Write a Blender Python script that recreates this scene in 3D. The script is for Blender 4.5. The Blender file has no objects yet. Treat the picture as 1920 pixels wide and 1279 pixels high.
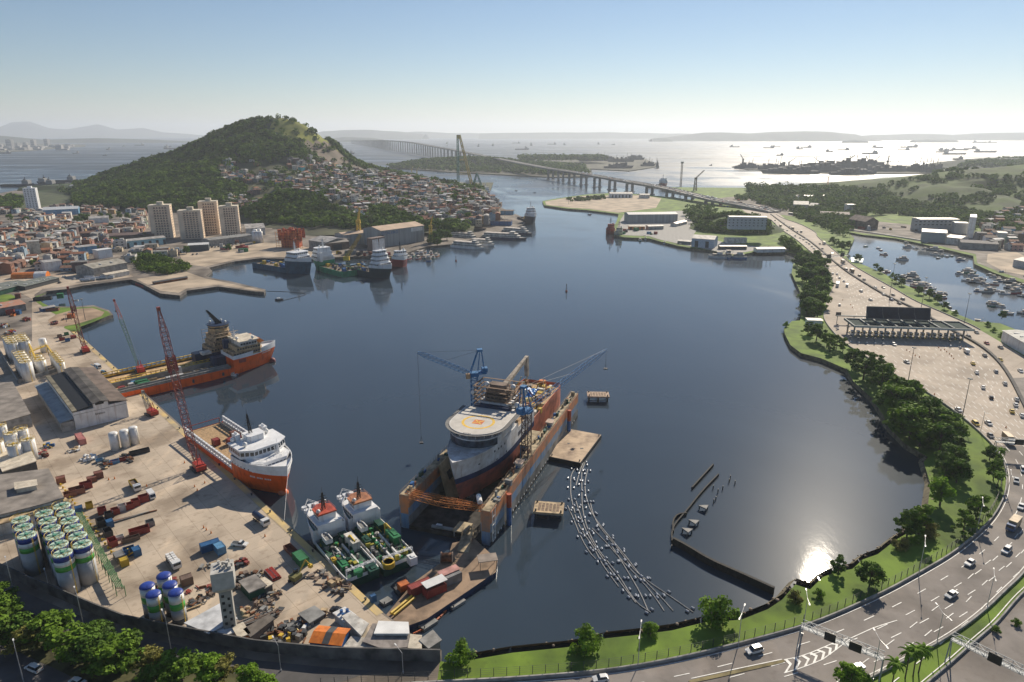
import bpy, math, random
import numpy as np
from mathutils import Vector, noise, geometry
S = bpy.context.scene
R = math.radians; PI = math.pi
random.seed(7)
# ---------------- camera, sky, sun, exposure ----------------
F = 1280.0; PITCH = math.atan((639.5 - 248.5) / F); CH = 130.0
cam = bpy.data.objects.new('camera', bpy.data.cameras.new('camera')); S.collection.objects.link(cam)
cam.data.sensor_width = 36; cam.data.lens = 36 * F / 1920
cam.data.clip_start = 1; cam.data.clip_end = 90000
cam.location = (0, 0, CH); cam.rotation_euler = (PI / 2 - PITCH, 0, 0)
S.camera = cam
SUN_AZ = R(27.4); SUN_EL = R(32.7)         # azimuth measured from +Y towards +X
w = bpy.data.worlds.new('World'); S.world = w; w.use_nodes = True
nt = w.node_tree; bg = nt.nodes['Background']
sky = nt.nodes.new('ShaderNodeTexSky'); sky.sky_type = 'NISHITA'; sky.sun_disc = False
sky.sun_elevation = SUN_EL; sky.sun_rotation = SUN_AZ; sky.altitude = 0
sky.air_density = 1.0; sky.dust_density = 0.0; sky.ozone_density = 5
hs = nt.nodes.new('ShaderNodeHueSaturation'); hs.inputs['Saturation'].default_value = 1.0; mt_ = nt.nodes.new('ShaderNodeMix'); mt_.data_type = 'RGBA'; mt_.blend_type = 'MULTIPLY'; mt_.inputs[0].default_value = 1; mt_.inputs[7].default_value = (1.03, .98, .955, 1)
nt.links.new(sky.outputs[0], hs.inputs['Color']); nt.links.new(hs.outputs[0], mt_.inputs[6]); nt.links.new(mt_.outputs[2], bg.inputs[0]); bg.inputs[1].default_value = 0.068
sl = bpy.data.lights.new('sun', 'SUN'); sl.energy = 5; sl.angle = R(0.53); sl.color = (1, .885, .72)
so = bpy.data.objects.new('sun', sl); S.collection.objects.link(so)
so.rotation_euler = Vector((-math.sin(SUN_AZ) * math.cos(SUN_EL), -math.cos(SUN_AZ) * math.cos(SUN_EL), -math.sin(SUN_EL))).to_track_quat('-Z', 'Y').to_euler()
S.view_settings.view_transform = 'Standard'; S.view_settings.look = 'None'
S.view_settings.exposure = 0.3; S.view_settings.gamma = 1
S.cycles.max_bounces = 6; S.cycles.diffuse_bounces = 2; S.cycles.glossy_bounces = 3
S.cycles.transmission_bounces = 3; S.cycles.volume_bounces = 1; S.cycles.transparent_max_bounces = 4
S.cycles.sample_clamp_indirect = 4; S.cycles.sample_clamp_direct = 0

# ---------------- where a point of the survey lies on the ground ----------------
cP, sP = math.cos(PITCH), math.sin(PITCH)
def ray(px, py):
    a = (px - 960) / F; b = (639.5 - py) / F
    return Vector((a, cP + b * sP, -sP + b * cP))
def G(px, py, z=2.5):
    d = ray(px, py); t = (z - CH) / d.z
    return Vector((d.x * t, d.y * t, z))
def Zat(px, py, y):            # height of the point seen at px,py when it stands at distance y
    d = ray(px, py); return CH + d.z * y / d.y
def top(base, py, z=2.5):      # height of something standing at base=(px,py) whose top is at row py
    g = G(base[0], base[1], z)
    b_y = g.y
    # solve along a vertical line
    B = (639.5 - py) / F
    # depth along the view axis = y*cP - (z-CH)*sP ; up = y*sP + (z-CH)*cP
    dz = (B * b_y * cP - b_y * sP) / (cP + B * sP)
    return CH + dz

# ---------------- materials ----------------
MT = {}
def M(name, col, rough=.7, metal=0., var=.25, scale=1.0, bump=0., col2=None, objcol=False, trans=0., detail=4, spec=.4, stretch=None, joint=0, streak=0, patch=0):
    if name in MT: return MT[name]
    m = bpy.data.materials.new(name); m.use_nodes = True; n = m.node_tree; N = n.nodes; L = n.links
    b = N['Principled BSDF']; b.inputs['Roughness'].default_value = rough; b.inputs['Metallic'].default_value = metal
    b.inputs['Specular IOR Level'].default_value = spec
    tc = N.new('ShaderNodeTexCoord'); src = tc.outputs['Object']
    if stretch:
        mp = N.new('ShaderNodeMapping'); mp.inputs['Scale'].default_value = stretch; L.new(src, mp.inputs[0]); src = mp.outputs[0]
    nz = N.new('ShaderNodeTexNoise'); nz.inputs['Scale'].default_value = scale; nz.inputs['Detail'].default_value = detail
    L.new(src, nz.inputs['Vector'])
    mx = N.new('ShaderNodeMix'); mx.data_type = 'RGBA'
    if objcol:
        oi = N.new('ShaderNodeObjectInfo')
        h = N.new('ShaderNodeMix'); h.data_type = 'RGBA'; h.blend_type = 'MULTIPLY'; h.inputs[0].default_value = 1
        L.new(oi.outputs['Color'], h.inputs[6]); h.inputs[7].default_value = (1 - var * 1.4,) * 3 + (1,)
        L.new(oi.outputs['Color'], mx.inputs[7]); L.new(h.outputs[2], mx.inputs[6])
    else:
        c2 = col2 or tuple(c * (1 - var * 1.4) for c in col)
        mx.inputs[6].default_value = (*c2, 1); mx.inputs[7].default_value = (*[min(1, c * (1 + var * .4)) for c in col], 1)
    rp = N.new('ShaderNodeMapRange'); rp.inputs[1].default_value = .32; rp.inputs[2].default_value = .62
    L.new(nz.outputs[0], rp.inputs[0]); L.new(rp.outputs[0], mx.inputs[0]); out = mx.outputs[2]
    def over(fac, c_, amt, lo, hi):
        nonlocal out
        r_ = N.new('ShaderNodeMapRange'); r_.inputs[1].default_value = lo; r_.inputs[2].default_value = hi; r_.inputs[4].default_value = amt; L.new(fac, r_.inputs[0])
        k_ = N.new('ShaderNodeMix'); k_.data_type = 'RGBA'; k_.blend_type = 'MULTIPLY'; L.new(r_.outputs[0], k_.inputs[0]); L.new(out, k_.inputs[6]); k_.inputs[7].default_value = (*c_, 1); out = k_.outputs[2]
    if joint:
        bt_ = N.new('ShaderNodeTexBrick'); bt_.inputs['Scale'].default_value = 1; bt_.inputs['Brick Width'].default_value = joint; bt_.inputs['Row Height'].default_value = joint; bt_.inputs['Mortar Size'].default_value = .09; bt_.offset = 0
        bt_.inputs['Color1'].default_value = (.0, .0, .0, 1); bt_.inputs['Color2'].default_value = (.25, .25, .25, 1); bt_.inputs['Mortar'].default_value = (1, 1, 1, 1)
        mp_ = N.new('ShaderNodeMapping'); mp_.inputs['Rotation'].default_value = (0, 0, R(-42)); L.new(tc.outputs['Object'], mp_.inputs[0]); L.new(mp_.outputs[0], bt_.inputs['Vector']); over(bt_.outputs[0], (.62, .6, .58), .75, 0, 1)
    for on, sc_, c_, amt, lo, hi, st_ in ((streak, 1, (.42, .26, .16), streak, .54, .70, (.9, .9, .07)), (patch, .045, (.58, .55, .52), patch, .50, .60, (1, 1, 1)), (patch, .35, (.66, .62, .6), patch, .56, .72, (1, 1, 1)), (patch, .12, (1.25, 1.22, 1.18), patch, .58, .66, (1, .35, 1))):
        if on:
            mp_ = N.new('ShaderNodeMapping'); mp_.inputs['Scale'].default_value = st_; mp_.inputs['Location'].default_value = (sc_ * 91, 7, 3); L.new(tc.outputs['Object'], mp_.inputs[0]); n2 = N.new('ShaderNodeTexNoise'); n2.inputs['Scale'].default_value = sc_; n2.inputs['Detail'].default_value = 7; L.new(mp_.outputs[0], n2.inputs[0]); over(n2.outputs[0], c_, on, lo, hi)
    L.new(out, b.inputs['Base Color'])
    if bump:
        bp = N.new('ShaderNodeBump'); bp.inputs['Strength'].default_value = bump; bp.inputs['Distance'].default_value = .3
        L.new(nz.outputs[0], bp.inputs['Height']); L.new(bp.outputs[0], b.inputs['Normal'])
    if trans:
        t = N.new('ShaderNodeBsdfTranslucent'); L.new(mx.outputs[2], t.inputs[0])
        ms = N.new('ShaderNodeMixShader'); ms.inputs[0].default_value = trans
        L.new(b.outputs[0], ms.inputs[1]); L.new(t.outputs[0], ms.inputs[2]); L.new(ms.outputs[0], N['Material Output'].inputs[0])
    MT[name] = m; return m
paint = lambda n, c, r=.45, v=.22: M(n, c, r, 0, v, .35, detail=6, streak=.45)
steel = M('steel', (.32, .33, .34), .5, .4)
white = paint('white_paint', (.74, .74, .72), .4, .12)
offwhite = paint('stained_white', (.62, .60, .55), .6, .3)
black = paint('black_paint', (.02, .022, .025), .5)
dark = M('dark_grey', (.06, .065, .07), .6)
grey = M('mid_grey', (.25, .25, .24), .7, 0, .3, .3)
rust = M('rust', (.20, .085, .04), .85, 0, .5, .5)
red = paint('red_paint', (.42, .045, .03)); redc = paint('dull_red', (.30, .06, .045))
orange = paint('orange_red_hull', (.85, .12, .01), .4, .1)
orange2 = paint('orange_paint', (.68, .20, .03)); yellow = paint('yellow_paint', (.62, .42, .05)); navy = paint('navy_paint', (.015, .035, .09))
blue = paint('blue_paint', (.03, .12, .32)); skyblue = paint('light_blue_paint', (.16, .36, .55))
green = paint('green_paint', (.02, .20, .09)); teal = paint('deck_green', (.12, .34, .24)); dgreen = paint('dark_green_paint', (.012, .07, .045))
glass = M('window_glass', (.02, .03, .04), .12, 0, .3, 3, spec=.8)
concrete = M('concrete', (.50, .415, .32), .85, 0, .15, .06, detail=8, joint=7, patch=.8)
conc2 = M('grey_concrete', (.33, .32, .30), .85, 0, .3, .4, detail=6)
wood = M('wood_deck', (.42, .28, .15), .8, 0, .3, 1.2); sand = M('sandy_ground', (.46, .37, .27), .9, 0, .3, .05, detail=8)
brown = M('brown_roof', (.20, .15, .12), .85, 0, .35, .25); tin = M('tin_roof', (.42, .40, .37), .55, .1, .35, .2, detail=6)
darkroof = M('weathered_black_roof', (.085, .078, .072), .8, 0, .5, .18, detail=8)
tan = M('tan_metal', (.46, .34, .20), .7, 0, .35, .5); cream = paint('cream_paint', (.64, .57, .45), .6)
tarp = paint('blue_tarpaulin', (.04, .22, .55)); silver = M('galvanised_steel', (.55, .56, .57), .4, .5)

# ---------------- mesh builder ----------------
class MB:
    def __init__(s): s.v = []; s.f = []; s.i = []; s.m = 0
    def face(s, pts, m=None):
        k = len(s.v); s.v += [tuple(p) for p in pts]; s.f.append(tuple(range(k, k + len(pts)))); s.i.append(s.m if m is None else m)
        return s
    def mesh(s, vs, fs, m=None):
        k = len(s.v); s.v += [tuple(p) for p in vs]; s.f += [tuple(k + j for j in f) for f in fs]
        s.i += [s.m if m is None else m] * len(fs); return s
    def box(s, x0, y0, z0, x1, y1, z1, m=None):
        v = [(x, y, z) for z in (z0, z1) for y in (y0, y1) for x in (x0, x1)]
        return s.mesh(v, [(0, 2, 3, 1), (4, 5, 7, 6), (0, 1, 5, 4), (2, 6, 7, 3), (0, 4, 6, 2), (1, 3, 7, 5)], m)
    def ob(s, cx, cy, z0, z1, l, w, a=0, m=None):
        c, n = math.cos(a), math.sin(a)
        v = [(cx + c * x - n * y, cy + n * x + c * y, z) for z in (z0, z1) for y in (-w / 2, w / 2) for x in (-l / 2, l / 2)]
        return s.mesh(v, [(0, 2, 3, 1), (4, 5, 7, 6), (0, 1, 5, 4), (2, 6, 7, 3), (0, 4, 6, 2), (1, 3, 7, 5)], m)
    def cyl(s, x, y, z0, z1, r0, r1=None, n=12, m=None):
        r1 = r0 if r1 is None else r1
        v = [(x + r * math.cos(2 * PI * j / n), y + r * math.sin(2 * PI * j / n), z) for z, r in ((z0, r0), (z1, r1)) for j in range(n)]
        return s.mesh(v, [(j, (j + 1) % n, n + (j + 1) % n, n + j) for j in range(n)] + [tuple(range(n - 1, -1, -1)), tuple(range(n, 2 * n))], m)
    def tube(s, p, q, r, n=4, m=None, r1=None):
        p, q = Vector(p), Vector(q); d = q - p
        if d.length < 1e-6: return s
        d.normalize(); a = d.orthogonal().normalized(); b = d.cross(a); r1 = r if r1 is None else r1
        v = [c + (a * math.cos(2 * PI * j / n) + b * math.sin(2 * PI * j / n)) * rr for c, rr in ((p, r), (q, r1)) for j in range(n)]
        return s.mesh(v, [(j, (j + 1) % n, n + (j + 1) % n, n + j) for j in range(n)] + [tuple(range(n - 1, -1, -1)), tuple(range(n, 2 * n))], m)
    def path(s, pts, r, n=5, m=None):
        for a, b in zip(pts[:-1], pts[1:]): s.tube(a, b, r, n, m)
        return s
    def prism(s, poly, z0, z1, m=None, mt=None):
        n = len(poly); P = [(p[0], p[1]) for p in poly]
        ar = sum(P[i][0] * P[(i + 1) % n][1] - P[(i + 1) % n][0] * P[i][1] for i in range(n))
        if ar < 0: P = P[::-1]
        for i in range(n):
            a, b = P[i], P[(i + 1) % n]
            s.face([(*a, z0), (*b, z0), (*b, z1), (*a, z1)], m)
        s.sheet(P, z1, m if mt is None else mt); return s
    def sheet(s, poly, z, m=None):
        P = [Vector((p[0], p[1], z)) for p in poly]
        t = geometry.tessellate_polygon([P]); k = len(s.v); s.v += [tuple(p) for p in P]
        for a, b, c in t:
            u = (P[b] - P[a]).cross(P[c] - P[a]).z
            s.f.append((k + a, k + b, k + c) if u > 0 else (k + a, k + c, k + b)); s.i.append(s.m if m is None else m)
        return s
    def ball(s, x, y, z, r, n=10, k=6, m=None, sz=1., z0=-1):
        v = []; f = []
        for i in range(k + 1):
            t = math.asin(z0) + (PI / 2 - math.asin(z0)) * i / k
            for j in range(n): v.append((x + r * math.cos(t) * math.cos(2 * PI * j / n), y + r * math.cos(t) * math.sin(2 * PI * j / n), z + r * math.sin(t) * sz))
        for i in range(k):
            for j in range(n): f.append((i * n + j, i * n + (j + 1) % n, (i + 1) * n + (j + 1) % n, (i + 1) * n + j))
        return s.mesh(v, f, m)
    def lattice(s, p, q, w0, w1, n=10, r=.12, m=None, wm=None):
        p, q = Vector(p), Vector(q); d = (q - p).normalized()
        a = d.cross(Vector((0, 0, 1)));  a = Vector((1, 0, 0)) if a.length < .05 else a.normalized()
        b = d.cross(a).normalized(); rings = []
        for i in range(n + 1):
            t = i / n; wd = w0 + (w1 - w0) * t
            if wm: wd = (w0 + (wm - w0) * min(1, t / .12)) if t < .12 else (wm if t < .85 else wm + (w1 - wm) * (t - .85) / .15)
            c = p.lerp(q, t); rings.append([c + a * x * wd / 2 + b * y * wd / 2 for x, y in ((-1, -1), (1, -1), (1, 1), (-1, 1))])
        for i in range(n):
            for j in range(4):
                s.tube(rings[i][j], rings[i + 1][j], r, 4, m)
                k = (j + 1) % 4
                s.tube(rings[i][j if i % 2 else k], rings[i + 1][k if i % 2 else j], r * .6, 3, m)
            if i: [s.tube(rings[i][j], rings[i][(j + 1) % 4], r * .6, 3, m) for j in range(4)]
        return s
    def gable(s, l, w, z0, z1, over=.4, m=None, th=.15):     # pitched roof, ridge along x
        L_, W_ = l / 2 + over, w / 2 + over; k = len(s.v)
        for dz in (0, th):
            s.v += [(-L_, -W_, z0 + dz), (L_, -W_, z0 + dz), (-L_, 0, z1 + dz), (L_, 0, z1 + dz), (-L_, W_, z0 + dz), (L_, W_, z0 + dz)]
        fs = [(6, 7, 9, 8), (8, 9, 11, 10), (0, 2, 3, 1), (2, 4, 5, 3), (0, 1, 7, 6), (4, 10, 11, 5), (0, 6, 8, 2), (2, 8, 10, 4), (1, 3, 9, 7), (3, 5, 11, 9)]
        s.f += [tuple(k + j for j in f) for f in fs]; s.i += [s.m if m is None else m] * len(fs); return s
    def gwall(s, l, w, h, hr, m=None):                        # walls with gable ends, ridge along x
        L_, W_ = l / 2, w / 2
        s.face([(-L_, -W_, 0), (L_, -W_, 0), (L_, -W_, h), (-L_, -W_, h)], m); s.face([(L_, W_, 0), (-L_, W_, 0), (-L_, W_, h), (L_, W_, h)], m)
        s.face([(L_, -W_, 0), (L_, W_, 0), (L_, W_, h), (L_, 0, hr), (L_, -W_, h)], m); s.face([(-L_, W_, 0), (-L_, -W_, 0), (-L_, -W_, h), (-L_, 0, hr), (-L_, W_, h)], m)
        return s
    def build(s, name, mats, parent=None, smooth=False, **kw):
        me = bpy.data.meshes.new(name); me.from_pydata(s.v, [], s.f)
        mats = mats if isinstance(mats, (list, tuple)) else [mats]
        for m in mats: me.materials.append(m)
        if len(mats) > 1: me.polygons.foreach_set('material_index', s.i)
        if smooth: me.polygons.foreach_set('use_smooth', [True] * len(s.f))
        o = bpy.data.objects.new(name, me); S.collection.objects.link(o); o.parent = parent
        for k, v in kw.items(): o[k] = v
        return o
PEND = []
def tag(o, label, cat, group=None, near=None):
    o['label'] = label; o['category'] = cat
    if group: o['group'] = group
    if near: PEND.append((o, near))       # near=(words, point): used to tell look-alikes apart by their place
    return o
def T(name, label, cat, loc=(0, 0, 0), rz=0, group=None, near=None):
    o = bpy.data.objects.new(name, None); S.collection.objects.link(o); o.empty_display_size = .5
    o.location = loc; o.rotation_euler = (0, 0, rz); return tag(o, label, cat, group, near)
def kids(o): return list(o.children)
def dup(root, loc, rz=0, label=None, near=None, sc=1., col=None, cat=None, group=None):
    r = root.copy(); S.collection.objects.link(r); r.location = loc; r.rotation_euler = (0, 0, rz); r.scale = (sc,) * 3 if not isinstance(sc, tuple) else sc
    if label: r['label'] = label
    if cat: r['category'] = cat
    if group: r['group'] = group
    if near: PEND.append((r, near))
    if col: r.color = (*col, 1)
    def rec(src, dst):
        for ch in src.children:
            c = ch.copy(); S.collection.objects.link(c); c.parent = dst
            if col: c.color = (*col, 1)
            rec(ch, c)
    rec(root, r); return r
def drop(root):
    for c in list(root.children): drop(c)
    bpy.data.objects.remove(root)
def struct(o): o['kind'] = 'structure'; return o
def stuff(o, label, cat):
    o['kind'] = 'stuff'; o['label'] = label; o['category'] = cat; return o
def brg(p, q): return math.atan2(q[1] - p[1], q[0] - p[0])
def inpoly(x, y, P):
    c = False; n = len(P); j = n - 1
    for i in range(n):
        if (P[i][1] > y) != (P[j][1] > y) and x < (P[j][0] - P[i][0]) * (y - P[i][1]) / (P[j][1] - P[i][1]) + P[i][0]: c = not c
        j = i
    return c
def project(x, y, z):
    d = y * cP - (z - CH) * sP; u = y * sP + (z - CH) * cP
    return 960 + F * x / d, 639.5 - F * u / d
def interp(x, X, Y): return float(np.interp(x, X, Y))
# ================= WATER, HAZE, SKY LIMIT =================
def water_mat():
    m = bpy.data.materials.new('bay_water'); m.use_nodes = True; N = m.node_tree.nodes; L = m.node_tree.links
    b = N['Principled BSDF']; b.inputs['IOR'].default_value = 1.45
    tc = N.new('ShaderNodeTexCoord'); sx = N.new('ShaderNodeSeparateXYZ'); L.new(tc.outputs['Object'], sx.inputs[0])
    far = N.new('ShaderNodeMapRange'); far.inputs[1].default_value = 900; far.inputs[2].default_value = 3200; L.new(sx.outputs[1], far.inputs[0])
    pt = N.new('ShaderNodeTexNoise'); pt.inputs['Scale'].default_value = .006; pt.inputs['Detail'].default_value = 5; pt.inputs['Distortion'].default_value = 1.2
    mp0 = N.new('ShaderNodeMapping'); mp0.inputs['Scale'].default_value = (1, .45, 1); L.new(tc.outputs['Object'], mp0.inputs[0]); L.new(mp0.outputs[0], pt.inputs[0])
    r1 = N.new('ShaderNodeMapRange'); r1.inputs[1].default_value = .38; r1.inputs[2].default_value = .62; r1.inputs[3].default_value = .024; r1.inputs[4].default_value = .042; L.new(pt.outputs[0], r1.inputs[0])
    mm = N.new('ShaderNodeMix'); L.new(far.outputs[0], mm.inputs[0]); L.new(r1.outputs[0], mm.inputs[2]); mm.inputs[3].default_value = .33; L.new(mm.outputs[0], b.inputs['Roughness'])
    nr = N.new('ShaderNodeMapRange'); nr.inputs[1].default_value = 230; nr.inputs[2].default_value = 520; L.new(sx.outputs[1], nr.inputs[0])
    r2 = N.new('ShaderNodeMapRange'); r2.inputs[1].default_value = .44; r2.inputs[2].default_value = .56; r2.inputs[4].default_value = .13; L.new(pt.outputs[0], r2.inputs[0])
    mu = N.new('ShaderNodeMath'); mu.operation = 'MULTIPLY'; L.new(nr.outputs[0], mu.inputs[0]); L.new(r2.outputs[0], mu.inputs[1])
    a2_ = N.new('ShaderNodeMath'); L.new(mm.outputs[0], a2_.inputs[0]); L.new(mu.outputs[0], a2_.inputs[1]); ps = N.new('ShaderNodeMapping'); ps.inputs['Scale'].default_value = (.0009, .007, 1); L.new(tc.outputs['Object'], ps.inputs[0]); n4 = N.new('ShaderNodeTexNoise'); n4.inputs['Scale'].default_value = 1; n4.inputs['Detail'].default_value = 6; L.new(ps.outputs[0], n4.inputs[0])
    r4 = N.new('ShaderNodeMapRange'); r4.inputs[1].default_value = .42; r4.inputs[2].default_value = .58; r4.inputs[3].default_value = -.02; r4.inputs[4].default_value = .3; L.new(n4.outputs[0], r4.inputs[0]); m4 = N.new('ShaderNodeMath'); m4.operation = 'MULTIPLY_ADD'; L.new(r4.outputs[0], m4.inputs[0]); L.new(far.outputs[0], m4.inputs[1]); L.new(a2_.outputs[0], m4.inputs[2]); L.new(m4.outputs[0], b.inputs['Roughness'])
    cm = N.new('ShaderNodeMix'); cm.data_type = 'RGBA'; cm.inputs[6].default_value = (.013, .019, .026, 1); cm.inputs[7].default_value = (.055, .082, .112, 1); L.new(pt.outputs[0], cm.inputs[0]); L.new(cm.outputs[2], b.inputs['Base Color'])
    n1 = N.new('ShaderNodeTexNoise'); n1.inputs['Scale'].default_value = .28; n1.inputs['Detail'].default_value = 5; n1.inputs['Roughness'].default_value = .6
    mp = N.new('ShaderNodeMapping'); mp.inputs['Rotation'].default_value = (0, 0, R(25)); mp.inputs['Scale'].default_value = (1, .5, 1); L.new(tc.outputs['Object'], mp.inputs[0]); L.new(mp.outputs[0], n1.inputs[0])
    n2 = N.new('ShaderNodeTexNoise'); n2.inputs['Scale'].default_value = .02; n2.inputs['Detail'].default_value = 4; L.new(mp.outputs[0], n2.inputs[0])
    ad = N.new('ShaderNodeMath'); ad.operation = 'MULTIPLY_ADD'; L.new(n2.outputs[0], ad.inputs[0]); ad.inputs[1].default_value = 3.5; L.new(n1.outputs[0], ad.inputs[2])
    st = N.new('ShaderNodeMapRange'); st.inputs[1].default_value = .35; st.inputs[2].default_value = .7; st.inputs[3].default_value = .035; st.inputs[4].default_value = .08; L.new(pt.outputs[0], st.inputs[0])
    bp = N.new('ShaderNodeBump'); bp.inputs['Distance'].default_value = .45; sn = N.new('ShaderNodeMath'); sn.operation = 'MULTIPLY_ADD'; L.new(nr.outputs[0], sn.inputs[0]); sn.inputs[1].default_value = .06; L.new(st.outputs[0], sn.inputs[2]); L.new(sn.outputs[0], bp.inputs['Strength']); L.new(ad.outputs[0], bp.inputs['Height']); L.new(bp.outputs[0], b.inputs['Normal'])
    b2 = N.new('ShaderNodeBsdfPrincipled'); b2.inputs['IOR'].default_value = 1.5; b2.inputs['Roughness'].default_value = .3; L.new(cm.outputs[2], b2.inputs['Base Color'])
    ms = N.new('ShaderNodeMixShader'); ms.inputs[0].default_value = .04; L.new(b.outputs[0], ms.inputs[1]); L.new(b2.outputs[0], ms.inputs[2]); L.new(ms.outputs[0], N['Material Output'].inputs[0])
    return m
W = 38000
struct(MB().face([(-W, -3000, 0), (W, -3000, 0), (W, W, 0), (-W, W, 0)]).build('water', water_mat()))
HZ = bpy.data.materials.new('haze_air'); HZ.use_nodes = True
_n = HZ.node_tree.nodes; _n.remove(_n['Principled BSDF']); _v = _n.new('ShaderNodeVolumePrincipled')
_v.inputs['Color'].default_value = (.84, .91, 1, 1); _v.inputs['Density'].default_value = 6.8e-5; _v.inputs['Anisotropy'].default_value = .35
HZ.node_tree.links.new(_v.outputs[0], _n['Material Output'].inputs['Volume'])
hz = MB().box(-W - 500, -3500, -6, W + 500, W + 500, 540).build('haze', HZ)
stuff(hz, 'pale haze lying over the bay and fading the far shore', 'haze')

# ================= GROUND =================
def GP(pts, z=2.5): return [G(x, y, z) for x, y in pts]
def smooth(P, k=2, closed=False):
    for _ in range(k):
        Q = [P[0]]
        for a, b in zip(P[:-1], P[1:]): Q += [a.lerp(b, .25), a.lerp(b, .75)]
        P = Q + [P[-1]]
    return P
COAST_L = [(825,1240),(828,1219),(790,1200),(768,1186),(757,1177),(719,1149),(559,1001),(320,780),(140,620),(150,610),(175,602),(212,590),(205,582),(175,572),(140,575),(92,574),(75,565),(70,554),(87,546),(125,542),(160,535),(245,524),(262,530),(300,550),(337,554),(350,545),(410,537),(480,547),(495,548),(498,543),(430,527),(410,524),(385,518),(398,508),(392,502),(440,490),(490,484),(560,486),(640,482),(700,480),(745,480),(775,470),(800,462),(850,458),(900,445),(960,430),(985,418),(975,405),(930,385),(915,372),(905,360),(880,354),(868,347),(760,334),(750,330),(690,325),(600,335),(400,336),(200,337),(150,343),(100,350),(60,352),(0,362),(-300,382),(-1200,420)]
gl = GP(COAST_L)[::1] + [Vector((-1500, 300, 0)), Vector((-700, -60, 0)), Vector((-19, -60, 0))]
gm_town = M('town_ground', (.22, .19, .16), .9, 0, .45, .05, detail=10, patch=.7)
wallc = M('quay_wall', (.12, .11, .10), .9, 0, .4, .4)
struct(MB().prism(gl, -2.5, 2.5, 1, 0).build('ground', [gm_town, wallc]))
COAST_R = [(825,1240),(848,1242),(880,1238),(960,1224),(1060,1214),(1100,1208),(1135,1197),(1200,1190),(1260,1182),(1320,1167),(1390,1162),(1440,1142),(1467,1124),(1491,1096),(1519,1105),(1543,1082),(1570,1072),(1598,1067),(1618,1049),(1646,1039),(1680,1012),(1701,1000),(1725,975),(1739,953),(1745,909),(1732,867),(1740,857),(1697,832),(1665,800),(1657,780),(1635,747),(1600,715),(1587,692),(1540,672),(1502,662),(1482,647),(1471,625),(1470,615),(1485,602),(1500,601),(1502,585),(1502,562),(1500,547),(1484,512),(1487,495),(1500,487),(1502,480),(1475,472),(1417,472),(1375,480),(1337,470),(1295,465),(1272,461),(1235,452),(1217,447),(1170,445),(1152,440),(1150,425),(1156,415),(1160,402),(1150,400),(1100,394),(1062,391),(1020,385),(1017,377),(1045,372),(1095,365),(1142,362),(1200,364),(1250,369),(1300,375),(1310,368),(1240,356),(1260,351),(1350,352),(1450,352),(1550,354),(1640,362),(1700,356),(1900,340),(2300,335)]
LAG = [(2300,560),(1960,545),(1865,512),(1827,495),(1825,480),(1727,457),(1680,447),(1615,440),(1590,435),(1602,447),(1587,480),(1592,487),(1620,497),(1655,512),(1690,531),(1747,556),(1765,571),(1790,587),(1830,603),(1875,606),(1960,640),(2300,780)]
gr = GP(COAST_R) + GP(LAG) + [Vector((420, 150, 0)), Vector((420, -60, 0)), Vector((-19, -60, 0))]
gm_grass = M('grass', (.13, .21, .018), .9, 0, .45, .07, col2=(.06, .11, .012), detail=12, bump=.3, patch=.5)
struct(MB().prism(gr, -2.5, 2.5, 1, 0).build('ground', [gm_grass, M('earth_bank', (.17,.145,.09), .95, 0, .5, .4)]))
# overlays
def lay(name, pts, z, mat): return struct(MB().sheet(GP(pts, z), z).build(name, mat))
lay('yard_paving', [(-80,640),(60,640),(60,560),(30,545),(0,545),(0,515),(150,512),(240,512),(250,519),(160,531),(120,538),(80,542),(64,553),(70,568),(95,580),(135,625),(320,786),(556,1004),(713,1149),(752,1178),(815,1222),(820,1236),(600,1231),(480,1219),(350,1194),(237,1171),(117,1121),(0,1070),(-80,1040)], 2.55, concrete)
lay('quay_paving', [(335,475),(400,460),(500,455),(560,460),(600,470),(640,478),(560,483),(490,481),(440,487),(385,500),(345,495)], 2.55, sand)
lay('pier_paving', [(256,523),(350,510),(385,522),(410,527),(495,545),(480,545),(410,534),(350,541),(335,549),(300,545),(268,530)], 2.55, sand)
lay('grass_spit', [(150,622),(152,612),(175,604),(208,590),(202,584),(175,575),(140,577),(95,576),(78,567),(73,556),(88,549),(80,551),(66,556),(68,566),(90,582),(125,600),(120,615),(135,622)], 2.60, gm_grass)
lay('bare_earth', [(95,612),(120,612),(150,606),(190,593),(196,585),(172,577),(140,580),(105,590),(90,600)], 2.64, M('bare_earth', (.38,.27,.18), .9, 0, .3, .08))
lay('grass_verge', [(-20,553),(20,552),(34,558),(10,566),(-20,566)], 2.60, gm_grass)
lay('quay_sand', [(1024,384),(1022,378),(1050,373),(1100,367),(1200,366),(1240,372),(1230,390),(1158,399),(1105,392),(1062,389)], 2.60, sand)
lay('harbour_paving', [(1156,438),(1160,418),(1170,402),(1280,395),(1330,402),(1300,440),(1360,455),(1420,462),(1480,462),(1478,470),(1417,469),(1375,477),(1300,463),(1236,449),(1218,443),(1172,441)], 2.60, conc2)
lay('harbour_paving', [(1340,372),(1420,365),(1520,372),(1600,398),(1575,412),(1480,405),(1430,398)], 2.60, gm_town)
lay('boatyard_ground', [(1592,432),(1640,415),(1800,430),(1960,470),(2100,520),(2100,550),(1960,538),(1870,508),(1832,493),(1830,477),(1727,453),(1680,444),(1615,437)], 2.60, gm_town)
lay('sandy_lot', [(1852,476),(1905,472),(1960,500),(1940,520),(1880,508),(1850,492)], 2.66, sand)
lay('rocky_shore', [(-20,372),(60,360),(120,352),(170,350),(160,372),(60,392),(-20,400)], 2.56, M('shore_scrub', (.07,.09,.035), .9, 0, .5, .05))
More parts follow.
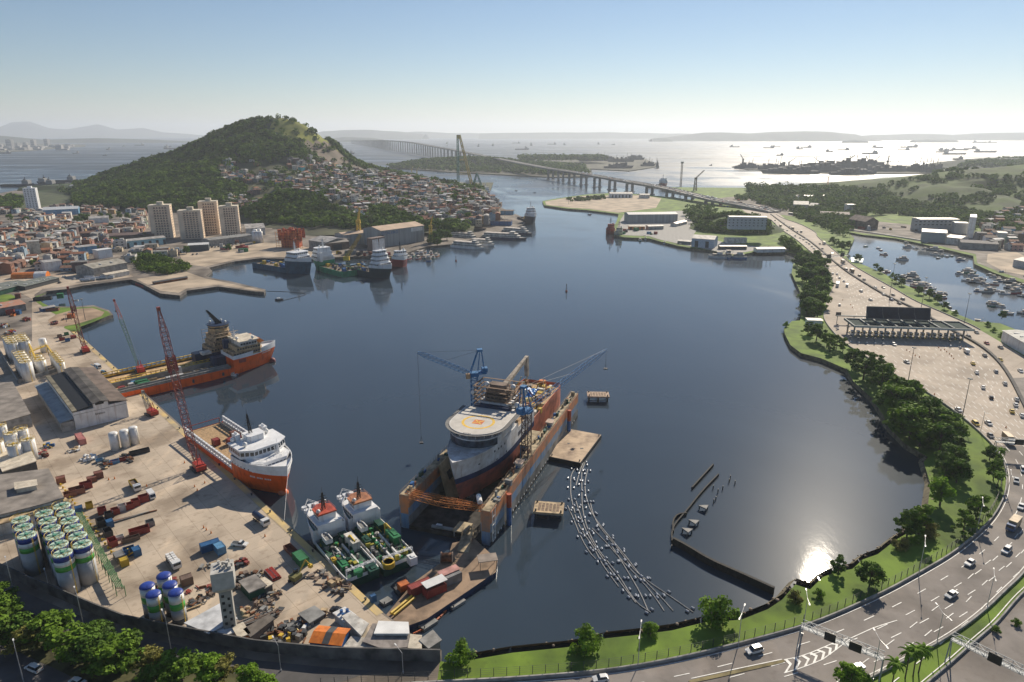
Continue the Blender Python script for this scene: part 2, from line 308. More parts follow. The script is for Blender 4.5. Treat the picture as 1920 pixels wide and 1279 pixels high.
# roads at the lower left
asph = M('asphalt', (.235, .21, .19), .85, 0, .2, .09, detail=9, patch=.5)
plazc = M('plaza_concrete', (.46, .39, .315), .85, 0, .15, .035, detail=9, joint=9, patch=.4)
curb = M('kerb', (.30, .28, .26), .85, 0, .3, .5)
mk = M('road_marking', (.75, .74, .70), .6, 0, .18, .8)
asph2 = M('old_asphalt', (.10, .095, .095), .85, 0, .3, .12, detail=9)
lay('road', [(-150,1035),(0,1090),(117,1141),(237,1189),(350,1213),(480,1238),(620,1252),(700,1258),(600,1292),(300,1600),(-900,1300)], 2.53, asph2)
lay('tree_verge', [(-160,1110),(0,1120),(60,1150),(150,1195),(300,1238),(450,1264),(580,1290),(500,1330),(200,1302),(100,1252),(0,1208),(-160,1140)], 2.58, M('shaded_soil_verge', (.085,.085,.035), .95, 0, .5, .3))  # dark dirt and grass tone, with the shade under the trees in the colour
# highway
ELp = [(600,1296),(800,1283),(977,1274),(1147,1260),(1296,1232),(1402,1205),(1480,1184),(1543,1164),(1653,1115),(1722,1077),(1783,1042),(1835,1000),(1866,967),(1886,926),(1887,885),(1876,852),(1835,810),(1802,782),(1740,737),(1702,719),(1675,702),(1640,680),(1602,657),(1580,642),(1560,622),(1545,601),(1544,590),(1550,565),(1560,545),(1564,530),(1550,505),(1536,485),(1522,475),(1490,447),(1465,432),(1445,412)]
ERp = [(600,1440),(1100,1420),(1400,1380),(1560,1312),(1639,1269),(1732,1223),(1800,1183),(1852,1142),(1886,1108),(1917,1080),(1962,1020),(1990,950),(1995,890),(1965,830),(1925,770)]
MEDp = [(1925,770),(1890,700),(1860,665),(1827,642),(1797,627),(1750,600),(1710,577),(1682,565),(1652,550),(1627,535),(1590,512),(1562,490),(1540,470),(1515,450),(1485,432),(1445,402)]
ORp = [(1455,402),(1467,410),(1500,420),(1532,437),(1530,443),(1552,460),(1582,485),(1602,500),(1640,522),(1677,542),(1715,565),(1752,580),(1790,597),(1822,610),(1865,635),(1902,657),(1960,695),(2050,780),(2120,900),(2160,1000),(2130,1130),(2010,1279),(1850,1430)]
S2p = [(2020,890),(2030,960),(1990,1050),(1920,1111),(1900,1132),(1869,1170),(1828,1204),(1783,1245),(1742,1279),(1600,1400)]
EL = smooth(GP(ELp)); ER = smooth(GP(ERp)); MED = smooth(GP(MEDp)); OR = smooth(GP(ORp)); S2 = smooth(GP(S2p))
def near(P, y): return [p for p in P if p.y < y]
ysplit = G(1860, 835).y
e1 = [p for p in EL if p.y < ysplit]; e2 = [p for p in EL if p.y >= ysplit]
r1 = [p for p in ER if p.y < ysplit]; r2 = [p for p in ER if p.y >= ysplit]
struct(MB().sheet(e1 + r1[::-1], 2.54).build('road', asph))
struct(MB().sheet([e1[-1]] + e2 + MED[::-1] + r2[::-1] + [r1[-1]], 2.54).build('toll_plaza_paving', plazc))
ysp = G(1900, 700).y; oa = [p for p in OR if p.y >= ysp]; ob2 = [p for p in OR if p.y < ysp]
ma = [p for p in MED if p.y >= ysp]; mb2 = [p for p in MED if p.y < ysp]
struct(MB().sheet([mb2[-1]] + ma + oa + [ob2[0]], 2.57).build('road', plazc)); struct(MB().sheet(mb2 + ob2 + S2[::-1], 2.57).build('road', asph))
def offset(P, d):
    out = []
    for i, p in enumerate(P):
        a = P[max(0, i - 1)]; b = P[min(len(P) - 1, i + 1)]; t = (b - a).normalized()
        out.append(Vector((p.x + t.y * d, p.y - t.x * d, p.z)))
    return out
def arc(P):
    L_ = [0]
    for a, b in zip(P[:-1], P[1:]): L_.append(L_[-1] + (b - a).length)
    return L_
def at_len(P, L_, s):
    return Vector((interp(s, L_, [p.x for p in P]), interp(s, L_, [p.y for p in P]), P[0].z))
def strip(mb, P, w, z, s0=None, s1=None, n=None):
    L_ = arc(P); s0 = 0 if s0 is None else s0; s1 = L_[-1] if s1 is None else s1
    n = n or max(1, int((s1 - s0) / 4)); Q = [at_len(P, L_, s0 + (s1 - s0) * k / n) for k in range(n + 1)]
    a = offset(Q, w / 2); b = offset(Q, -w / 2)
    for i in range(n): mb.face([(*b[i].xy, z), (*a[i].xy, z), (*a[i + 1].xy, z), (*b[i + 1].xy, z)])
def dashes(mb, P, w, z, on=4, gap=8, ok=lambda p: True, s0=0):
    L_ = arc(P); s = s0
    while s + on < L_[-1]:
        if ok(at_len(P, L_, s)): strip(mb, P, w, z, s, s + on, 1)
        s += on + gap
mb = MB(); z = 2.60
mainE = [p for p in EL if p.y < ysplit + 10]
strip(mb, offset(mainE, 1.0), .22, z)
for k in range(1, 6):
    P = offset(mainE, 1.2 + 3.85 * k)
    def okf(p): 
        q = min(ER, key=lambda e: (e - p).length); return (q - p).length > 2.6 and inpoly(p.x, p.y, e1 + r1[::-1])
    dashes(mb, P, .24, z, 4.2, 7.8, okf, k * 1.7)
strip(mb, offset([p for p in ER if p.y < ysplit], -1.0), .24, z)
s2n = [p for p in S2]
strip(mb, offset(s2n[::-1], -1.0), .24, z + .03)
for k in range(1, 4): dashes(mb, offset(s2n[::-1], -(1 + 3.8 * k)), .24, z + .03, 4, 8)
# chevrons on the gore
ga = [G(1470, 1237, z), G(1500, 1231, z), G(1533, 1219, z), G(1560, 1206, z), G(1590, 1196, z)]; gb = [G(1470, 1262, z), G(1510, 1250, z), G(1545, 1235, z), G(1570, 1216, z), G(1594, 1198, z)]
strip(mb, ga, .25, z); strip(mb, gb, .25, z)
La, Lb = arc(ga), arc(gb)
for k in range(8):
    t = k / 8.5; a0 = at_len(ga, La, La[-1] * t); b0 = at_len(gb, Lb, Lb[-1] * t); c = (a0 + b0) / 2 + (at_len(gb, Lb, Lb[-1] * min(1, t + .08)) - b0).normalized() * 1.6
    d = (ga[-1] - ga[0]).normalized() * .9
    for u, v in ((a0, c), (b0, c)): mb.face([(*u.xy, z + .004), (*v.xy, z + .004), (*(v + d).xy, z + .004), (*(u + d).xy, z + .004)])
strip(mb, GP([(1296,1272),(1352,1260),(1466,1236)], z), .25, z); strip(mb, GP([(1594,1197),(1640,1176),(1682,1163)], z), .25, z)
struct(mb.build('road_markings', mk))
# plaza lane lines
mb = MB(); z = 2.60
A0, A1 = G(1596, 640), G(1806, 640); plz = [e1[-1]] + e2 + MED[::-1] + r2[::-1]
B0, B1 = G(1872, 838), G(1972, 838)
for i in range(1, 19):
    a = A0.lerp(A1, i / 19); b = B0.lerp(B1, i / 19); c = a + (b - a) * .55 + Vector((6 - i * .5, -3, 0))
    dashes(mb, [a, a.lerp(b, .4), a.lerp(b, .75), b], .22, z, 4, 9, lambda p: inpoly(p.x, p.y, plz), (i % 3) * 3)
    a2 = G(1600 + 10.5 * i, 601); b2 = G(1568 + 1.5 * i, 492 + .3 * i)
    dashes(mb, [a2, a2.lerp(b2, .5), b2], .24, z, 4, 10, lambda p: inpoly(p.x, p.y, plz) and p.y < G(1560, 520).y, (i % 4) * 3)
for k in (1, 2, 3):
    P = offset([p for p in EL if p.y > G(1564, 528).y], 1 + 3.6 * k); dashes(mb, P, .25, z, 4, 8)
    P = offset([p for p in MED], -(3.8 * k)); dashes(mb, P, .25, z + .03, 4, 8)
struct(mb.build('road_markings', mk))
# kerbs and barriers
def barrier(P, name, label, cat, w=.5, h=.9, mat=None, z=2.5, **kw):
    mb = MB(); a = offset(P, w / 2); b = offset(P, -w / 2)
    for i in range(len(P) - 1):
        A, B, C, D_ = a[i], a[i + 1], b[i + 1], b[i]
        lo = [(p.x, p.y, z) for p in (A, B, C, D_)]; hi = [(p.x, p.y, z + h) for p in (A, B, C, D_)]
        mb.mesh(lo + hi, [(4, 5, 6, 7), (0, 4, 7, 3), (1, 2, 6, 5), (0, 1, 5, 4), (3, 7, 6, 2)])
    return tag(mb.build(name, mat or conc2), label, cat, **kw)
barrier(MED, 'median_barrier', 'long sooty concrete barrier between the toll plaza and outer carriageway', 'barrier', 1.6, 1.1, M('sooty_concrete', (.10,.095,.09), .9, 0, .3, .5))
barrier([p for p in EL], 'road_barrier', 'grey concrete barrier along the shore side of the curving highway', 'barrier', .4, .9)
barrier([p for p in ER if p.y < G(1917,1080).y + 20], 'road_barrier', 'low concrete barrier beside the green strip between the two carriageways', 'barrier', .4, .8)
barrier(OR[:56], 'road_barrier', 'pale concrete parapet on the marina side of the highway', 'barrier', .4, .8)
barrier(near(S2, 400), 'road_barrier', 'concrete barrier at the edge of the far carriageway bottom right', 'barrier', .4, .8)
struct(MB().sheet(GP([(1296,1281),(1352,1269),(1466,1243),(1474,1239),(1466,1237),(1352,1262),(1290,1276)], 2.66), 2.66).build('traffic_island', M('dry_grass', (.24, .20, .10), .9, 0, .3, .3)))
# fence on the grass behind the barrier
fl = MB(); FP = offset([p for p in EL if p.y < G(1876, 852).y], -1.6); FL_ = arc(FP)
fen = T('roadside_fence', 'dark wire mesh fence between the grassy shore and the curving highway', 'fence', FP[0])
s = 0; k = 0
pm = MB().box(-.07, -.07, 0, .07, .07, 2.4).build('post', dark, fen); pm.location = (0, 0, 0)
while s < FL_[-1] - 3 and k < 97:
    p = at_len(FP, FL_, s)
    if k:
        c = pm.copy(); S.collection.objects.link(c); c.parent = fen; c.location = p - FP[0]
    s += 3.2; k += 1
fm = M('wire_mesh', (.07, .075, .07), .6)
fr = MB()
for hh in (.5, 1.1, 1.7, 2.3): fr.path([p - FP[0] + Vector((0, 0, hh)) for p in FP], .03, 3)
fr.build('wire_mesh_panel', fm, fen)

# ================= HILLS =================
SIL = [(60,353),(130,351),(165,344),(200,330),(240,316),(270,306),(322,294),(350,281),(375,269),(400,256),(437,239),(462,230),(480,226),(510,225),(530,226),(555,233),(580,241),(600,260),(620,272),(640,291),(655,303),(680,314),(720,326),(760,335),(800,343)]
YR = 1600.
SX = [ray(a, b).x / ray(a, b).y * YR for a, b in SIL]; SZ = [max(1, Zat(a, b, YR)) for a, b in SIL]
FB = [G(a, b, 0) for a, b in [(60,360),(150,372),(220,384),(300,392),(360,392),(440,400),(480,425),(560,440),(650,440),(720,425),(800,418),(850,400),(885,380)]]
FX = [p.x for p in FB]; FY = [p.y for p in FB]
o_ = sorted(zip(FX, FY)); FX = [a for a, b in o_]; FY = [b for a, b in o_]
RG = [Vector((*(ray(a, b).xy / ray(a, b).y * y), Zat(a, b, y))) for a, b, y in [(455,290,1480),(660,322,1450),(700,330,1400),(745,340,1330),(800,352,1260),(850,366,1180),(880,376,1150)]]
def hL(x, y):
    yf = interp(x, FX, FY); h = 0
    rz = interp(x, SX, SZ) if x < SX[-1] + 1 else 1
    if x < -60:
        if y < YR: t = max(0, (y - yf) / max(60, YR - yf)); t = min(1, t)
        else: t = max(0, 1 - (y - YR) / 330)
        h = rz * (t ** 1.25 if y < YR else t * t * (3 - 2 * t))
    # spur carrying the houses, running down to the right
    for a, b in zip(RG[:-1], RG[1:]):
        d = b.xy - a.xy; u = max(0, min(1, ((x - a.x) * d.x + (y - a.y) * d.y) / d.length_squared)); q = a.xy + d * u
        r = math.hypot(x - q.x, y - q.y); hh = a.z + (b.z - a.z) * u
        wd = 330 if y < q.y else 200
        h = max(h, hh * max(0, 1 - (r / wd)) ** .9)
    c = KN; r = math.hypot((x - c.x) / 1.25, y - c.y) / 95
    h = max(h, KZ * (1 - r * r) if r < 1 else 0)
    return h
KN = G(560, 418, 0); KN.y += 60; KZ = Zat(550, 366, KN.y)
KN2 = G(700, 400, 0)
def rough(x, y, a=.014, amp=7): return noise.fractal(Vector((x * a, y * a, 3)), 1, 2, 4) * amp
def hz_l(x, y):
    h = hL(x, y); return 2.5 + h + (rough(x, y) * min(1, h / 25) if h > .1 else -.8)
def grid(name, fn, x0, x1, y0, y1, st, mats, pick=None):
    nx = int((x1 - x0) / st) + 1; ny = int((y1 - y0) / st) + 1
    vs = [(x0 + i * st, y0 + j * st, fn(x0 + i * st, y0 + j * st)) for j in range(ny) for i in range(nx)]
    mb = MB(); mb.v = vs
    for j in range(ny - 1):
        for i in range(nx - 1):
            k = j * nx + i; q = (k, k + 1, k + nx + 1, k + nx)
            if max(vs[a][2] for a in q) < 2.4: continue
            mb.f.append(q); c = vs[k]; mb.i.append(pick(*c) if pick else 0)
    return struct(mb.build(name, mats, smooth=True))
ROCK = [(560,268),(590,262),(604,262),(655,303),(690,320),(655,325),(630,312),(600,300),(572,284)]
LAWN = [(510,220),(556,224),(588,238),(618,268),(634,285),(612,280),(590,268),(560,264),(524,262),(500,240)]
def pickL(x, y, z):
    a, b = project(x, y, z)
    if y < YR + 30 and inpoly(a, b, ROCK): return 1
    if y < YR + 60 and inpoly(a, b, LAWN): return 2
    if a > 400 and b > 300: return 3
    return 0
hill_m = M('forest_floor', (.035, .06, .018), .95, 0, .5, .02, detail=10)
rock_m = M('bare_rock', (.14, .11, .085), .9, 0, .45, .03, col2=(.07, .06, .04), detail=12, bump=.6)
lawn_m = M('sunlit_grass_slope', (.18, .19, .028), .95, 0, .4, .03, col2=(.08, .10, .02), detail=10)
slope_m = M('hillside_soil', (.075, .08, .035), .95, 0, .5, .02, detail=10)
grid('hill', hz_l, -1130, -40, 880, 1960, 12, [hill_m, rock_m, lawn_m, slope_m], pickL)
# right hand hills
YR2 = 1500.
SIL2 = [(1600,395),(1625,366),(1660,347),(1700,336),(1740,331),(1780,325),(1830,319),(1880,314),(1920,311),(2000,305),(2200,300)]
TX = [ray(a, b).x / ray(a, b).y * YR2 for a, b in SIL2]; TZ = [max(0, Zat(a, b, YR2)) for a, b in SIL2]
FB2 = [G(a, b, 0) for a, b in [(1590,405),(1625,415),(1700,418),(1800,418),(1920,425),(2100,430)]]
def hz_r(x, y):
    yf = interp(x, [p.x for p in FB2], [p.y for p in FB2]); rz = interp(x, TX, TZ) if x > TX[0] else 0
    t = max(0, min(1, (y - yf) / (YR2 - yf))) if y < YR2 else max(0, 1 - (y - YR2) / 350)
    h = rz * t ** .85 
    g = noise.fractal(Vector((x * .006 + 9, y * .006, 1)), 1, 2, 4) * 20 * min(1, h / 22) * (1 if y < YR2 - 120 else .25)
    return 2.5 + h + g if h > .1 else 1.5
lawn2 = M('green_hillside', (.045, .085, .004), .95, 0, .5, .02, col2=(.02, .04, .008), detail=10)
grid('hill', hz_r, 560, 1500, 880, 1850, 12, [lawn2])
# ================= VEGETATION =================
def leaf_mat(name, c1, c2, tr=.25):
    m = M(name, c1, .75, 0, .4, .35, col2=c2, trans=tr, detail=5, spec=.25)
    N = m.node_tree.nodes; L = m.node_tree.links
    return m
lf = leaf_mat('foliage', (.14, .24, .016), (.04, .085, .008)); lf2 = leaf_mat('dark_foliage', (.09, .17, .016), (.03, .065, .01))
lf3 = leaf_mat('olive_foliage', (.20, .19, .04), (.07, .07, .018)); lfb = leaf_mat('bright_foliage', (.18, .31, .02), (.06, .12, .01), .35)
farleaf = M('far_foliage', (.10, .165, .014), .9, 0, .5, .05, col2=(.024, .05, .008), detail=8, trans=.15, spec=.1)
bark = M('bark', (.10, .075, .055), .9, 0, .3, 1)
rs = np.random.RandomState(5)
def leafcloud(name, C, Rd, nq, sz, mat, parent=None, up=.35, squash=.75, shell=.55):
    """leaf sized faces spread through the volume of clumps at C with radii Rd"""
    C = np.asarray(C, float); Rd = np.asarray(Rd, float); n = len(C)
    k = n * nq; cc = np.repeat(C, nq, 0); rr = np.repeat(Rd, nq)
    d = rs.normal(size=(k, 3)); d[:, 2] = d[:, 2] * .8 + .25; d /= np.linalg.norm(d, axis=1)[:, None]
    r = rr * (shell + (1 - shell) * rs.rand(k))
    p = cc + d * r[:, None] * np.array([1, 1, squash])
    nn = d + rs.normal(size=(k, 3)) * .6; nn[:, 2] += up; nn /= np.linalg.norm(nn, axis=1)[:, None]
    t = np.cross(nn, rs.normal(size=(k, 3))); t /= np.linalg.norm(t, axis=1)[:, None]; b = np.cross(nn, t)
    s = (sz * (.6 + .8 * rs.rand(k)))[:, None]
    V = np.stack([p - t * s - b * s * .6, p + t * s - b * s * .6, p + t * s * .7 + b * s * .7, p - t * s * .7 + b * s * .7], 1).reshape(-1, 3)
    me = bpy.data.meshes.new(name); me.vertices.add(len(V)); me.vertices.foreach_set('co', V.ravel())
    me.loops.add(k * 4); me.loops.foreach_set('vertex_index', np.arange(k * 4, dtype=np.int32))
    me.polygons.add(k); me.polygons.foreach_set('loop_start', np.arange(0, k * 4, 4, dtype=np.int32))
    me.polygons.foreach_set('loop_total', np.full(k, 4, dtype=np.int32)); me.update(); me.validate()
    me.materials.append(mat); o = bpy.data.objects.new(name, me); S.collection.objects.link(o); o.parent = parent
    return o
def tree_proto(kind, seed, mat, label):
    rnd = random.Random(seed); t = T('tree', label, 'tree')
    tr = MB(); C = []; Rr = []; h = 6.5
    if kind == 'broad': W_, h0, h1, n = 5.6, 3.0, 9.6, 26
    elif kind == 'tall': W_, h0, h1, n = 4.0, 3.0, 12.5, 26
    elif kind == 'layer': W_, h0, h1, n = 5.2, 2.6, 10.5, 30
    else: W_, h0, h1, n = 2.4, .6, 3.4, 14
    tr.tube((0, 0, -.3), (.2, .1, h0 + 1), .35 if kind != 'bush' else .15, 7, r1=.26)
    for i in range(n):
        a = rnd.random() * 2 * PI; u = rnd.random(); z = h0 + (h1 - h0) * u
        if kind == 'layer': z = h0 + (h1 - h0) * round(u * 5) / 5; rr = W_ * math.sqrt(1 - .85 * u) * rnd.uniform(.35, 1); cr = rnd.uniform(1.0, 1.7)
        else: rr = W_ * math.sqrt(max(0, 1 - (abs(u - .35) / .68) ** 2)) * rnd.uniform(.2, .85); cr = rnd.uniform(1.1, 2.1) * (W_ / 5.5) ** .5
        p = (rr * math.cos(a), rr * math.sin(a), z); C.append(p); Rr.append(cr)
        if i % 2 == 0: tr.tube((.15, .1, h0 + (z - h0) * .35), p, .13, 4, r1=.05)
    tr.build('trunk', bark, t)
    leafcloud('crown', C, Rr, 95 if kind != 'bush' else 130, .34 if kind != 'bush' else .15, mat, t, squash=.5 if kind == 'layer' else .75, shell=.35)
    return t
TP = {'broad': tree_proto('broad', 1, lf, 'x'), 'broad2': tree_proto('broad', 2, lf2, 'x'), 'tall': tree_proto('tall', 3, lf, 'x'), 'layer': tree_proto('layer', 4, lf2, 'x'),
      'layer2': tree_proto('layer', 6, lf, 'x'), 'olive': tree_proto('broad', 5, lf3, 'x'), 'bright': tree_proto('broad', 8, lfb, 'x'), 'bush': tree_proto('bush', 7, lfb, 'x'), 'bush2': tree_proto('bush', 9, lf3, 'x')}
TH = {'broad': 10.5, 'broad2': 10.5, 'tall': 13, 'layer': 11.5, 'layer2': 11.5, 'olive': 10.5, 'bright': 10.5, 'bush': 4.2, 'bush2': 4.2}
LOOK = {'broad': 'round leafy green tree', 'broad2': 'dark round evergreen tree', 'tall': 'tall narrow green tree', 'layer': 'dark layered almond tree', 'layer2': 'green tree with flat layered branches',
        'olive': 'olive brown leafy tree', 'bright': 'bright green spreading tree', 'bush': 'low bright green bush', 'bush2': 'low olive bush'}
def tree(kind, px, py, h, where, near, z=2.5, group=None, lab=None, wide=1.):
    g = G(px, py, z); s = h / TH[kind]
    o = dup(TP[kind], g, random.random() * 6.3, lab or ((LOOK[kind].replace('low', 'broad') if h > 5 else LOOK[kind]) + ' ' + where), near if not lab else None, (s * wide, s * wide, s), group=group, cat='bush' if 'bush' in kind else 'tree')
    o.name = 'bush' if 'bush' in kind else 'tree'
    return o
NL = ('the toll canopy', G(1700, 630)); NG = ('the sun glint', G(1530, 1085)); NWT = ('the water tower', G(435, 1190))
# shore of the plaza and the curving highway: (kind, px, py base, height)
for k, x, y, h in [('broad2',1529,492,10),('broad',1545,505,9),('broad2',1505,505,10),('layer',1520,515,10),('broad',1535,525,10),('broad2',1512,532,10),('broad',1530,545,10),('broad2',1542,558,9),('layer',1518,562,9),('broad2',1530,578,10),
                   ('broad2',1512,588,9),('broad',1532,596,9),('bush',1473,612,4),('broad2',1530,640,9),('layer',1515,628,7),('broad',1550,650,7),('tall',1568,655,7),('tall',1580,660,7),('tall',1556,660,7),('broad2',1598,690,9)]:
    if 'bush' not in k: h *= 1.3
    tree(k, x, y, h, 'left of the plaza', NL, group='trees left of the toll plaza')
for k, x, y, h in [('layer',1618,712,13),('layer',1650,735,12),('layer2',1672,760,12),('layer2',1703,768,13),('layer',1690,810,12),('layer',1738,806,12),('broad2',1760,850,11),('layer',1770,900,9),('bright',1762,948,9),('layer2',1722,1002,9),('layer',1700,1005,8),
                   ('broad2',1793,905,8),('layer2',1830,975,8),('layer2',1805,1000,7),('tall',1862,900,7),('tall',1868,880,5),('broad2',1855,862,5),('bush2',1690,1030,5),('bush',1715,1020,4),('bush2',1740,1005,5),('broad2',1630,1100,8),('layer',1572,1075,6),
                   ('bush2',1490,1128,4),('bush',1535,1120,3),('bush',1345,1166,9.5),('bush',1097,1219,7.5),('bush',862,1240,6.5),('bush',1218,1192,4.5)]:
    if x > 1600 and y < 1015: h *= 1.25
    tree(k, x, y, h, 'on the grassy shore', NG, group='trees on the grassy shore')
for k, x, y, h in [('broad',8,1170,10),('broad',-20,1215,11),('broad2',45,1200,9),('broad',92,1212,11),('olive',60,1222,9),('broad',140,1232,11),('broad2',185,1245,11),('broad',232,1262,12),('olive',282,1262,8),('broad',342,1278,10),('bright',395,1285,9),('olive',420,1278,8),
                   ('bright',470,1290,7),('bright',505,1300,6.5),('broad2',180,1215,9),('broad2',300,1290,8),('broad',10,1130,7),('broad2',-25,1150,8),('broad',238,1232,7)]:
    h *= .82
    tree(k, x, y, h, 'between the lower left roads', NWT, group='trees between the lower left roads', wide=1.38)
for k, x, y, h in [('bright',1590,1300,8),('bush',1620,1290,4),('bush',1905,1172,2.2),('bush',1868,1185,2.2)]:
    tree(k, x, y, h, 'between the carriageways', NG, group='bushes between the carriageways')
for k, x, y, h in [('broad2',1578,470,11),('broad2',1590,466,9),('layer',1568,462,9),('broad2',1560,458,9),('broad2',1606,490,8),('broad',1612,488,6),('broad',1642,505,6),('broad2',1650,512,6),('bush',1672,520,5),('broad2',1690,536,7),('layer',1680,530,8),('broad2',1722,552,7),('broad2',1742,560,8),
                   ('broad2',1757,568,7),('broad2',1770,580,6),('bush',1790,590,4),('bush',1852,612,4),('broad2',1878,598,6),('bush',1862,622,3.5),('bush',1876,632,3.5),('bush',1890,640,3.5)]:
    tree(k, x, y, h, 'by the marina', NL, group='trees by the marina')
RX = random.Random(8)
for P_, n_, hh_ in (([(1492,488),(1535,482),(1552,510),(1552,560),(1540,600),(1515,600),(1506,560),(1492,515)], 26, 12), ([(1606,690),(1625,690),(1700,745),(1745,790),(1790,850),(1800,900),(1765,880),(1745,850),(1690,815),(1640,745)], 13, 14)):
    k = 0
    while k < n_:
        x, y = RX.uniform(1490, 1800), RX.uniform(480, 900)
        if not inpoly(x, y, P_): continue
        k += 1; tree(RX.choice(['broad', 'broad2', 'layer', 'layer2']), x, y, hh_ * RX.uniform(.75, 1.15), 'on the plaza shore', NL, group='trees on the plaza shore', wide=1.15)
# palms
def palm(px, py, h):
    t = T('palm_tree', 'slender palm with drooping fronds between the carriageways', 'palm tree', G(px, py, 2.5), random.random() * 6, 'palms between the carriageways', ('the sun glint', NG[1]))
    tr = MB(); tr.tube((0, 0, -.2), (.3, .2, h), .18, 7, r1=.11); tr.build('trunk', bark, t)
    cr = MB()
    for i in range(18):
        a = i * 2.4; e = .75 - (i % 3) * .45; pts = [Vector((.3, .2, h))]
        for k in range(5): pts.append(pts[-1] + Vector((math.cos(a) * math.cos(e), math.sin(a) * math.cos(e), math.sin(e))) * .62); e -= .38
        sd = Vector((-math.sin(a), math.cos(a), 0))
        for k, (p, q) in enumerate(zip(pts[:-1], pts[1:])):
            w0, w1 = (.35, .42, .4, .32, .2, .05)[k], (.35, .42, .4, .32, .2, .05)[k + 1]; dn = Vector((0, 0, -.2))
            cr.face([p, q, q + sd * w1 + dn, p + sd * w0 + dn]); cr.face([p - sd * w0 + dn, q - sd * w1 + dn, q, p])
    cr.build('crown', lfb, t)
for a in [(1672,1290,7),(1697,1272,7.5),(1712,1268,8),(1722,1262,7),(1868,915,6),(1872,868,6)]: palm(*a)
# rocks on the shore
rk = MB(); RB = random.Random(3); cl = GP([p for p in COAST_R[2:34]], .3); LC = arc(cl); s = 0
rock0 = []
while s < LC[-1]:
    p = at_len(cl, LC, s)
    r = RB.uniform(.2, .6)
    dy = RB.uniform(-.9, 2.4)
    if RB.random() < .6: rk.ball(p.x + RB.uniform(-1.2, 1.2), p.y + dy, 2.3 - max(0, dy) * 1.05 + RB.uniform(-.2, .2), r, 6, 4, sz=.7)
    s += RB.uniform(.5, 1.5)
stuff(rk.build('shore_rocks', M('shore_rock', (.30, .24, .18), .9, 0, .45, .6)), 'rough brown boulders strewn along the water edge below the grass', 'rocks')
bk = MB()
for i, p in enumerate(cl):
    if i: a, b = cl[i - 1], p; n_ = (b - a).normalized(); o2 = Vector((-n_.y, n_.x, 0)) * 2.2; bk.face([(a.x + o2.x, a.y + o2.y, -.3), (b.x + o2.x, b.y + o2.y, -.3), (b.x, b.y, 2.45), (a.x, a.y, 2.45)])
struct(bk.build('shore_bank', M('muddy_bank', (.17, .145, .09), .95, 0, .4, .3)))
# ---- woods that read as one mass
RW = random.Random(11)
HWY = [(1330,370),(1400,376),(1480,398),(1560,455),(1570,490),(1500,474),(1430,426),(1370,402),(1330,396)]
def woods(name, fn, P, n, r0, r1, nq, sz, label, zoff=.6, ok=None):
    C = []; Rr = []; xs = [p[0] for p in P]; ys = [p[1] for p in P]; k = 0
    while len(C) < n and k < n * 30:
        k += 1; x = RW.uniform(min(xs), max(xs)); y = RW.uniform(min(ys), max(ys))
        if not inpoly(x, y, P) or inpoly(*project(x, y, 2.5), HWY): continue
        z = fn(x, y)
        if ok and not ok(x, y, z): continue
        r = RW.uniform(r0, r1); C.append((x, y, z + r * zoff)); Rr.append(r)
    return stuff(leafcloud(name, C, Rr, nq, sz, farleaf, up=.5, shell=.75), label, 'forest')
HOUSEZ = [(415,310),(470,305),(545,300),(640,305),(680,318),(740,326),(800,345),(905,372),(985,412),(930,425),(800,420),(700,412),(655,398),(600,390),(540,370),(505,372),(480,385),(445,402),(430,385),(470,360),(440,345),(410,338)]
HOLE = [(500,375),(550,362),(600,372),(650,400),(655,430),(560,440),(480,432),(462,400)]
HOLE2 = [(690,395),(720,392),(765,405),(800,425),(740,432),(700,425)]
def okH(x, y, z):
    a, b = project(x, y, z)
    if a < 140: return False
    if inpoly(a, b, ROCK): return RW.random() < .12
    if inpoly(a, b, LAWN): return RW.random() < .2 and noise.noise(Vector((x * .03, y * .03, 2))) > -.1
    if hL(x, y) < 3 and b > 300 and not (a < 330 and b < 385): return False
    if inpoly(a, b, HOLE) or inpoly(a, b, HOLE2): return True
    if inpoly(a, b, HOUSEZ): return RW.random() < .10
    return True
woods('forest', hz_l, [(-1130,1150),(-60,880),(-60,1400),(-250,1700),(-1130,1750)], 6800, 4, 8, 26, 2.0, 'dense dark green forest covering the steep round hill', ok=okH)
KB = [(KN.x - 150, KN.y - 110), (KN.x + 150, KN.y - 110), (KN.x + 150, KN.y + 110), (KN.x - 150, KN.y + 110)]
woods('forest', hz_l, KB, 900, 3.5, 7, 30, 1.3, 'dark wooded knoll in front of the hillside houses', ok=lambda x, y, z: inpoly(*project(x, y, z), HOLE))
def okR(x, y, z):
    if hz_r(x, y) < 3: return True
    g = noise.fractal(Vector((x * .01, y * .01, 5)), 1, 2, 3); a, b = project(x, y, z)
    if 1640 < a and 372 < b < 400 and RW.random() < .6: return g > .25
    return g > -.02 - (b - 370) * .008
Rh = [(450,1000),(640,900),(1300,900),(1500,1500),(1200,1580),(560,1580),(400,1300)]
LAGw = GP(LAG); 
BLD_R = [(1625,395),(1700,405),(1780,430),(1900,435),(1960,470),(1960,510),(1850,500),(1700,450),(1600,435)]
woods('forest', lambda x, y: max(2.5, hz_r(x, y)), Rh, 3000, 4, 8, 24, 2.0, 'dark green scrub and trees over the green hills on the right', ok=lambda x, y, z: okR(x, y, z) and not inpoly(*project(x, y, 2.5), BLD_R) and not inpoly(x, y, LAGw))
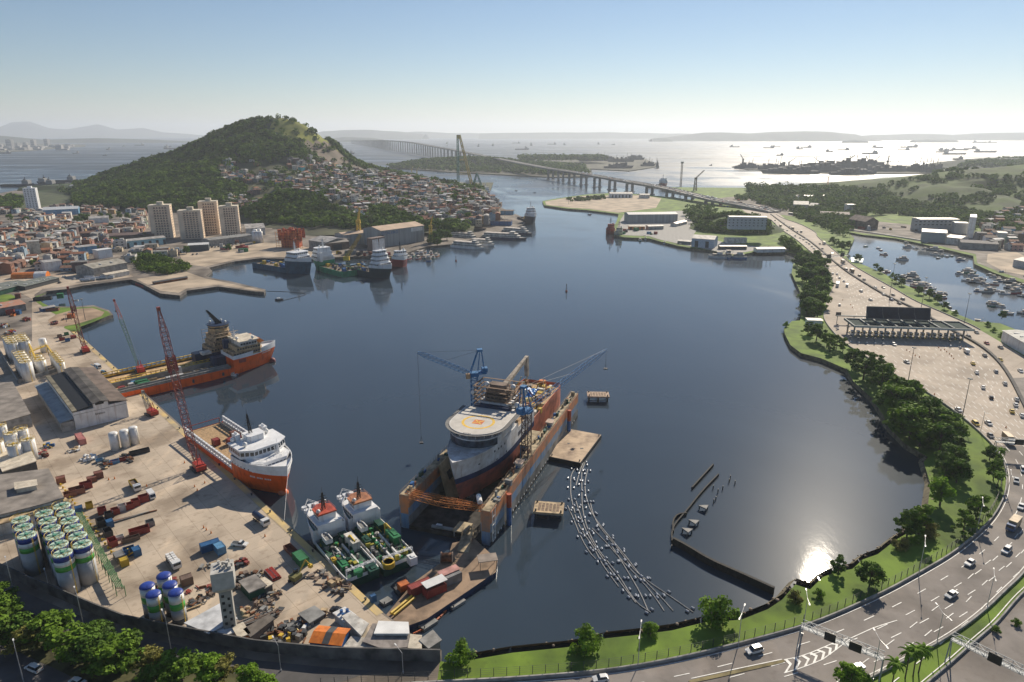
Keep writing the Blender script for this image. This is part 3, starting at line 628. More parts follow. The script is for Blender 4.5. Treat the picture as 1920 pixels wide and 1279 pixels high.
# trees behind the harbour and around the highway landfall
flat = lambda x, y: 2.5
woods('forest', flat, GP([(1400,352),(1500,354),(1580,356),(1660,366),(1690,400),(1620,408),(1560,388),(1480,372),(1400,364)], 2.5), 520, 4, 9, 26, 2.0, 'belt of dark trees behind the harbour sheds beyond the highway', 1.1)
woods('forest', flat, GP([(1540,353),(1640,363),(1700,357),(1730,352),(1720,366),(1640,376),(1540,364)], 2.5), 260, 4, 8, 26, 2.0, 'dark trees along the far shore left of the green hill', .9)
woods('forest', flat, GP([(1500,398),(1560,402),(1600,425),(1590,445),(1560,436),(1520,420)], 2.5), 120, 4, 7, 26, 1.6, 'dark trees beside the highway near the boatyard sheds', .9)
def hc(x, y):
    p = G(1380, 432, 0); r = math.hypot((x - p.x) / 1.0, (y - p.y)) / 62; return 2.5 + (17 * (1 - r * r) if r < 1 else -.5)
CHILL = GP([(1300,455),(1290,425),(1320,400),(1480,395),(1500,440),(1505,470),(1440,462)], 2.5)
_c = G(1380, 432, 0)
grid('hill', hc, _c.x - 130, _c.x + 130, _c.y - 70, _c.y + 70, 7, [lawn2])
woods('forest', hc, [(_c.x - 118, _c.y - 60), (_c.x + 118, _c.y - 60), (_c.x + 118, _c.y + 60), (_c.x - 118, _c.y + 60)], 330, 3, 6, 30, 1.2, 'wooded knoll beneath the long white building', ok=lambda x, y, z: hc(x, y) > 3 and noise.noise(Vector((x * .03, y * .03, 0))) < .18)
woods('forest', flat, GP([(1280,392),(1345,390),(1345,412),(1300,425),(1285,415)], 2.5), 70, 4, 7, 28, 1.4, 'dark round trees behind the waterside workshops', 1.2)
woods('forest', flat, GP([(1476,440),(1500,455),(1502,478),(1478,470),(1465,455)], 2.5), 50, 3, 6, 28, 1.3, 'dark trees on the slope beneath the highway', .9)
woods('forest', flat, GP([(1060,375),(1100,371),(1130,368),(1135,373),(1100,377),(1070,379)], 2.5), 60, 2.5, 4, 24, 1.4, 'scrubby trees on the sandy wharf', .7)
woods('forest', flat, GP([(0,372),(20,368),(45,374),(40,392),(0,396)], 2.5), 90, 3, 6, 26, 1.8, 'dark trees by the far left shore', .8)
woods('forest', flat, GP([(110,352),(200,352),(250,370),(250,385),(200,385),(170,372),(110,362)], 2.5), 220, 4, 7, 26, 1.8, 'trees at the foot of the hill around the long pale buildings', .9)
woods('forest', flat, GP([(240,488),(280,480),(350,495),(352,512),(300,516),(262,508)], 2.5), 150, 2.2, 4.5, 34, .8, 'thick green thicket behind the derelict pier', .8)
for k, x, y, h in [('broad2',155,418,14),('broad2',145,420,12),('broad2',165,416,12),('broad2',190,412,11),('broad2',205,414,11),('broad2',225,410,11),('broad2',240,412,11),('broad2',210,432,11),('broad2',212,462,11),('broad2',218,458,9),('broad2',272,448,8),('broad',62,500,7),('broad',45,475,6),('broad',20,415,11),('broad2',50,418,10),
                   ('broad',275,492,10),('broad2',430,470,8),('broad2',815,455,14),('broad2',826,452,15),('layer',808,458,12),('broad2',838,450,13),('broad2',820,462,11),('broad2',850,440,10),('broad',120,440,9),('broad',95,452,8),('broad2',350,476,9),('broad',420,412,11),('broad2',395,460,8),('broad',180,470,7)]:
    tree(k, x, y, h, 'in the left town', ('the towers', G(370, 445)), group='trees among the left shore buildings')
# ================= THE YARD =================
def ax(p, q, z=2.55):
    a, b = G(*p, z), G(*q, z); return (a + b) / 2, (b - a).length, brg(a, b)
QA = brg(G(719, 1149), G(320, 780))      # direction of the quay edge
Qd = Vector((math.cos(QA), math.sin(QA), 0)); Qn = Vector((-Qd.y, Qd.x, 0))
NW = ('the water tower', G(435, 1190)); NQ = ('the tall red crane', G(370, 880)); NS = ('the green and blue silos', G(125, 1060))
def text(body, size, mat, parent, loc, rot, depth=.03, name='lettering'):
    cu = bpy.data.curves.new(name, 'FONT'); cu.body = body; cu.size = size; cu.align_x = 'CENTER'; cu.align_y = 'CENTER'; cu.extrude = depth; cu.resolution_u = 2
    to = bpy.data.objects.new(name, cu); S.collection.objects.link(to); dg = bpy.context.evaluated_depsgraph_get(); dg.update()
    me = bpy.data.meshes.new_from_object(to.evaluated_get(dg)); bpy.data.objects.remove(to)
    o = bpy.data.objects.new(name, me); me.materials.clear(); me.materials.append(mat); S.collection.objects.link(o); o.parent = parent; o.location = loc; o.rotation_euler = rot; return o
# quay edge: yellowish fender strip and bollards
qe = [G(719, 1149) + Vector((0, 0, 0)), G(140, 620)]
mb = MB(); a, b = qe; n = Qn if (Qn.x < 0) else -Qn
mb.face([a + Vector((0, 0, .10)), b + Vector((0, 0, .10)), b + n * 2.2 + Vector((0, 0, .10)), a + n * 2.2 + Vector((0, 0, .10))])
struct(mb.build('quay_edge', M('worn_yellow_edge', (.55, .40, .16), .85, 0, .5, .12, col2=(.30, .27, .22), detail=9)))
bl = (b - a).length; bm = MB().cyl(0, 0, 0, .5, .28, .22, 8).cyl(0, 0, .5, .75, .4, .4, 8).build('bollard', dark)
for i in range(24):
    p = a.lerp(b, (i + .5) / 24) + n * .9 + Vector((0, 0, .1)); o = bm if i == 0 else bm.copy()
    if i: S.collection.objects.link(o)
    o.location = p; tag(o, 'iron mooring bollard on the yellow quay edge', 'bollard', 'bollards along the quay', ('the quay corner', a))
# perimeter wall
WP = GP([(-60, 1047), (0, 1074), (60, 1101), (117, 1124), (178, 1151), (237, 1174), (350, 1197), (480, 1221), (620, 1235), (826, 1240)])
pw = barrier(WP, 'perimeter_wall', 'long stained grey concrete wall around the shipyard beside the shaded road', 'wall', .4, 3.6, M('stained_wall', (.13, .125, .12), .95, 0, .45, .25, col2=(.05, .05, .05)))
# generic repeated things
CM = {k: M(k + '_container', c, .55, .1, .3, .3, detail=6) for k, c in {'red': (.30,.05,.04), 'rust': (.22,.09,.06), 'blue': (.03,.12,.28), 'light blue': (.12,.30,.50), 'green': (.04,.20,.08), 'white': (.62,.62,.60), 'grey': (.24,.24,.24), 'orange': (.55,.16,.04), 'pink': (.55,.22,.20), 'brown': (.19,.13,.10), 'yellow': (.55,.38,.04), 'tan': (.42,.33,.22), 'dark': (.05,.05,.055)}.items()}
def container(l, w, h, col, open_top=False):
    t = T('container', 'x', 'container'); mb = MB(); m = CM[col]
    if open_top:
        mb.box(-l/2, -w/2, 0, l/2, w/2, .15); mb.box(-l/2, -w/2, .15, l/2, -w/2+.12, h); mb.box(-l/2, w/2-.12, .15, l/2, w/2, h); mb.box(-l/2, -w/2+.12, .15, -l/2+.12, w/2-.12, h); mb.box(l/2-.12, -w/2+.12, .15, l/2, w/2-.12, h)
    else: mb.box(-l/2+.06, -w/2+.06, .05, l/2-.06, w/2-.06, h-.05)
    mb.build('body', m, t); f = MB()
    for x in (-l/2, l/2-.14):
        for y in (-w/2, w/2-.14): f.box(x-.02, y-.02, 0, x+.16, y+.16, h+.02)
    for y in (-w/2, w/2-.12):
        f.box(-l/2, y, h-.1, l/2, y+.12, h+.04)
    f.build('corner_frame', m, t)
    if not open_top:
        d = MB(); k = max(3, int(l / .6))
        for i in range(k):
            x = -l/2 + l * (i + .5) / k; d.box(x-.06, -w/2+.02, .2, x+.06, w/2-.02, h-.02)
        d.build('ribbed_side', m, t)
    return t
CT = {}
def cont(px, py, l, w, h, col, ang=0, op=False, where='in the yard', near=NW, z=2.55, label=None, cat='container'):
    k = (l, w, h, col, op)
    if k not in CT: CT[k] = container(*k)
    g = G(px, py, z); lb = label or f"{col if col != 'dark' else 'dark grey'} {'open topped cargo skip' if op else 'shipping container'} {where}"
    o = dup(CT[k], g, QA + R(ang), lb, near if not label else None, group='containers and skips in the yard'); o['category'] = 'skip' if op else cat; return o
wh2 = 'on the paved yard'
for px, py, l, w, h, c, a, op in [
    (152,828,9,2.6,2.6,'pink',0,0),(262,1000,6,2.5,2,'red',84,1),(282,985,2.6,2.4,1.8,'grey',84,1),(192,962,2.6,2.4,2,'red',84,1),(205,970,2.6,2.4,2,'dark',84,1),(217,963,2.6,2.4,2,'red',84,1),(230,956,2.6,2.4,2,'white',84,1),(244,953,2.6,2.4,2,'red',84,1),(255,948,2.6,2.4,2.4,'red',84,1),(270,940,3.2,2.4,2.4,'red',84,1),
    (115,905,3,2.4,2.4,'rust',84,0),(145,925,5,3.4,2.2,'rust',84,1),(162,915,4,2.4,2.4,'red',84,1),(173,903,3.2,2.4,2,'rust',84,0),(186,896,3,2.4,2.6,'rust',84,0),(132,930,4,3,1.6,'rust',84,1),
    (148,960,2.6,2.4,2,'blue',84,0),(168,952,2.2,2.2,2,'yellow',84,1),(190,985,3.4,2.4,2.4,'dark',0,1),(207,987,2.4,2,2.4,'blue',0,0),(203,1003,3.6,2.4,2,'dark',0,1),(212,1022,3.4,2.4,2.2,'red',0,1),(224,1010,2.6,1.6,1,'white',84,1),(246,1014,5.2,1.6,1.4,'brown',84,1),
    (225,1050,4,2.6,2.4,'grey',0,0),(234,1060,2.2,2.2,2.4,'yellow',0,0),(243,1038,3.2,2.2,2.2,'blue',84,1),(257,1040,3,2.2,2.4,'blue',0,0),(395,1030,5.8,2.6,2.6,'blue',84,0),(413,1035,4,2.6,2.6,'light blue',0,0),
    (215,868,3.4,2.4,1.2,'light blue',84,1),(203,872,3,1.6,1,'orange',84,1),(224,865,6,2,1,'red',84,1),(262,850,7.5,2.2,1.5,'dark',84,1),(187,866,2.6,2,1.2,'light blue',84,1),
    (546,1035,6,2.4,1.4,'rust',0,1),(561,1050,3,3,2.6,'green',0,0),(568,1058,3,3,2.6,'green',0,0),(351,1095,3.2,2.6,2.6,'brown',84,0),(605,1165,0,0,0,'',0,0),
    (117,638,3.2,2.4,1.6,'red',84,1),(127,640,2.6,2.4,1.8,'blue',84,1),(138,634,3,2.6,1.8,'red',84,0),(112,632,2.6,2.2,1.6,'brown',84,1),(125,628,2.6,2.4,1.6,'green',84,1)]:
    if l: cont(px, py, l, w, h, c, a, bool(op), wh2)
# PSV style trucks, pick-ups are built with the vehicles further down (wants prototypes)
# --- tanks
def tank(name, px, py, h, r, parts, label, near, group, cat='tank', dome=False, z=2.55, rail=None, topm=None):
    t = T(name, label, cat, G(px, py, z), random.random() * .6, group, near)
    z0 = 0
    for i, (fr, m) in enumerate(parts):
        z1 = h * fr; MB().cyl(0, 0, z0, z1, r, r, 22).build('wall' if i == 0 else 'painted_band', m, t, True); z0 = z1
    if dome: MB().ball(0, 0, h, r * 1.03, 20, 5, sz=.38, z0=0).build('dome', topm, t, True)
    else:
        MB().cyl(0, 0, h, h + .25, r * .99, r * .9, 22).build('top', topm or (M('mint_lid', (.52,.66,.55), .5, 0, .35, .8) if rail == 'g' else M('cream_lid', (.62,.58,.46), .6)), t)
        mb = MB(); mb.cyl(0, 0, h + .25, h + .7, r * .18, n=8)
        for k in range(6): aa = k * PI / 3; mb.tube((0, 0, h + .5), (r * .8 * math.cos(aa), r * .8 * math.sin(aa), h + .35), .1, 4)
        mb.build('pipework', teal if rail == 'g' else yellow, t)
        rr = MB()
        for k in range(16):
            a0, a1 = k * PI / 8, (k + 1) * PI / 8
            rr.tube((r * math.cos(a0), r * math.sin(a0), h + 1.1), (r * math.cos(a1), r * math.sin(a1), h + 1.1), .05, 3); rr.tube((r * math.cos(a0), r * math.sin(a0), h), (r * math.cos(a0), r * math.sin(a0), h + 1.1), .04, 3)
        rr.build('railing', yellow, t)
    ld = MB()
    for yy in (-.25, .25): ld.tube((r * .7 + .35, -r * .72 + yy, 0), (r * .7 + .35, -r * .72 + yy, h), .06, 4)
    for k in range(int(h / .8)): ld.tube((r * .7 + .35, -r * .72 - .25, k * .8), (r * .7 + .35, -r * .72 + .25, k * .8), .04, 3)
    ld.build('ladder', yellow, t)
    return t
sg = M('silo_grey', (.40, .41, .42), .6, 0, .2, .3); sgreen = paint('silo_green', (.07, .36, .06)); sblue = paint('silo_blue', (.02, .05, .28))
f0 = [G(133, 1108), G(168, 1090), G(66, 1072)]
for c, (b0, nn) in enumerate(zip(f0, (6, 6, 3))):
    for i in range(nn):
        p = b0 + Qd * 5.75 * i; q = project(p.x, p.y, 2.5)
        tank('silo', q[0], q[1], 12.6, 2.55, [(.62, sg), (.75, sgreen), (.87, white), (1, sblue)], 'striped silo with mint pipework on its lid', ('the perimeter wall', G(240, 1175)), 'striped silos beside the perimeter wall', 'silo', rail='g')
for px, py in [(285,1152),(297,1168),(316,1132),(327,1150),(338,1165)]:
    tank('silo', px, py, 9.2, 1.9, [(.18, dark), (.5, sg), (.72, sgreen), (.93, white)], 'silo with glossy blue dome and green band', NW, 'blue domed silos', 'silo', True, topm=sblue)
for px, py in [(217,843),(237,838),(254,832)]:
    tank('tank', px, py, 7.4, 1.75, [(1, white)], 'slim white upright tank standing in the yard', ('the black roofed warehouse', G(190, 780)), 'three slim white tanks', dome=True, topm=white)
wt = ('the black roofed warehouse', G(190, 780))
for (px, py), nn in [((55,714), 5), ((80,700), 3), ((30,676), 4), ((52,672), 4)]:
    b0 = G(px, py)
    for i in range(nn):
        p = b0 + Qd * (5.6 if px > 52 else 5.2) * i; q = project(p.x, p.y, 2.5)
        tank('tank', q[0], q[1], 10.6 if nn != 3 else 7.5, 3.0 if nn != 3 else 2.7, [(1, white)], 'squat white storage tank with railed cream lid', wt, 'white storage tanks')
b0 = G(118, 702)
for i in range(6):
    p = b0 + Qd * 4.4 * i; q = project(p.x, p.y, 2.5)
    tank('tank', q[0], q[1], 7, 1.8, [(1, white)], 'small white tank under the yellow walkway', wt, 'small white tanks')
tank('tank', 84, 660, 8, 2.1, [(1, white)], 'lone white tank with rounded top', None, None, dome=True, topm=white)
for px, py in [(2,868),(28,850),(48,842),(60,862),(34,872),(-12,880),(8,835)]:
    tank('tank', px, py, 9, 2.4, [(1, white)], 'white storage tank beside the cream flat canopy', ('the cream canopy', G(35, 880)), 'tanks by the cream canopy')
wk = T('walkway', 'yellow steel walkway over the white storage tanks', 'walkway', G(95, 690)); mbk = MB(); p0 = G(95, 690)
for u, v, zz in [((60,682),(92,668),9.5), ((92,668),(118,706),9), ((72,700),(60,672),11.5)]:
    A, B = G(*u) - p0, G(*v) - p0; A.z = B.z = zz - 2.5
    for o2 in (-.5, .5): mbk.tube(A + Vector((o2, 0, 1)), B + Vector((o2, 0, 1)), .07, 4); mbk.tube(A + Vector((o2, 0, 0)), B + Vector((o2, 0, 0)), .12, 4)
    mbk.tube(A, B, .45, 4); mbk.tube(A, (A.x, A.y, 0), .15, 4); mbk.tube(B, (B.x, B.y, 0), .15, 4)
mbk.build('deck', yellow, wk)
# --- warehouse with black roof
fr_, fl_ = G(242, 782), G(142, 805); Wd = (fr_ - fl_).length; La_ = 62.
ang = QA
wn = (fl_ - fr_).normalized(); wd = Qd
def frame(t, origin): t.location = origin
big = T('warehouse', 'big white warehouse with weathered black roof beside the quay', 'warehouse', fr_, ang)
# local: x along the quay away from camera, y to the left
sgn = 1 if Vector((-math.sin(ang), math.cos(ang), 0)).dot(wn) > 0 else -1
def yb(y0, y1): return (min(sgn * y0, sgn * y1), max(sgn * y0, sgn * y1))
def bxy(mb, x0, x1, y0, y1, z0, z1, m=None): a_, b_ = yb(y0, y1); mb.box(x0, a_, z0, x1, b_, z1, m); return mb
sk = (wn.dot(wd)); Ww = Wd * math.sqrt(1 - sk * sk)
off_ = Wd * sk
bw = MB()
def col4(mb, pts, m=None): mb.face([(x, sgn * y, z) for x, y, z in (pts if sgn > 0 else pts[::-1])], m)
bxy(bw, 0, La_, 0, Ww, 0, 8.2); bw.build('wall', white, big)
def slope(y0, z0, y1, z1, th=.25, x0=-.6, x1=None):
    mb = MB(); x1 = La_ + .6 if x1 is None else x1
    P = [(x0, y0, z0), (x1, y0, z0), (x1, y1, z1), (x0, y1, z1)]
    v = [(x, sgn * y, z) for x, y, z in P] + [(x, sgn * y, z + th) for x, y, z in P]
    f = [(0, 1, 2, 3), (7, 6, 5, 4), (0, 4, 5, 1), (1, 5, 6, 2), (2, 6, 7, 3), (3, 7, 4, 0)]
    mb.mesh(v, f if sgn < 0 else [x[::-1] for x in f]); return mb
slope(-.5, 8.25, Ww * .34, 9.9).build('roof', M('brown_black_roof', (.15, .115, .095), .85, 0, .35, .2), big)
g1 = MB(); bxy(g1, 0, La_, Ww * .34, Ww * .62, 8.2, 10.2); g1.build('clerestory_wall', white, big)
slope(Ww * .32, 10.2, Ww * .48, 10.9, x1=La_ * 1.0).build('roof', darkroof, big); slope(Ww * .48, 10.9, Ww * .63, 10.3).build('roof', darkroof, big)
slope(Ww * .63, 9.5, Ww * .93, 8.4, x0=.3, x1=La_ - .4).build('roof_slope', M('black_roof', (.012, .015, .02), .7), big)
k_ = MB(); bxy(k_, 0, La_, Ww * .92, Ww + .2, 8.2, 9.0); k_.build('parapet', M('mossy_parapet', (.20, .18, .13), .9, 0, .4, .3), big)
k_ = MB(); bxy(k_, -.12, 0, Ww * .42, Ww * .58, 9.4, 10.3); k_.build('window', black, big)
k_ = MB(); bxy(k_, -.08, 0, 0.2, Ww - .2, 6.9, 7.05); k_.build('ledge', grey, big)
lean = MB(); bxy(lean, 0, La_, Ww + .2, Ww + 5, 0, 4.6); lean.build('lean_to_wall', conc2, big)
slope(Ww + .2, 5.6, Ww + 5.6, 4.8).build('lean_to_roof', M('pale_blue_roof', (.30, .34, .36), .6, .1, .25, .2), big)
text('brasco', 1.5, dark, big, (-.15, sgn * Ww * .52, 5.2), (R(90), 0, R(-90)))
k_ = MB(); bxy(k_, 50, 51, -.2, -.1, 0, 3); k_.build('door', dark, big)
# --- buildings on the left edge
def slab(name, label, cat, pts, h, wm, rm, z=2.5, over=.5, roof_h=.3, windows=None):
    P = GP(pts, z); c = sum(P, Vector()) / len(P); t = T(name, label, cat, c)
    L_ = [p - c for p in P]; MB().prism(L_, 0, h).build('wall', wm, t)
    O = [p * (1 + over / p.length) for p in L_]; MB().prism(O, h + .002, h + roof_h).build('roof', rm, t)
    if windows:
        i, n_, z0, z1, wm2 = windows; a_, b_ = L_[i], L_[(i + 1) % len(L_)]; d = (b_ - a_); o2 = Vector((d.y, -d.x, 0)).normalized()
        if o2.dot((a_ + b_) / 2) < 0: o2 = -o2
        for k in range(n_):
            u, v = a_ + d * ((k + .25) / n_) + o2 * .04, a_ + d * ((k + .75) / n_) + o2 * .04
            mb = MB(); mb.face([(u.x, u.y, z0), (v.x, v.y, z0), (v.x, v.y, z1), (u.x, u.y, z1)]); w_ = mb.build('window', wm2, t)
            w_.data.update()
    return t
def shed(name, label, cat, p, q, wdt, h, hr, wm, rm, z=2.5, side=1, th=.15, open_=False, door=None, skyl=0):
    """gabled building whose near long wall runs from ground point p to q; it extends away by wdt"""
    a_, b_ = G(*p, z), G(*q, z); d = (b_ - a_).normalized(); nrm = Vector((-d.y, d.x, 0)) * side
    c = (a_ + b_) / 2 + nrm * wdt / 2; l = (b_ - a_).length; t = T(name, label, cat, c, brg(a_, b_))
    if open_:
        mb = MB()
        for x in (-l/2+.3, 0, l/2-.3):
            for y in (-wdt/2+.3, wdt/2-.3): mb.tube((x, y, 0), (x, y, h), .15, 5)
        mb.build('post_frame', dark, t)
    else: MB().gwall(l, wdt, h, hr).build('wall', wm, t)
    MB().gable(l, wdt, h + .02, hr + .02, .5, th=th).build('roof', rm, t)
    for k in range(skyl):
        x = -l/2 + l * (k + 1) / (skyl + 1); MB().box(x - .35, -wdt * .32, (h + (hr - h) * .36) + .25, x + .35, -wdt * .12, (h + (hr - h) * .62) + .42).build('skylight', white, t)
    if door:
        for x, w_ in door: MB().box(x - w_/2, -wdt/2 - .05, 0, x + w_/2, -wdt/2 - .005, h * .75).build('door', dark, t)
    return t
slab('warehouse', 'grey brown warehouse with row of skylights at the left edge', 'warehouse', [(-60,745),(28,738),(62,800),(-40,830)], 6, conc2, M('greybrown_roof', (.27,.24,.21), .85, 0, .3, .2))
slab('canopy', 'cream flat roofed canopy over machinery at the left edge', 'canopy', [(-10,862),(55,850),(72,885),(10,905)], 4.6, dark, cream)
slab('office_building', 'long low office building with a broad grey brown roof at the left edge', 'building', [(-80,1000),(-20,920),(95,905),(124,962),(-40,1005)], 5.5, offwhite, M('greybrown_roof', (.27,.24,.21), .85), windows=(3, 8, 2.2, 3.8, glass))
mon = slab('roof_lantern', 'cream raised lantern on the broad office roof', 'roof lantern', [(30,913),(68,908),(70,918),(32,925)], 1.5, cream, cream, z=8.3)
slab('office_block', 'white low office block with dark windows above the striped silos', 'building', [(-60,1000),(125,955),(140,968),(-50,1020)], 4.2, offwhite, tan, windows=(3, 9, 1.6, 3, glass))
shed('shed', 'long shed with rusty red striped roof at the left edge', 'shed', (-30,597), (50,582), 18, 5, 7.2, grey, M('rusty_roof', (.36,.15,.09), .85, 0, .45, .35, col2=(.34,.27,.22)), skyl=1)
# yard wall beside tanks
barrier(GP([(-30,640),(0,660),(35,720),(60,712),(118,695)]), 'boundary_wall', 'grey wall enclosing the white storage tanks', 'wall', .3, 2.4, conc2)
# pipe rack beside the silos
pr_ = T('pipe_rack', 'long green steel pipe rack running beside the striped silos', 'pipe rack', G(190, 1040)); o0 = G(190, 1040); mbp = MB()
A, B = G(150, 975) - o0, G(228, 1118) - o0
for k in range(-2, 3): mbp.tube(A + Vector((k * .5, 0, 3)), B + Vector((k * .5, 0, 3)), .14, 5)
for k in range(14):
    p = A.lerp(B, k / 13); mbp.tube(p + Vector((-1.3, 0, 0)), p + Vector((-1.3, 0, 3.6)), .12, 4); mbp.tube(p + Vector((1.3, 0, 0)), p + Vector((1.3, 0, 3.6)), .12, 4); mbp.tube(p + Vector((-1.4, 0, 2.7)), p + Vector((1.4, 0, 2.7)), .1, 4)
mbp.build('pipes', M('rack_green', (.10,.20,.09), .7), pr_)
vp = MB()
A, B = G(110, 905) - o0, G(215, 1045) - o0
for k in range(22): p = A.lerp(B, k / 21); vp.cyl(p.x, p.y, 0, .9, .3, n=7); vp.tube((p.x, p.y, .6), (p.x + 1.1, p.y, .6), .12, 4)
vp.build('valves', yellow, pr_)
dk = MB().sheet([p - o0 for p in GP([(178,985),(196,985),(232,1118),(210,1112)])], .03).build('drip_tray', M('tray_green', (.07,.12,.06), .8), pr_)
# water tower
wtw = T('water_tower', 'tall square concrete water tower with a boxy tank and grille shaft', 'water tower', G(434, 1188), R(20))
MB().box(-1.5, -1.5, 0, 1.5, 1.5, 14.2).build('shaft', M('tower_concrete', (.36,.35,.32), .9, 0, .3, .3), wtw)
g_ = MB()
for k in range(11): g_.box(.4 if k % 2 else -1.0, -1.56, 2 + k * 1.05, 1.0 if k % 2 else -.3, -1.502, 2.8 + k * 1.05); g_.box(-1.56, -.5, 2 + k * 1.05, -1.502, .5, 2.7 + k * 1.05)
g_.build('grille', black, wtw)
MB().mesh([(-1.6,-1.6,14.2),(1.6,-1.6,14.2),(1.6,1.6,14.2),(-1.6,1.6,14.2),(-2.7,-2.7,15.6),(2.7,-2.7,15.6),(2.7,2.7,15.6),(-2.7,2.7,15.6),(-2.7,-2.7,20.6),(2.7,-2.7,20.6),(2.7,2.7,20.6),(-2.7,2.7,20.6)],
    [(0,1,5,4),(1,2,6,5),(2,3,7,6),(3,0,4,7),(4,5,9,8),(5,6,10,9),(6,7,11,10),(7,4,8,11),(8,9,10,11)]).build('tank', M('tower_concrete2', (.48,.47,.44), .85, 0, .2, .4), wtw)
g_ = MB()
for k in range(14): x, y = random.uniform(-2.4, 2.4), random.uniform(-2.4, 2.4); g_.box(x, y, 20.6, x + random.uniform(.2, .9), y + random.uniform(.2, .9), 20.6 + random.uniform(.2, 1.2))
g_.tube((1.5, 1.5, 20.6), (1.5, 1.5, 23), .06); g_.build('antennas', offwhite, wtw)
# --- crawler cranes
def crane(px, py, tip, boom_w, label, base=red, boomm=redc, mid=None, sc=1., house=None, z=2.55, up=None, n=26, split=None):
    g = G(px, py, z); tp = Vector(tip); t = T('crawler_crane', label, 'crane', g, brg(g, tp)); rr = math.hypot(tp.x - g.x, tp.y - g.y); hz = tp.z - g.z
    s = sc; mb = MB()
    for y in (-1.9 * s, 1.9 * s):
        k = MB(); k.box(-3 * s, y - .5 * s, 0, 3 * s, y + .5 * s, 1.1 * s); k.build('track', dark, t)
    MB().box(-2.6*s, -1.3*s, .5*s, 2.4*s, 1.3*s, 1.4*s).build('undercarriage', rust, t)
    MB().box(-3.6*s, -1.7*s, 1.4*s, 1.2*s, 1.7*s, 3.4*s).box(-4.6*s, -1.9*s, 1.2*s, -3.6*s, 1.9*s, 3.0*s).build('machinery_house', house or base, t)
    c = MB().box(1.2*s, -1.8*s, 1.5*s, 2.6*s, -.5*s, 3.5*s).build('cab', base, t); MB().box(2.6*s, -1.7*s, 2.3*s, 2.65*s, -.6*s, 3.3*s).build('window', glass, c)
    f = Vector((1.6*s, 0, 1.6*s)); e = Vector((rr, 0, hz))
    if split:
        m_ = f.lerp(e, split); MB().lattice(f, m_, boom_w * .4, boom_w, int(n * split), .13 * s, wm=None).build('boom', boomm, t); MB().lattice(m_, e, boom_w * .9, boom_w * .3, int(n * (1 - split)), .11 * s).build('boom', mid, t)
    else:
        MB().lattice(f, e, boom_w * .35, boom_w * .3, n, .14 * s, wm=boom_w).build('boom', boomm, t)
        if mid: a_, b_ = f.lerp(e, .60), f.lerp(e, .70); MB().lattice(a_, b_, boom_w * 1.1, boom_w * 1.1, 3, .42 * s).build('boom_panel', mid, t)
    MB().box(e.x - .7*s, -.6*s, e.z - .5*s, e.x + .7*s, .6*s, e.z + .9*s).build('boom_head', boomm if not split else mid, t)
    gt = Vector((-2.2*s, 0, 7.5*s)); w = MB()
    for y in (-.9*s, .9*s): w.tube((-3.2*s, y, 3.2*s), (-2.2*s, y*.5, 7.5*s), .16*s); w.tube((.8*s, y, 3.2*s), (-2.2*s, y*.5, 7.5*s), .12*s)
    w.build('gantry', base, t); w = MB()
    for y in (-.6*s, .6*s): w.tube((gt.x, y, gt.z), (e.x, y*.6, e.z), .05*s, 3)
    w.build('pendant_lines', dark, t)
    w = MB().tube((e.x + .8*s, 0, e.z), (e.x + .8*s, 0, up or 12), .05*s, 3).box(e.x + .5*s, -.3*s, (up or 12) - 1.2, e.x + 1.1*s, .3*s, (up or 12)).build('hook_line', dark, t)
    return t
def tip(px, py, y): d = ray(px, py); return (d.x * y / d.y, y, CH + d.z * y / d.y)
g_ = G(372, 880); crane(372, 880, tip(297, 580, g_.y + 16), 2.4, 'tall red lattice crawler crane beside the white and orange supply ship', mid=redc, up=26, n=34)
g_ = G(160, 660); crane(160, 660, tip(127, 540, g_.y + 16), 2.0, 'red lattice crawler crane near the far end of the quay', mid=redc, up=20, n=26)
g_ = G(284, 778); crane(284, 778, tip(268, 735, g_.y + 3), 1.6, 'small red crawler crane with a short grey boom beside the warehouse', boomm=M('boom_grey', (.25,.24,.21), .6), n=8, sc=.9, up=8)
# --- clutter
JR = random.Random(21)
def junk(px, py, l, w, n, mats, label, h=1.2, z=2.55, ang=0, name='scrap_pile', cat='scrap pile', long=False, solid=True):
    g = G(px, py, z); mb = MB()
    for i in range(n):
        m = JR.randrange(len(mats)); x, y = JR.uniform(-l/2, l/2), JR.uniform(-w/2, w/2); hh = JR.uniform(.2, h); 
        if long: mb.ob(x * .3, y, hh - .2, hh + .1, l * JR.uniform(.5, 1), JR.uniform(.15, .45), JR.uniform(-.08, .08), m)
        elif JR.random() < .35: mb.tube((x, y, JR.uniform(.1, hh)), (x + JR.uniform(-2, 2), y + JR.uniform(-2, 2), JR.uniform(.1, hh)), JR.uniform(.08, .25), 5, m)
        else: mb.ob(x, y, 0, hh, JR.uniform(.4, 2), JR.uniform(.3, 1.4), JR.uniform(0, 3), m)
    o = mb.build(name, mats, None); o.location = g; o.rotation_euler.z = QA + R(ang); tag(o, label if label.count(' ') > 2 else label + ' on the yard', cat, near=NW); return o
jm = [rust, grey, brown, dark, tan, brown]; jc = [blue, red, grey, white, yellow, rust]
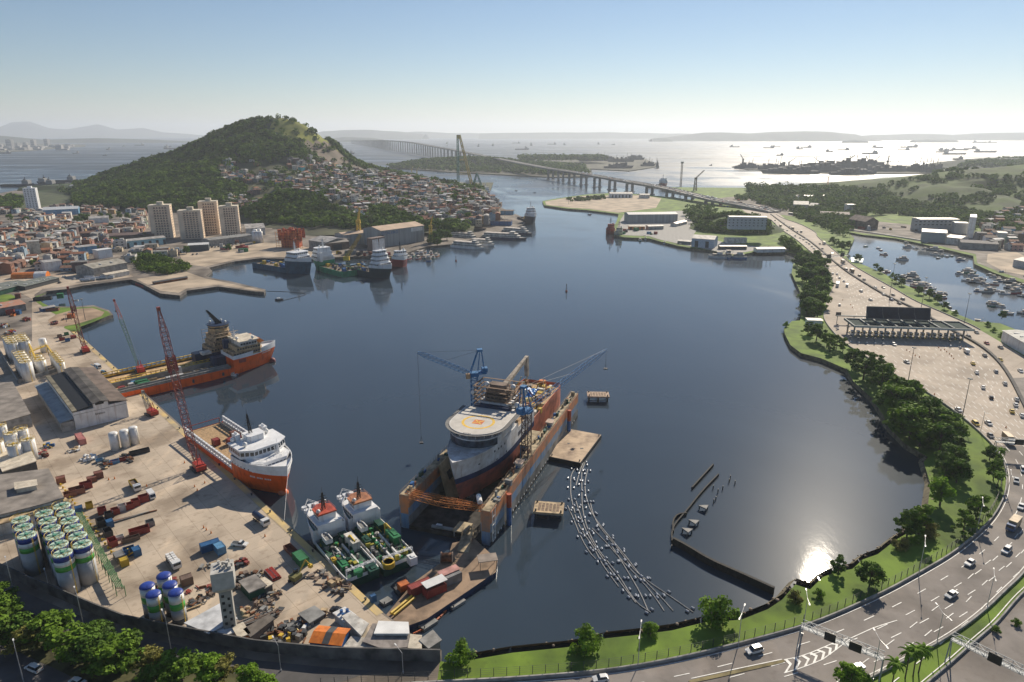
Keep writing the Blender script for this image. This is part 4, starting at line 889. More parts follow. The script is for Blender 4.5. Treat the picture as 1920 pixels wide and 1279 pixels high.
for a_ in [(312,1095,5,2.6,26,[redc,yellow,dark],'heap of red and yellow fittings',.9),(372,1105,12,1.6,14,[rust,redc],'long rusty steel trough',1.0),(378,1125,6,3,24,[rust,brown,dark],'heap of rusty frames behind the water tower'),(350,1140,8,3,14,[tan,grey],'stack of bleached timber and pipe',.5),
    (462,1083,9,3,40,jm,'rusty machinery scrap on the yard',1.6),(452,1100,8,2.6,26,jm,'low heap of rusty scrap'),(486,1140,9,4,40,jm,'brown scrap heap on the yard',1.3),(505,1155,8,3,26,jm,'heap of rusty plates'),(478,1168,11,4,30,[grey,brown,dark],'stack of grey weathered timber',1),
    (520,1185,9,5,44,jm,'tangle of dark machinery scrap',1.8),(556,1178,8,4,34,[grey,dark,blue,white],'heap of grey and blue scrap',1.5),(570,1165,12,3,40,jm,'row of scrap along a low wall',1.5),(540,1200,9,5,44,[dark,grey,rust,yellow],'dark machinery parts',2),(625,1095,6,3,26,[rust,tan,brown],'rusty orange winch parts',1.6),(640,1105,6,2.4,20,jm,'rusty anchors and chain'),
    (505,1120,7,3,26,jm,'heap of brown plates beside a hut'),(595,1080,5,4,20,[grey,brown],'stack of steel plates by the quay',.8),(410,1100,4,2,20,[rust,grey],'rusty fittings at the foot of the water tower'),(445,1060,6,3,30,[rust,redc,dark],'red and rusty pipe fittings',1.4),(430,1052,0,0,0,jm,''),
    (20,625,9,5,60,jc,'colourful heap of drums and skips by the rusty roofed shed',2),(50,600,8,4,50,[rust,redc,dark,yellow],'red and yellow machinery before the rusty roofed shed',2),(10,612,8,4,40,jc,'heap of yellow and blue cargo gear',2),(102,607,7,4,40,[redc,brown,dark],'red brown winches by the grassy spit',1.6),(118,600,4,2,16,jm,'small heap of scrap near the spit'),
    (80,855,6,3,34,[redc,pk if False else brown,white,grey],'stack of pink and red cargo frames behind the tanks',1.8),(90,838,5,3,20,[blue,tan,yellow],'blue and yellow cargo frames',1.5),(140,845,4,4,18,[white,tan],'pile of white sacks beside the pink container',1.4),(240,1040,3,3,20,[grey,yellow,blue],'small skid frames beside the silos',2),
    (195,870,10,3,36,[grey,dark,tan],'low skids before the slim white tanks',1.0),(240,860,9,2,24,[rust,dark],'rusty baskets before the slim white tanks',1),(230,975,20,1.2,10,[grey,rust],'long stack of grey pipe beside the red skips',.5),(395,1060,5,2,14,[tan,grey],'wooden pallets by the blue container',.8),
    (250,612,0,0,0,jm,''),(195,700,3,3,14,[dark,skyblue],'dark tank trailer on the quay',2.2),(183,690,4,2.4,12,[white,skyblue],'white and blue cargo box frame',2.2)]:
    px, py, l, w, n_ = a_[:5]
    if l: junk(px, py, l, w, n_, a_[5], a_[6], a_[7] if len(a_) > 7 else 1.2, long='timber' in a_[6] or 'pipe beside' in a_[6], ang=84 if py > 960 else 0)
ps = T('sack_pile', 'heap of bulging white bulk bags next to the slim white tanks', 'bulk bags', G(166, 862)); 
for i in range(26):
    x, y = JR.uniform(-3, 3), JR.uniform(-2.2, 2.2); b_ = MB().ball(0, 0, 0, .62, 8, 5, sz=.85).build('bag', white, ps, True); b_.location = (x, y, .5 + (.9 if JR.random() < .35 else 0))
# gas cylinder rack (red with white ends)
gc = T('cylinder_rack', 'red gas cylinders stacked in a rack with white caps', 'cylinder rack', G(511, 1078), QA)
for i in range(12):
    for k in range(2):
        c_ = MB().tube((i * .5 - 3, -1.1 + k * 1.3, .9), (i * .5 - 3, -.1 + k * 1.3, .9), .24, 7).build('cylinder', red, gc); MB().tube((i * .5 - 3, -.1 + k * 1.3, .9), (i * .5 - 3, 0 + k * 1.3, .9), .2, 6).build('cap', white, c_)
MB().box(-3.4, -1.3, 0, 3, 1.4, .6).build('frame', redc, gc)
# huts and roofs in the lower yard
slab('hut', 'green hut with a patched grey roof beside the water tower', 'hut', [(452,1108),(480,1096),(500,1115),(470,1128)], 3, dgreen, M('patched_grey_roof', (.26,.24,.22), .85, 0, .35, .4))
slab('awning', 'small cream tin awning beside the green hut', 'awning', [(485,1104),(498,1098),(512,1108),(498,1116)], 2.4, dark, cream)
slab('shed', 'shed with pale blue white tin roof below the water tower', 'shed', [(352,1188),(420,1150),(445,1180),(395,1206)], 3.2, skyblue, M('pale_tin', (.60,.61,.62), .55, .1, .25, .3))
slab('hut', 'pale box hut with small window beside the blue white shed', 'hut', [(406,1196),(438,1183),(446,1200),(422,1207)], 2.6, white, white)
slab('hut', 'small hut with cream roof and orange side by the wall', 'hut', [(440,1196),(458,1188),(470,1206),(450,1214)], 3, orange2, cream)
slab('shed', 'long dark timber shed beside the perimeter wall', 'shed', [(462,1198),(505,1172),(515,1180),(474,1212)], 3, brown, M('dark_plank_roof', (.15,.13,.11), .9, 0, .3, .5))
slab('shed', 'cream shed with broad sloping roof by the quay corner', 'shed', [(645,1178),(660,1170),(690,1190),(678,1212)], 3.4, cream, offwhite)
vt = slab('vent_platform', 'white platform roof with blue ventilators near the quay corner', 'platform', [(628,1165),(648,1155),(666,1168),(648,1180)], 2.4, offwhite, white)
for x, y in ((-1, .6), (.5, 1), (1.4, -.3), (-.2, -.8)): MB().cyl(x, y, 2.7, 3.5, .45, n=10).build('ventilator', blue, vt)
oc = T('cabin_block', 'orange roofed cabin block with a dark centre strip beside the perimeter wall', 'cabin', ax((588,1228),(640,1232))[0] + Vector((0, 3.5, 0)), R(-8))
MB().box(-4.2, -3, 0, 4.2, 3, 3.2).build('wall', blue, oc); MB().gable(8.4, 6, 3.2, 4.1, .2).build('roof', orange2, oc)
rs_ = MB().mesh([(-.9,-3.2,3.42),(.9,-3.2,3.42),(.9,0,4.33),(-.9,0,4.33),(.9,3.2,3.42),(-.9,3.2,3.42)], [(0,1,2,3),(3,2,4,5)]).build('roof_strip', dark, oc)
slab('shed', 'grey corrugated low shed in the yard corner', 'shed', [(685,1222),(702,1190),(765,1192),(768,1232),(720,1234)], 3, grey, M('corrugated_grey', (.27,.24,.22), .8, 0, .3, .5))
slab('shed', 'shed with bright white tin roof in the yard corner', 'shed', [(706,1212),(714,1190),(764,1192),(766,1212)], 3.9, offwhite, M('bright_tin', (.78,.78,.76), .5, 0, .1, .3))
slab('shed', 'pale striped lean-to beside the orange cabin block', 'shed', [(644,1234),(662,1210),(705,1216),(700,1234)], 2.4, offwhite, M('striped_tin', (.50,.47,.42), .7, 0, .4, .6))
slab('hut', 'grey gabled hut at the seaward end of the perimeter wall', 'hut', [(790,1222),(812,1205),(826,1222),(805,1236)], 3.4, grey, M('grey_tile', (.30,.29,.27), .8, 0, .3, .4))
slab('shed', 'cream box shed next to the white roofed shed', 'shed', [(768,1234),(772,1212),(790,1214),(790,1236)], 3.2, cream, cream)
slab('skip_pen', 'dark rectangular steel pen full of scrap', 'pen', [(563,1160),(590,1147),(608,1160),(582,1176)], 1.4, dark, grey)
cont(700, 1128, 1.6, 1.2, 2.2, 'blue', 84, label='blue cabinet beside a yellow frame near the quay corner', cat='cabinet')
cont(641, 1118, 1, 1, 1.6, 'dark', 84, label='small dark cabinet on the open yard', cat='cabinet')
# mast lights in the yard
def mast(px, py, h, label, heads=4, z=2.5, near=None, group=None, r=.16):
    t = T('lamp_mast', label, 'lamp mast', G(px, py, z), 0, group, near); MB().tube((0, 0, 0), (0, 0, h), r * 1.4, 6, r1=r * .6).build('pole', M('mast_grey', (.12,.12,.12), .7), t)
    mb = MB(); mb.cyl(0, 0, h - .2, h, .7, n=8)
    for k in range(heads): a_ = k * 2 * PI / heads; mb.ob(.8 * math.cos(a_), .8 * math.sin(a_), h - .5, h - .1, .5, .5, a_)
    mb.build('lamp_head', grey, t); return t
mast(160, 600, 15.5, 'tall floodlight mast on the bare spit'); mast(125, 604, 6, 'short pole on the grassy spit', 2); mast(134, 600, 6, 'short pole near the brown winches', 2)
MASTN = ('the toll canopy', G(1700, 630))
for px, py, tp_ in [(1702,719,651),(1804,783,709),(1667,562,494),(1727,578,520),(1807,610,550)]:
    h = top((px, py), tp_) - 2.5; mast(px, py, h, 'tall slim floodlight mast beside the toll plaza', 6, near=MASTN, group='tall masts around the toll plaza')
mast(1066, 383, 19, 'floodlight mast on the sandy wharf', 4); mast(1792, 425, 22, 'white floodlight mast at the foot of the right hill', 4)
# guard barrels and people-sized cones on the yard
co = MB().cyl(0, 0, 0, 1.0, .28, .08, 8).build('marker_post', orange2)
for i, (px, py) in enumerate([(346,868),(204,900),(365,913),(384,906),(370,920),(382,990),(387,994),(396,1000),(275,912),(215,898),(545,1185),(497,1006)]):
    o = co if i == 0 else co.copy()
    if i: S.collection.objects.link(o)
    o.location = G(px, py, 2.56); tag(o, 'small orange post standing on the open yard', 'marker post', 'orange posts in the yard', NQ)
# ================= SHIPS =================
def hullmb(L_, B_, x0, x1, z0, z1, mats_z, fl=.55, rake=4., sheer=0., bul=1.0, deck_m=1, p=2.4, n=16, sternr=.0, cap=True, entry=.45, mb=None):
    """hull between stations x0 and x1 (x1=None: to the stem). mats_z: [(z, material index)] from the keel up"""
    mb = mb or MB(); top_ = z1
    def xb(z): return L_/2 - rake * (1 - max(0, min(1, (z - 0) / max(1, HT)))) ** 1.3
    HT = max(z1, 6)
    xs0 = L_/2 - L_ * entry
    def hb(x, z):
        xe = xb(z); 
        if x <= xs0: y = B_/2
        else:
            u = min(1, (x - xs0) / max(.01, xe - xs0)); pz = 1.35 + (p - 1.35) * max(0, min(1, z / HT)); y = B_/2 * (1 - u ** pz)
        s = (x + L_/2) / (L_ * .12)
        if s < 1: y *= (1 - sternr * (1 - s) ** 2)
        return y
    zs = sorted(set([z0] + [z for z, _ in mats_z if z0 < z < z1] + [z1] + [z0 + (z1 - z0) * k / 3 for k in (1, 2)]))
    def mat(z):
        m = mats_z[0][1]
        for zz, mm in mats_z:
            if z >= zz - 1e-6: m = mm
        return m
    ts = [k / n for k in range(n + 1)]
    def X(t, z):
        e = xb(z) if x1 is None else x1; 
        return x0 + (e - x0) * (1 - (1 - t) ** 1.35 if x1 is None else t)
    def sh(x, z): return z + (sheer * max(0, (x - 0) / (L_/2)) ** 2 if z >= z1 - 1e-6 else 0)
    for a_, b_ in zip(zs[:-1], zs[1:]):
        m = mat(a_)
        for t0, t1 in zip(ts[:-1], ts[1:]):
            q = [(X(t0, a_), a_), (X(t1, a_), a_), (X(t1, b_), b_), (X(t0, b_), b_)]
            P = [(x, -hb(x, z), sh(x, z)) for x, z in q]; mb.face(P, m); mb.face([(x, -y, z) for x, y, z in P][::-1], m)
        for xx in ([x0] + ([x1] if x1 is not None else [])):
            y0, y1 = hb(xx, a_), hb(xx, b_); mb.face([(xx, y0, a_), (xx, -y0, a_), (xx, -y1, sh(xx, b_)), (xx, y1, sh(xx, b_))], m)
    if cap:
        zd = z1 - bul
        for t0, t1 in zip(ts[:-1], ts[1:]):
            xa, xc = X(t0, z1), X(t1, z1); ya, yc = hb(xa, z1) * .985, hb(xc, z1) * .985; da, dc = sh(xa, z1) - bul, sh(xc, z1) - bul
            mb.face([(xa, -ya, da), (xc, -yc, dc), (xc, yc, dc), (xa, ya, da)], deck_m)
            if bul > .2:
                for s in (-1, 1):
                    w = .25
                    ya2, yc2 = max(0, hb(xa, z1) - w), max(0, hb(xc, z1) - w)
                    mb.face([(xa, s*hb(xa, z1), sh(xa, z1)), (xc, s*hb(xc, z1), sh(xc, z1)), (xc, s*yc2, sh(xc, z1)+.02), (xa, s*ya2, sh(xa, z1)+.02)], mat(z1))
                    mb.face([(xa, s*ya2, da), (xc, s*yc2, dc), (xc, s*yc2, sh(xc, z1)), (xa, s*ya2, sh(xa, z1))], mat(z1))
    return mb, hb
def block(t, x0, x1, w, z0, z1, m, name='deckhouse', chx=.8, chy=.6, win=None, taper=0, wm=None):
    """superstructure tier with chamfered front corners and a strip of windows"""
    def P(z, g): return [(x0, -w/2 + g, z), (x1 - chx - g, -w/2 + g, z), (x1 - g, -w/2 + chy + g, z), (x1 - g, w/2 - chy - g, z), (x1 - chx - g, w/2 - g, z), (x0, w/2 - g, z)]
    a_, b_ = P(z0, 0), P(z1, taper); mb = MB()
    for i in range(6): mb.face([a_[i], a_[(i + 1) % 6], b_[(i + 1) % 6], b_[i]])
    mb.face(b_); o = mb.build(name, m, t)
    if win:
        wz0, wz1 = win; f0, f1 = (wz0 - z0) / (z1 - z0), (wz1 - z0) / (z1 - z0); mb = MB()
        for i in range(5):
            A, B, C, D_ = Vector(a_[i]), Vector(a_[(i + 1) % 6]), Vector(b_[(i + 1) % 6]), Vector(b_[i]); k = max(2, int((B - A).length / 1.5))
            nn = (B - A).cross(D_ - A).normalized() * .03
            for j in range(k):
                u0, u1 = (j + .12) / k, (j + .88) / k
                q = [A.lerp(B, u0).lerp(D_.lerp(C, u0), f0), A.lerp(B, u1).lerp(D_.lerp(C, u1), f0), A.lerp(B, u1).lerp(D_.lerp(C, u1), f1), A.lerp(B, u0).lerp(D_.lerp(C, u0), f1)]
                mb.face([v + nn for v in q])
        mb.build('window_band', wm or glass, o)
    return o
def railing(t, pts, m=white, h=1.1, name='railing'):
    mb = MB(); P = [Vector(p) for p in pts]
    for a_, b_ in zip(P[:-1], P[1:]):
        for hh in (h * .5, h): mb.tube(a_ + Vector((0, 0, hh)), b_ + Vector((0, 0, hh)), .05, 3)
        k = max(1, int((b_ - a_).length / 2))
        for j in range(k + 1): q = a_.lerp(b_, j / k); mb.tube(q, q + Vector((0, 0, h)), .05, 3)
    return mb.build(name, m, t)
def dome(t, x, y, z, r, m=white): 
    mb = MB(); mb.cyl(x, y, z, z + r * .6, r * .5, n=8); mb.ball(x, y, z + r * 1.2, r, 10, 6); return mb.build('radar_dome', m, t, True)
def shipmast(t, x, y, z, h, m, arms=3, lean=0.):
    mb = MB(); mb.lattice((x, y, z), (x + lean, y, z + h), 1.0, .3, 5, .12)
    for k in range(arms): zz = z + h * (.45 + .5 * k / arms); xx = x + lean * (zz - z) / h; mb.tube((xx, y - 1.8 + .3 * k, zz), (xx, y + 1.8 - .3 * k, zz), .1); mb.tube((xx, y, zz), (xx + 1.3, y, zz + .2), .09)
    mb.tube((x + lean, y, z + h), (x + lean, y, z + h + 2), .06); return mb.build('mast', m, t)
def funnel(t, x, y, z, h, m, w=1.6): return MB().box(x - w, y - w * .6, z, x + w, y + w * .6, z + h).cyl(x - .4, y, z + h, z + h + .8, .35, n=8).cyl(x + .5, y, z + h, z + h + .8, .35, n=8).build('funnel', m, t)
def letters(t, x0, x1, y, z, h, m, side=-1, n=12, name='name_lettering'):
    mb = MB(); st = (x1 - x0) / n
    for i in range(n):
        if i % 5 == 4: continue
        a_, b_ = x0 + st * i, x0 + st * i + st * .7
        if i % 3 == 0: mb.box(a_, y - .02, z, a_ + st * .25, y + .02, z + h); mb.box(a_ + st * .45, y - .02, z, b_, y + .02, z + h); mb.box(a_, y - .02, z + h * .4, b_, y + .02, z + h * .6)
        elif i % 3 == 1: mb.box(a_, y - .02, z, b_, y + .02, z + h * .2); mb.box(a_, y - .02, z + h * .8, b_, y + .02, z + h); mb.box(a_, y - .02, z, a_ + st * .25, y + .02, z + h)
        else: mb.box(a_, y - .02, z, b_, y + .02, z + h * .2); mb.box(a_ + st * .2, y - .02, z, a_ + st * .45, y + .02, z + h)
    return mb.build(name, m, t)
def rail_cargo(t, x0, x1, y, z, m, h=2.2):   # inner cargo rail of a supply ship
    mb = MB(); mb.box(x0, y - .25, z, x1, y + .25, z + h * .35); mb.box(x0, y - .35, z + h - .3, x1, y + .35, z + h)
    k = int((x1 - x0) / 2.4)
    for j in range(k + 1): x = x0 + (x1 - x0) * j / k; mb.box(x - .15, y - .3, z, x + .15, y + .3, z + h)
    return mb.build('cargo_rail', m, t)
BR = Vector
# --- S2: white and orange supply ship alongside the quay (bow towards us)
hw = M('ship_white', (.76,.77,.78), .4, 0, .08, .3, streak=.25)
def place(p_st, p_bow, L_, z=0, zst=0):
    a_, b_ = G(*p_st, zst), G(*p_bow, 0); ang_ = brg(a_, b_); c = b_ - Vector((math.cos(ang_), math.sin(ang_), 0)) * L_/2; c.z = z; return c, ang_
L2 = 77.; B2 = 18
c2, a2 = place((390, 812), (545, 934), L2, zst=3)
s2 = T('supply_ship', 'orange hulled supply ship with big white bow moored bow towards us', 'ship', c2, a2)
mb, hb = hullmb(L2, B2, -L2/2, 12, -2, 4.6, [(-2, 0)], bul=.25, deck_m=1, sternr=.06); mb.build('hull', [orange, wood, white], s2)
mb, hb = hullmb(L2, B2 + 1.2, 12, None, -2, 11.6, [(-2, 0), (8.8, 2)], rake=4.5, sheer=1.6, bul=1.6, deck_m=3, p=3.0, entry=.36); mb.build('bow', [orange, wood, hw, hw], s2)
MB().ball(L2/2 - 5.4, 0, -.2, 2.0, 10, 6).build('bulbous_bow', paint('bulb_orange', (.72,.20,.08)), s2, True)
for s in (-1, 1):
    rail_cargo(s2, -L2/2 + 1, 12, s * (B2/2 - .5), 4.4, hw, 3.4)
    MB().box(-L2/2 + 1, s * (B2/2 - 2.2) - .1, 4.4, 12, s * (B2/2 - 2.2) + .1, 5.6).build('inner_rail', grey, s2)
letters(s2, L2/2 - 17, L2/2 - 8, -B2/2 + 2.0, 6.2, .8, white).rotation_euler.z = 0
o = s2.children[-1]; o.location = (0, 0, 0)
bpy.data.objects.remove(o)
nm = MB()
for i in range(14):
    if i % 5 == 4: continue
    x = L2/2 - 15 + i * .62; y = hb(x, 6.5) + .06; x2 = x + .42; y2 = hb(x2, 6.5) + .06
    nm.face([(x, y, 6.2), (x2, y2, 6.2), (x2, y2 + .02, 6.9), (x, y + .02, 6.9)])
    nm.face([(x, -y, 6.2), (x2, -y2, 6.2), (x2, -y2 - .02, 6.9), (x, -y - .02, 6.9)])
nm.build('name_lettering', white, s2)
block(s2, 8, 29, 15.4, 8.8, 12.4, hw, win=(10.4, 11.3), chx=3, chy=3.0)
block(s2, 10, 23, 18.4, 12.4, 15.6, hw, 'wheelhouse', win=(13.5, 14.9), chx=3.2, chy=4.2, taper=.3)
MB().mesh([(9.6,-9.3,15.6),(20,-9.3,15.6),(23.2,-5,15.6),(23.2,5,15.6),(20,9.3,15.6),(9.6,9.3,15.6),(9.6,-9.3,16),(20,-9.3,16),(23.2,-5,16),(23.2,5,16),(20,9.3,16),(9.6,9.3,16)], [(6,7,8,9,10,11),(0,1,7,6),(1,2,8,7),(2,3,9,8),(3,4,10,9),(4,5,11,10),(5,0,6,11)]).build('wheelhouse_roof', hw, s2)
block(s2, 10, 16, 7, 16, 18.4, hw, 'upper_house', chx=1, chy=1)
for x, y in ((12, 5.6), (18, -6), (10.5, -7.5)): dome(s2, x, y, 16, .9)
shipmast(s2, 12.5, -1, 18.4, 7.5, black, 4, -1.5); funnel(s2, 9.5, 5.5, 12.5, 6, hw); funnel(s2, 9.5, -5.5, 12.5, 6, hw)
m_ = shipmast(s2, L2/2 - 14, 3.5, 12, 4.5, hw, 2)
MB().box(L2/2 - 14, -3, 9.8, L2/2 - 9, 3, 11.0).box(L2/2 - 8, -1.3, 9.9, L2/2 - 5, 1.3, 10.6).build('mooring_winch', hw, s2)
railing(s2, [(24, -6.5, 12.4), (28.5, -3, 12.4), (28.5, 3, 12.4), (24, 6.5, 12.4)], hw)
po = MB()
for i in range(7):
    x = 13 + i * 2.1; y = hb(x, 9) + .05
    for s in (-1, 1): po.face([(x, s*y, 9.0), (x + .5, s*(hb(x+.5, 9) + .05), 9.0), (x + .5, s*(hb(x+.5, 9) + .06), 9.6), (x, s*(y + .01), 9.6)][::s])
po.build('porthole', glass, s2)
MB().tube((-L2/2 + .5, -7, 7), (-L2/2 + .5, 7, 7), .18, 5).tube((-L2/2 + .5, -7, 4.4), (-L2/2 + .5, -7, 7), .2, 5).tube((-L2/2 + .5, 7, 4.4), (-L2/2 + .5, 7, 7), .2, 5).build('stern_gate', redc, s2)
def oncargo(parent, x, y, z, l, w, h, col, label, rz=0):
    if (l, w, h, col, False) not in CT: CT[(l, w, h, col, False)] = container(l, w, h, col)
    P = Vector(parent.location) + Vector((math.cos(parent.rotation_euler.z) * x - math.sin(parent.rotation_euler.z) * y, math.sin(parent.rotation_euler.z) * x + math.cos(parent.rotation_euler.z) * y, z))
    return dup(CT[(l, w, h, col, False)], P, parent.rotation_euler.z + rz, label, cat='container', near=('its bow', parent.location + Vector((math.cos(parent.rotation_euler.z) * 40, math.sin(parent.rotation_euler.z) * 40, 0))))
for x, y in ((-13, 1), (-13, 4), (-17, -3.5)): oncargo(s2, x, y, 4.45, 3, 2.6, 2.6, 'red', 'red cargo box on the white bowed orange ship')
for x, y in ((-16, 5), (-19, 5)): oncargo(s2, x, y, 4.45, 2.6, 2.6, 2.6, 'rust', 'rusty cargo box on the white bowed orange ship')
# mooring line
ml = MB(); A = Vector((c2.x + math.cos(a2) * 38, c2.y + math.sin(a2) * 38, 9)); Bq = G(533, 975, 3); ml.tube(A, Bq, .09, 4); tag(ml.build('mooring_line', white), 'pale mooring line from the orange bow down to the quay', 'rope')
# --- S1: orange ship beyond, and its blue and yellow neighbour
L1 = 92.; B1 = 17.
c1, a1 = place((282, 732), (520, 676), L1, zst=0); 
s1 = T('supply_ship', 'long orange supply ship with white topped bow lying across the quay', 'ship', c1, a1)
mb, hb1 = hullmb(L1, B1, -L1/2, 17, -2, 4.8, [(-2, 3), (.3, 0)], bul=.9, deck_m=1, sternr=.05); mb.build('hull', [orange, wood, white, M('boot_top', (.20,.03,.04), .6)], s1)
mb, hb1 = hullmb(L1, B1, 17, None, -2, 10.8, [(-2, 3), (.3, 0), (9.0, 2)], rake=5, sheer=2.0, bul=.9, deck_m=2, p=2.8, entry=.36); mb.build('bow', [orange, wood, hw, M('boot_top', (.2,.03,.04))], s1)
MB().ball(L1/2 - 3.0, 0, .6, 1.9, 10, 6).build('bulbous_bow', M('bulb_dark', (.25,.08,.08), .6), s1, True)
for s in (-1, 1): rail_cargo(s1, -L1/2 + 1, 15, s * (B1/2 - .5), 4.6, grey if s < 0 else yellow, 1.6); MB().box(-L1/2 + 2, s * 5.6 - .2, 3.9, 15, s * 5.6 + .2, 6.6).build('inner_rail', grey, s1)
cgs = [(-38, -1, 3, 2.4, 2, 'red'), (-34, -3, 2.6, 2.4, 1.6, 'dark'), (-33, 1, 2.4, 2.4, 2, 'white'), (-28, -3, 6, 2.4, 2.4, 'green'), (-28, 1, 6, 2.4, 2.4, 'green'), (-31, 4, 2.4, 2, 1.8, 'light blue'), (-13, -4.2, 9, 2.4, 2.6, 'white'), (-9, 1.5, 2.6, 2.6, 5, 'white'), (-22, 4, 5, 1, 1, 'tan')]
for x, y, l, w, h, c in cgs: oncargo(s1, x, y, 3.95, l, w, h, c, c + ' cargo unit on the long orange ship')
for x in (-3, 1, 5, 9): tag(MB().cyl(0, 0, 0, 2.2, 1.0, n=12).ball(0, 0, 2.2, 1.0, 12, 3, sz=.5, z0=0).build('deck_tank', dark), 'dark round tank on the deck of the long orange ship', 'tank', 'deck tanks', ('its bow', c1 + Vector((math.cos(a1), math.sin(a1), 0)) * 45)).location = c1 + Vector((math.cos(a1) * x + math.sin(a1) * 3.2, math.sin(a1) * x - math.cos(a1) * 3.2, 3.95))
block(s1, 18, 36, 14.5, 9.9, 12.6, M('scaffold_tan', (.40,.29,.18), .9, 0, .5, .6), win=(10.9, 11.8), chx=2.5, chy=3.5); block(s1, 20, 36, 15, 12.6, 15.4, tan, win=(13.6, 14.5), chx=2.5, chy=4); block(s1, 22, 34, 16, 15.4, 18.0, offwhite, 'wheelhouse', win=(16.2, 17.3), chx=2.5, chy=4)
MB().mesh([(33.5,-7,15.5),(37,-6,15.5),(37,6,15.5),(33.5,7,15.5),(30,-7.5,17.9),(34.2,-6.4,17.9),(34.2,6.4,17.9),(30,7.5,17.9)], [(0,1,2,3),(4,5,6,7),(0,1,5,4),(1,2,6,5),(2,3,7,6)]).build('orange_visor', orange2, s1)
MB().box(21.5, -8, 18, 33, 8, 18.35).build('wheelhouse_roof', cream, s1)
for x, y in ((30, -6.5), (24, 6), (22.5, -3)): dome(s1, x, y, 18.3, .9)
shipmast(s1, 23, 2, 18.3, 5, hw, 2); funnel(s1, 19, 5, 12.6, 5, navy); MB().box(10, 2, 4, 17, 7.5, 9).build('deck_house', navy, s1)
railing(s1, [(30, -7, 12.6), (35.5, -4, 12.6), (35.5, 4, 12.6), (30, 7, 12.6)], grey)
mb = MB(); [mb.box(-14 + i * 8, -B1/2 - .04, 1.4, -14 + i * 8 + 1.1, -B1/2 - .005, 3.4) for i in (1, 3)]; mb.build('boarding_recess', dark, s1)
MB().box(20, -hb1(20, 9) - .06, 6.6, 24, -hb1(20, 9) - .01, 8.6).build('hull_emblem', redc, s1)
nl = MB()
for i in range(11):
    x = L1/2 - 11 + i * .6; y = -hb1(x, 8.2) - .06; nl.face([(x, y, 8.0), (x + .42, -hb1(x + .42, 8.2) - .06, 8.0), (x + .42, -hb1(x + .42, 8.2) - .06, 8.6), (x, y, 8.6)])
nl.build('name_lettering', white, s1)
fw = Vector((math.cos(a1), math.sin(a1), 0)); lf_ = Vector((-fw.y, fw.x, 0))
c1b = c1 + lf_ * 18.2 - fw * 7
s1b = T('supply_ship', 'blue hulled supply ship with yellow bulwarks and tan scaffolded bridge behind the orange ship', 'ship', c1b, a1)
mb, hbb = hullmb(L1, 16, -L1/2, 20, -2, 4.6, [(-2, 0)], bul=.9, deck_m=1, sternr=.05); mb.build('hull', [navy, M('tan_deck', (.58,.40,.22), .85, 0, .35, .4), yellow], s1b)
mb, hbb = hullmb(L1, 16, 20, None, -2, 9.4, [(-2, 0)], rake=5, sheer=1.5, bul=.9, deck_m=1, p=2.8, entry=.34); mb.build('bow', [navy, tan], s1b)
for s in (-1, 1): rail_cargo(s1b, -L1/2 + .5, 19, s * 7.6, 4.5, M('worn_yellow', (.66,.44,.07), .7, 0, .5, .4), 2.2); MB().box(-L1/2 + .5, s * 7.2 - .5, 4.4, 19, s * 7.2 + .5, 5.4).build('bulwark', M('worn_yellow', (.5,.33,.06)), s1b)
tw = M('scaffold_tan', (.40,.29,.18), .9, 0, .5, .6)
for k, (x0, x1, w, z0, z1) in enumerate([(20, 36, 14, 8.4, 12), (22, 34, 14.5, 12, 15), (23, 33.5, 15, 15, 18), (24, 33, 12, 18, 20.6)]): block(s1b, x0, x1, w, z0, z1, tw, win=((z1 - 1.6, z1 - .7)), chx=2, chy=3)
MB().cyl(28, 0, 20.6, 23.8, 5.4, 5.8, 14).build('wheelhouse', tan, s1b); MB().cyl(28, 0, 22.2, 23.2, 5.72, 5.8, 14).build('window_band', glass, s1b); MB().cyl(28, 0, 23.8, 24.3, 6.2, 6.2, 14).build('wheelhouse_roof', navy, s1b)
sc_ = MB()
for x in (21, 25, 29, 33): 
    for y in (-7.8, 7.8): sc_.tube((x, y, 8.4), (x, y, 20.6), .1, 3)
for zz in (10, 12, 14, 16, 18, 20): 
    for y in (-7.8, 7.8): sc_.tube((21, y, zz), (34, y, zz), .1, 3)
    sc_.box(20, -8.3, zz, 36, -7.5, zz + .1)
sc_.build('scaffolding', M('scaffold', (.34,.26,.18), .7), s1b)
ms = MB(); ms.mesh([(27,-1.4,24.3),(30,-1.4,24.3),(30,1.4,24.3),(27,1.4,24.3),(22,-.4,33),(23.2,-.4,33),(23.2,.4,33),(22,.4,33)], [(0,1,5,4),(1,2,6,5),(2,3,7,6),(3,0,4,7),(4,5,6,7)]); ms.tube((24, -2.2, 29), (24, 2.2, 29), .15); ms.tube((23, -2, 31), (23, 2, 31), .12); ms.build('mast', black, s1b)
dome(s1b, 31, -3, 24.3, .8); dome(s1b, 31, 3, 24.3, .7); dome(s1b, 25, 4, 24.3, .7)
MB().box(12, -3, 4.5, 18, 3, 9.5).build('deck_house', navy, s1b); MB().box(15, -6.5, 9, 20, -2, 10.4).build('platform', offwhite, s1b)
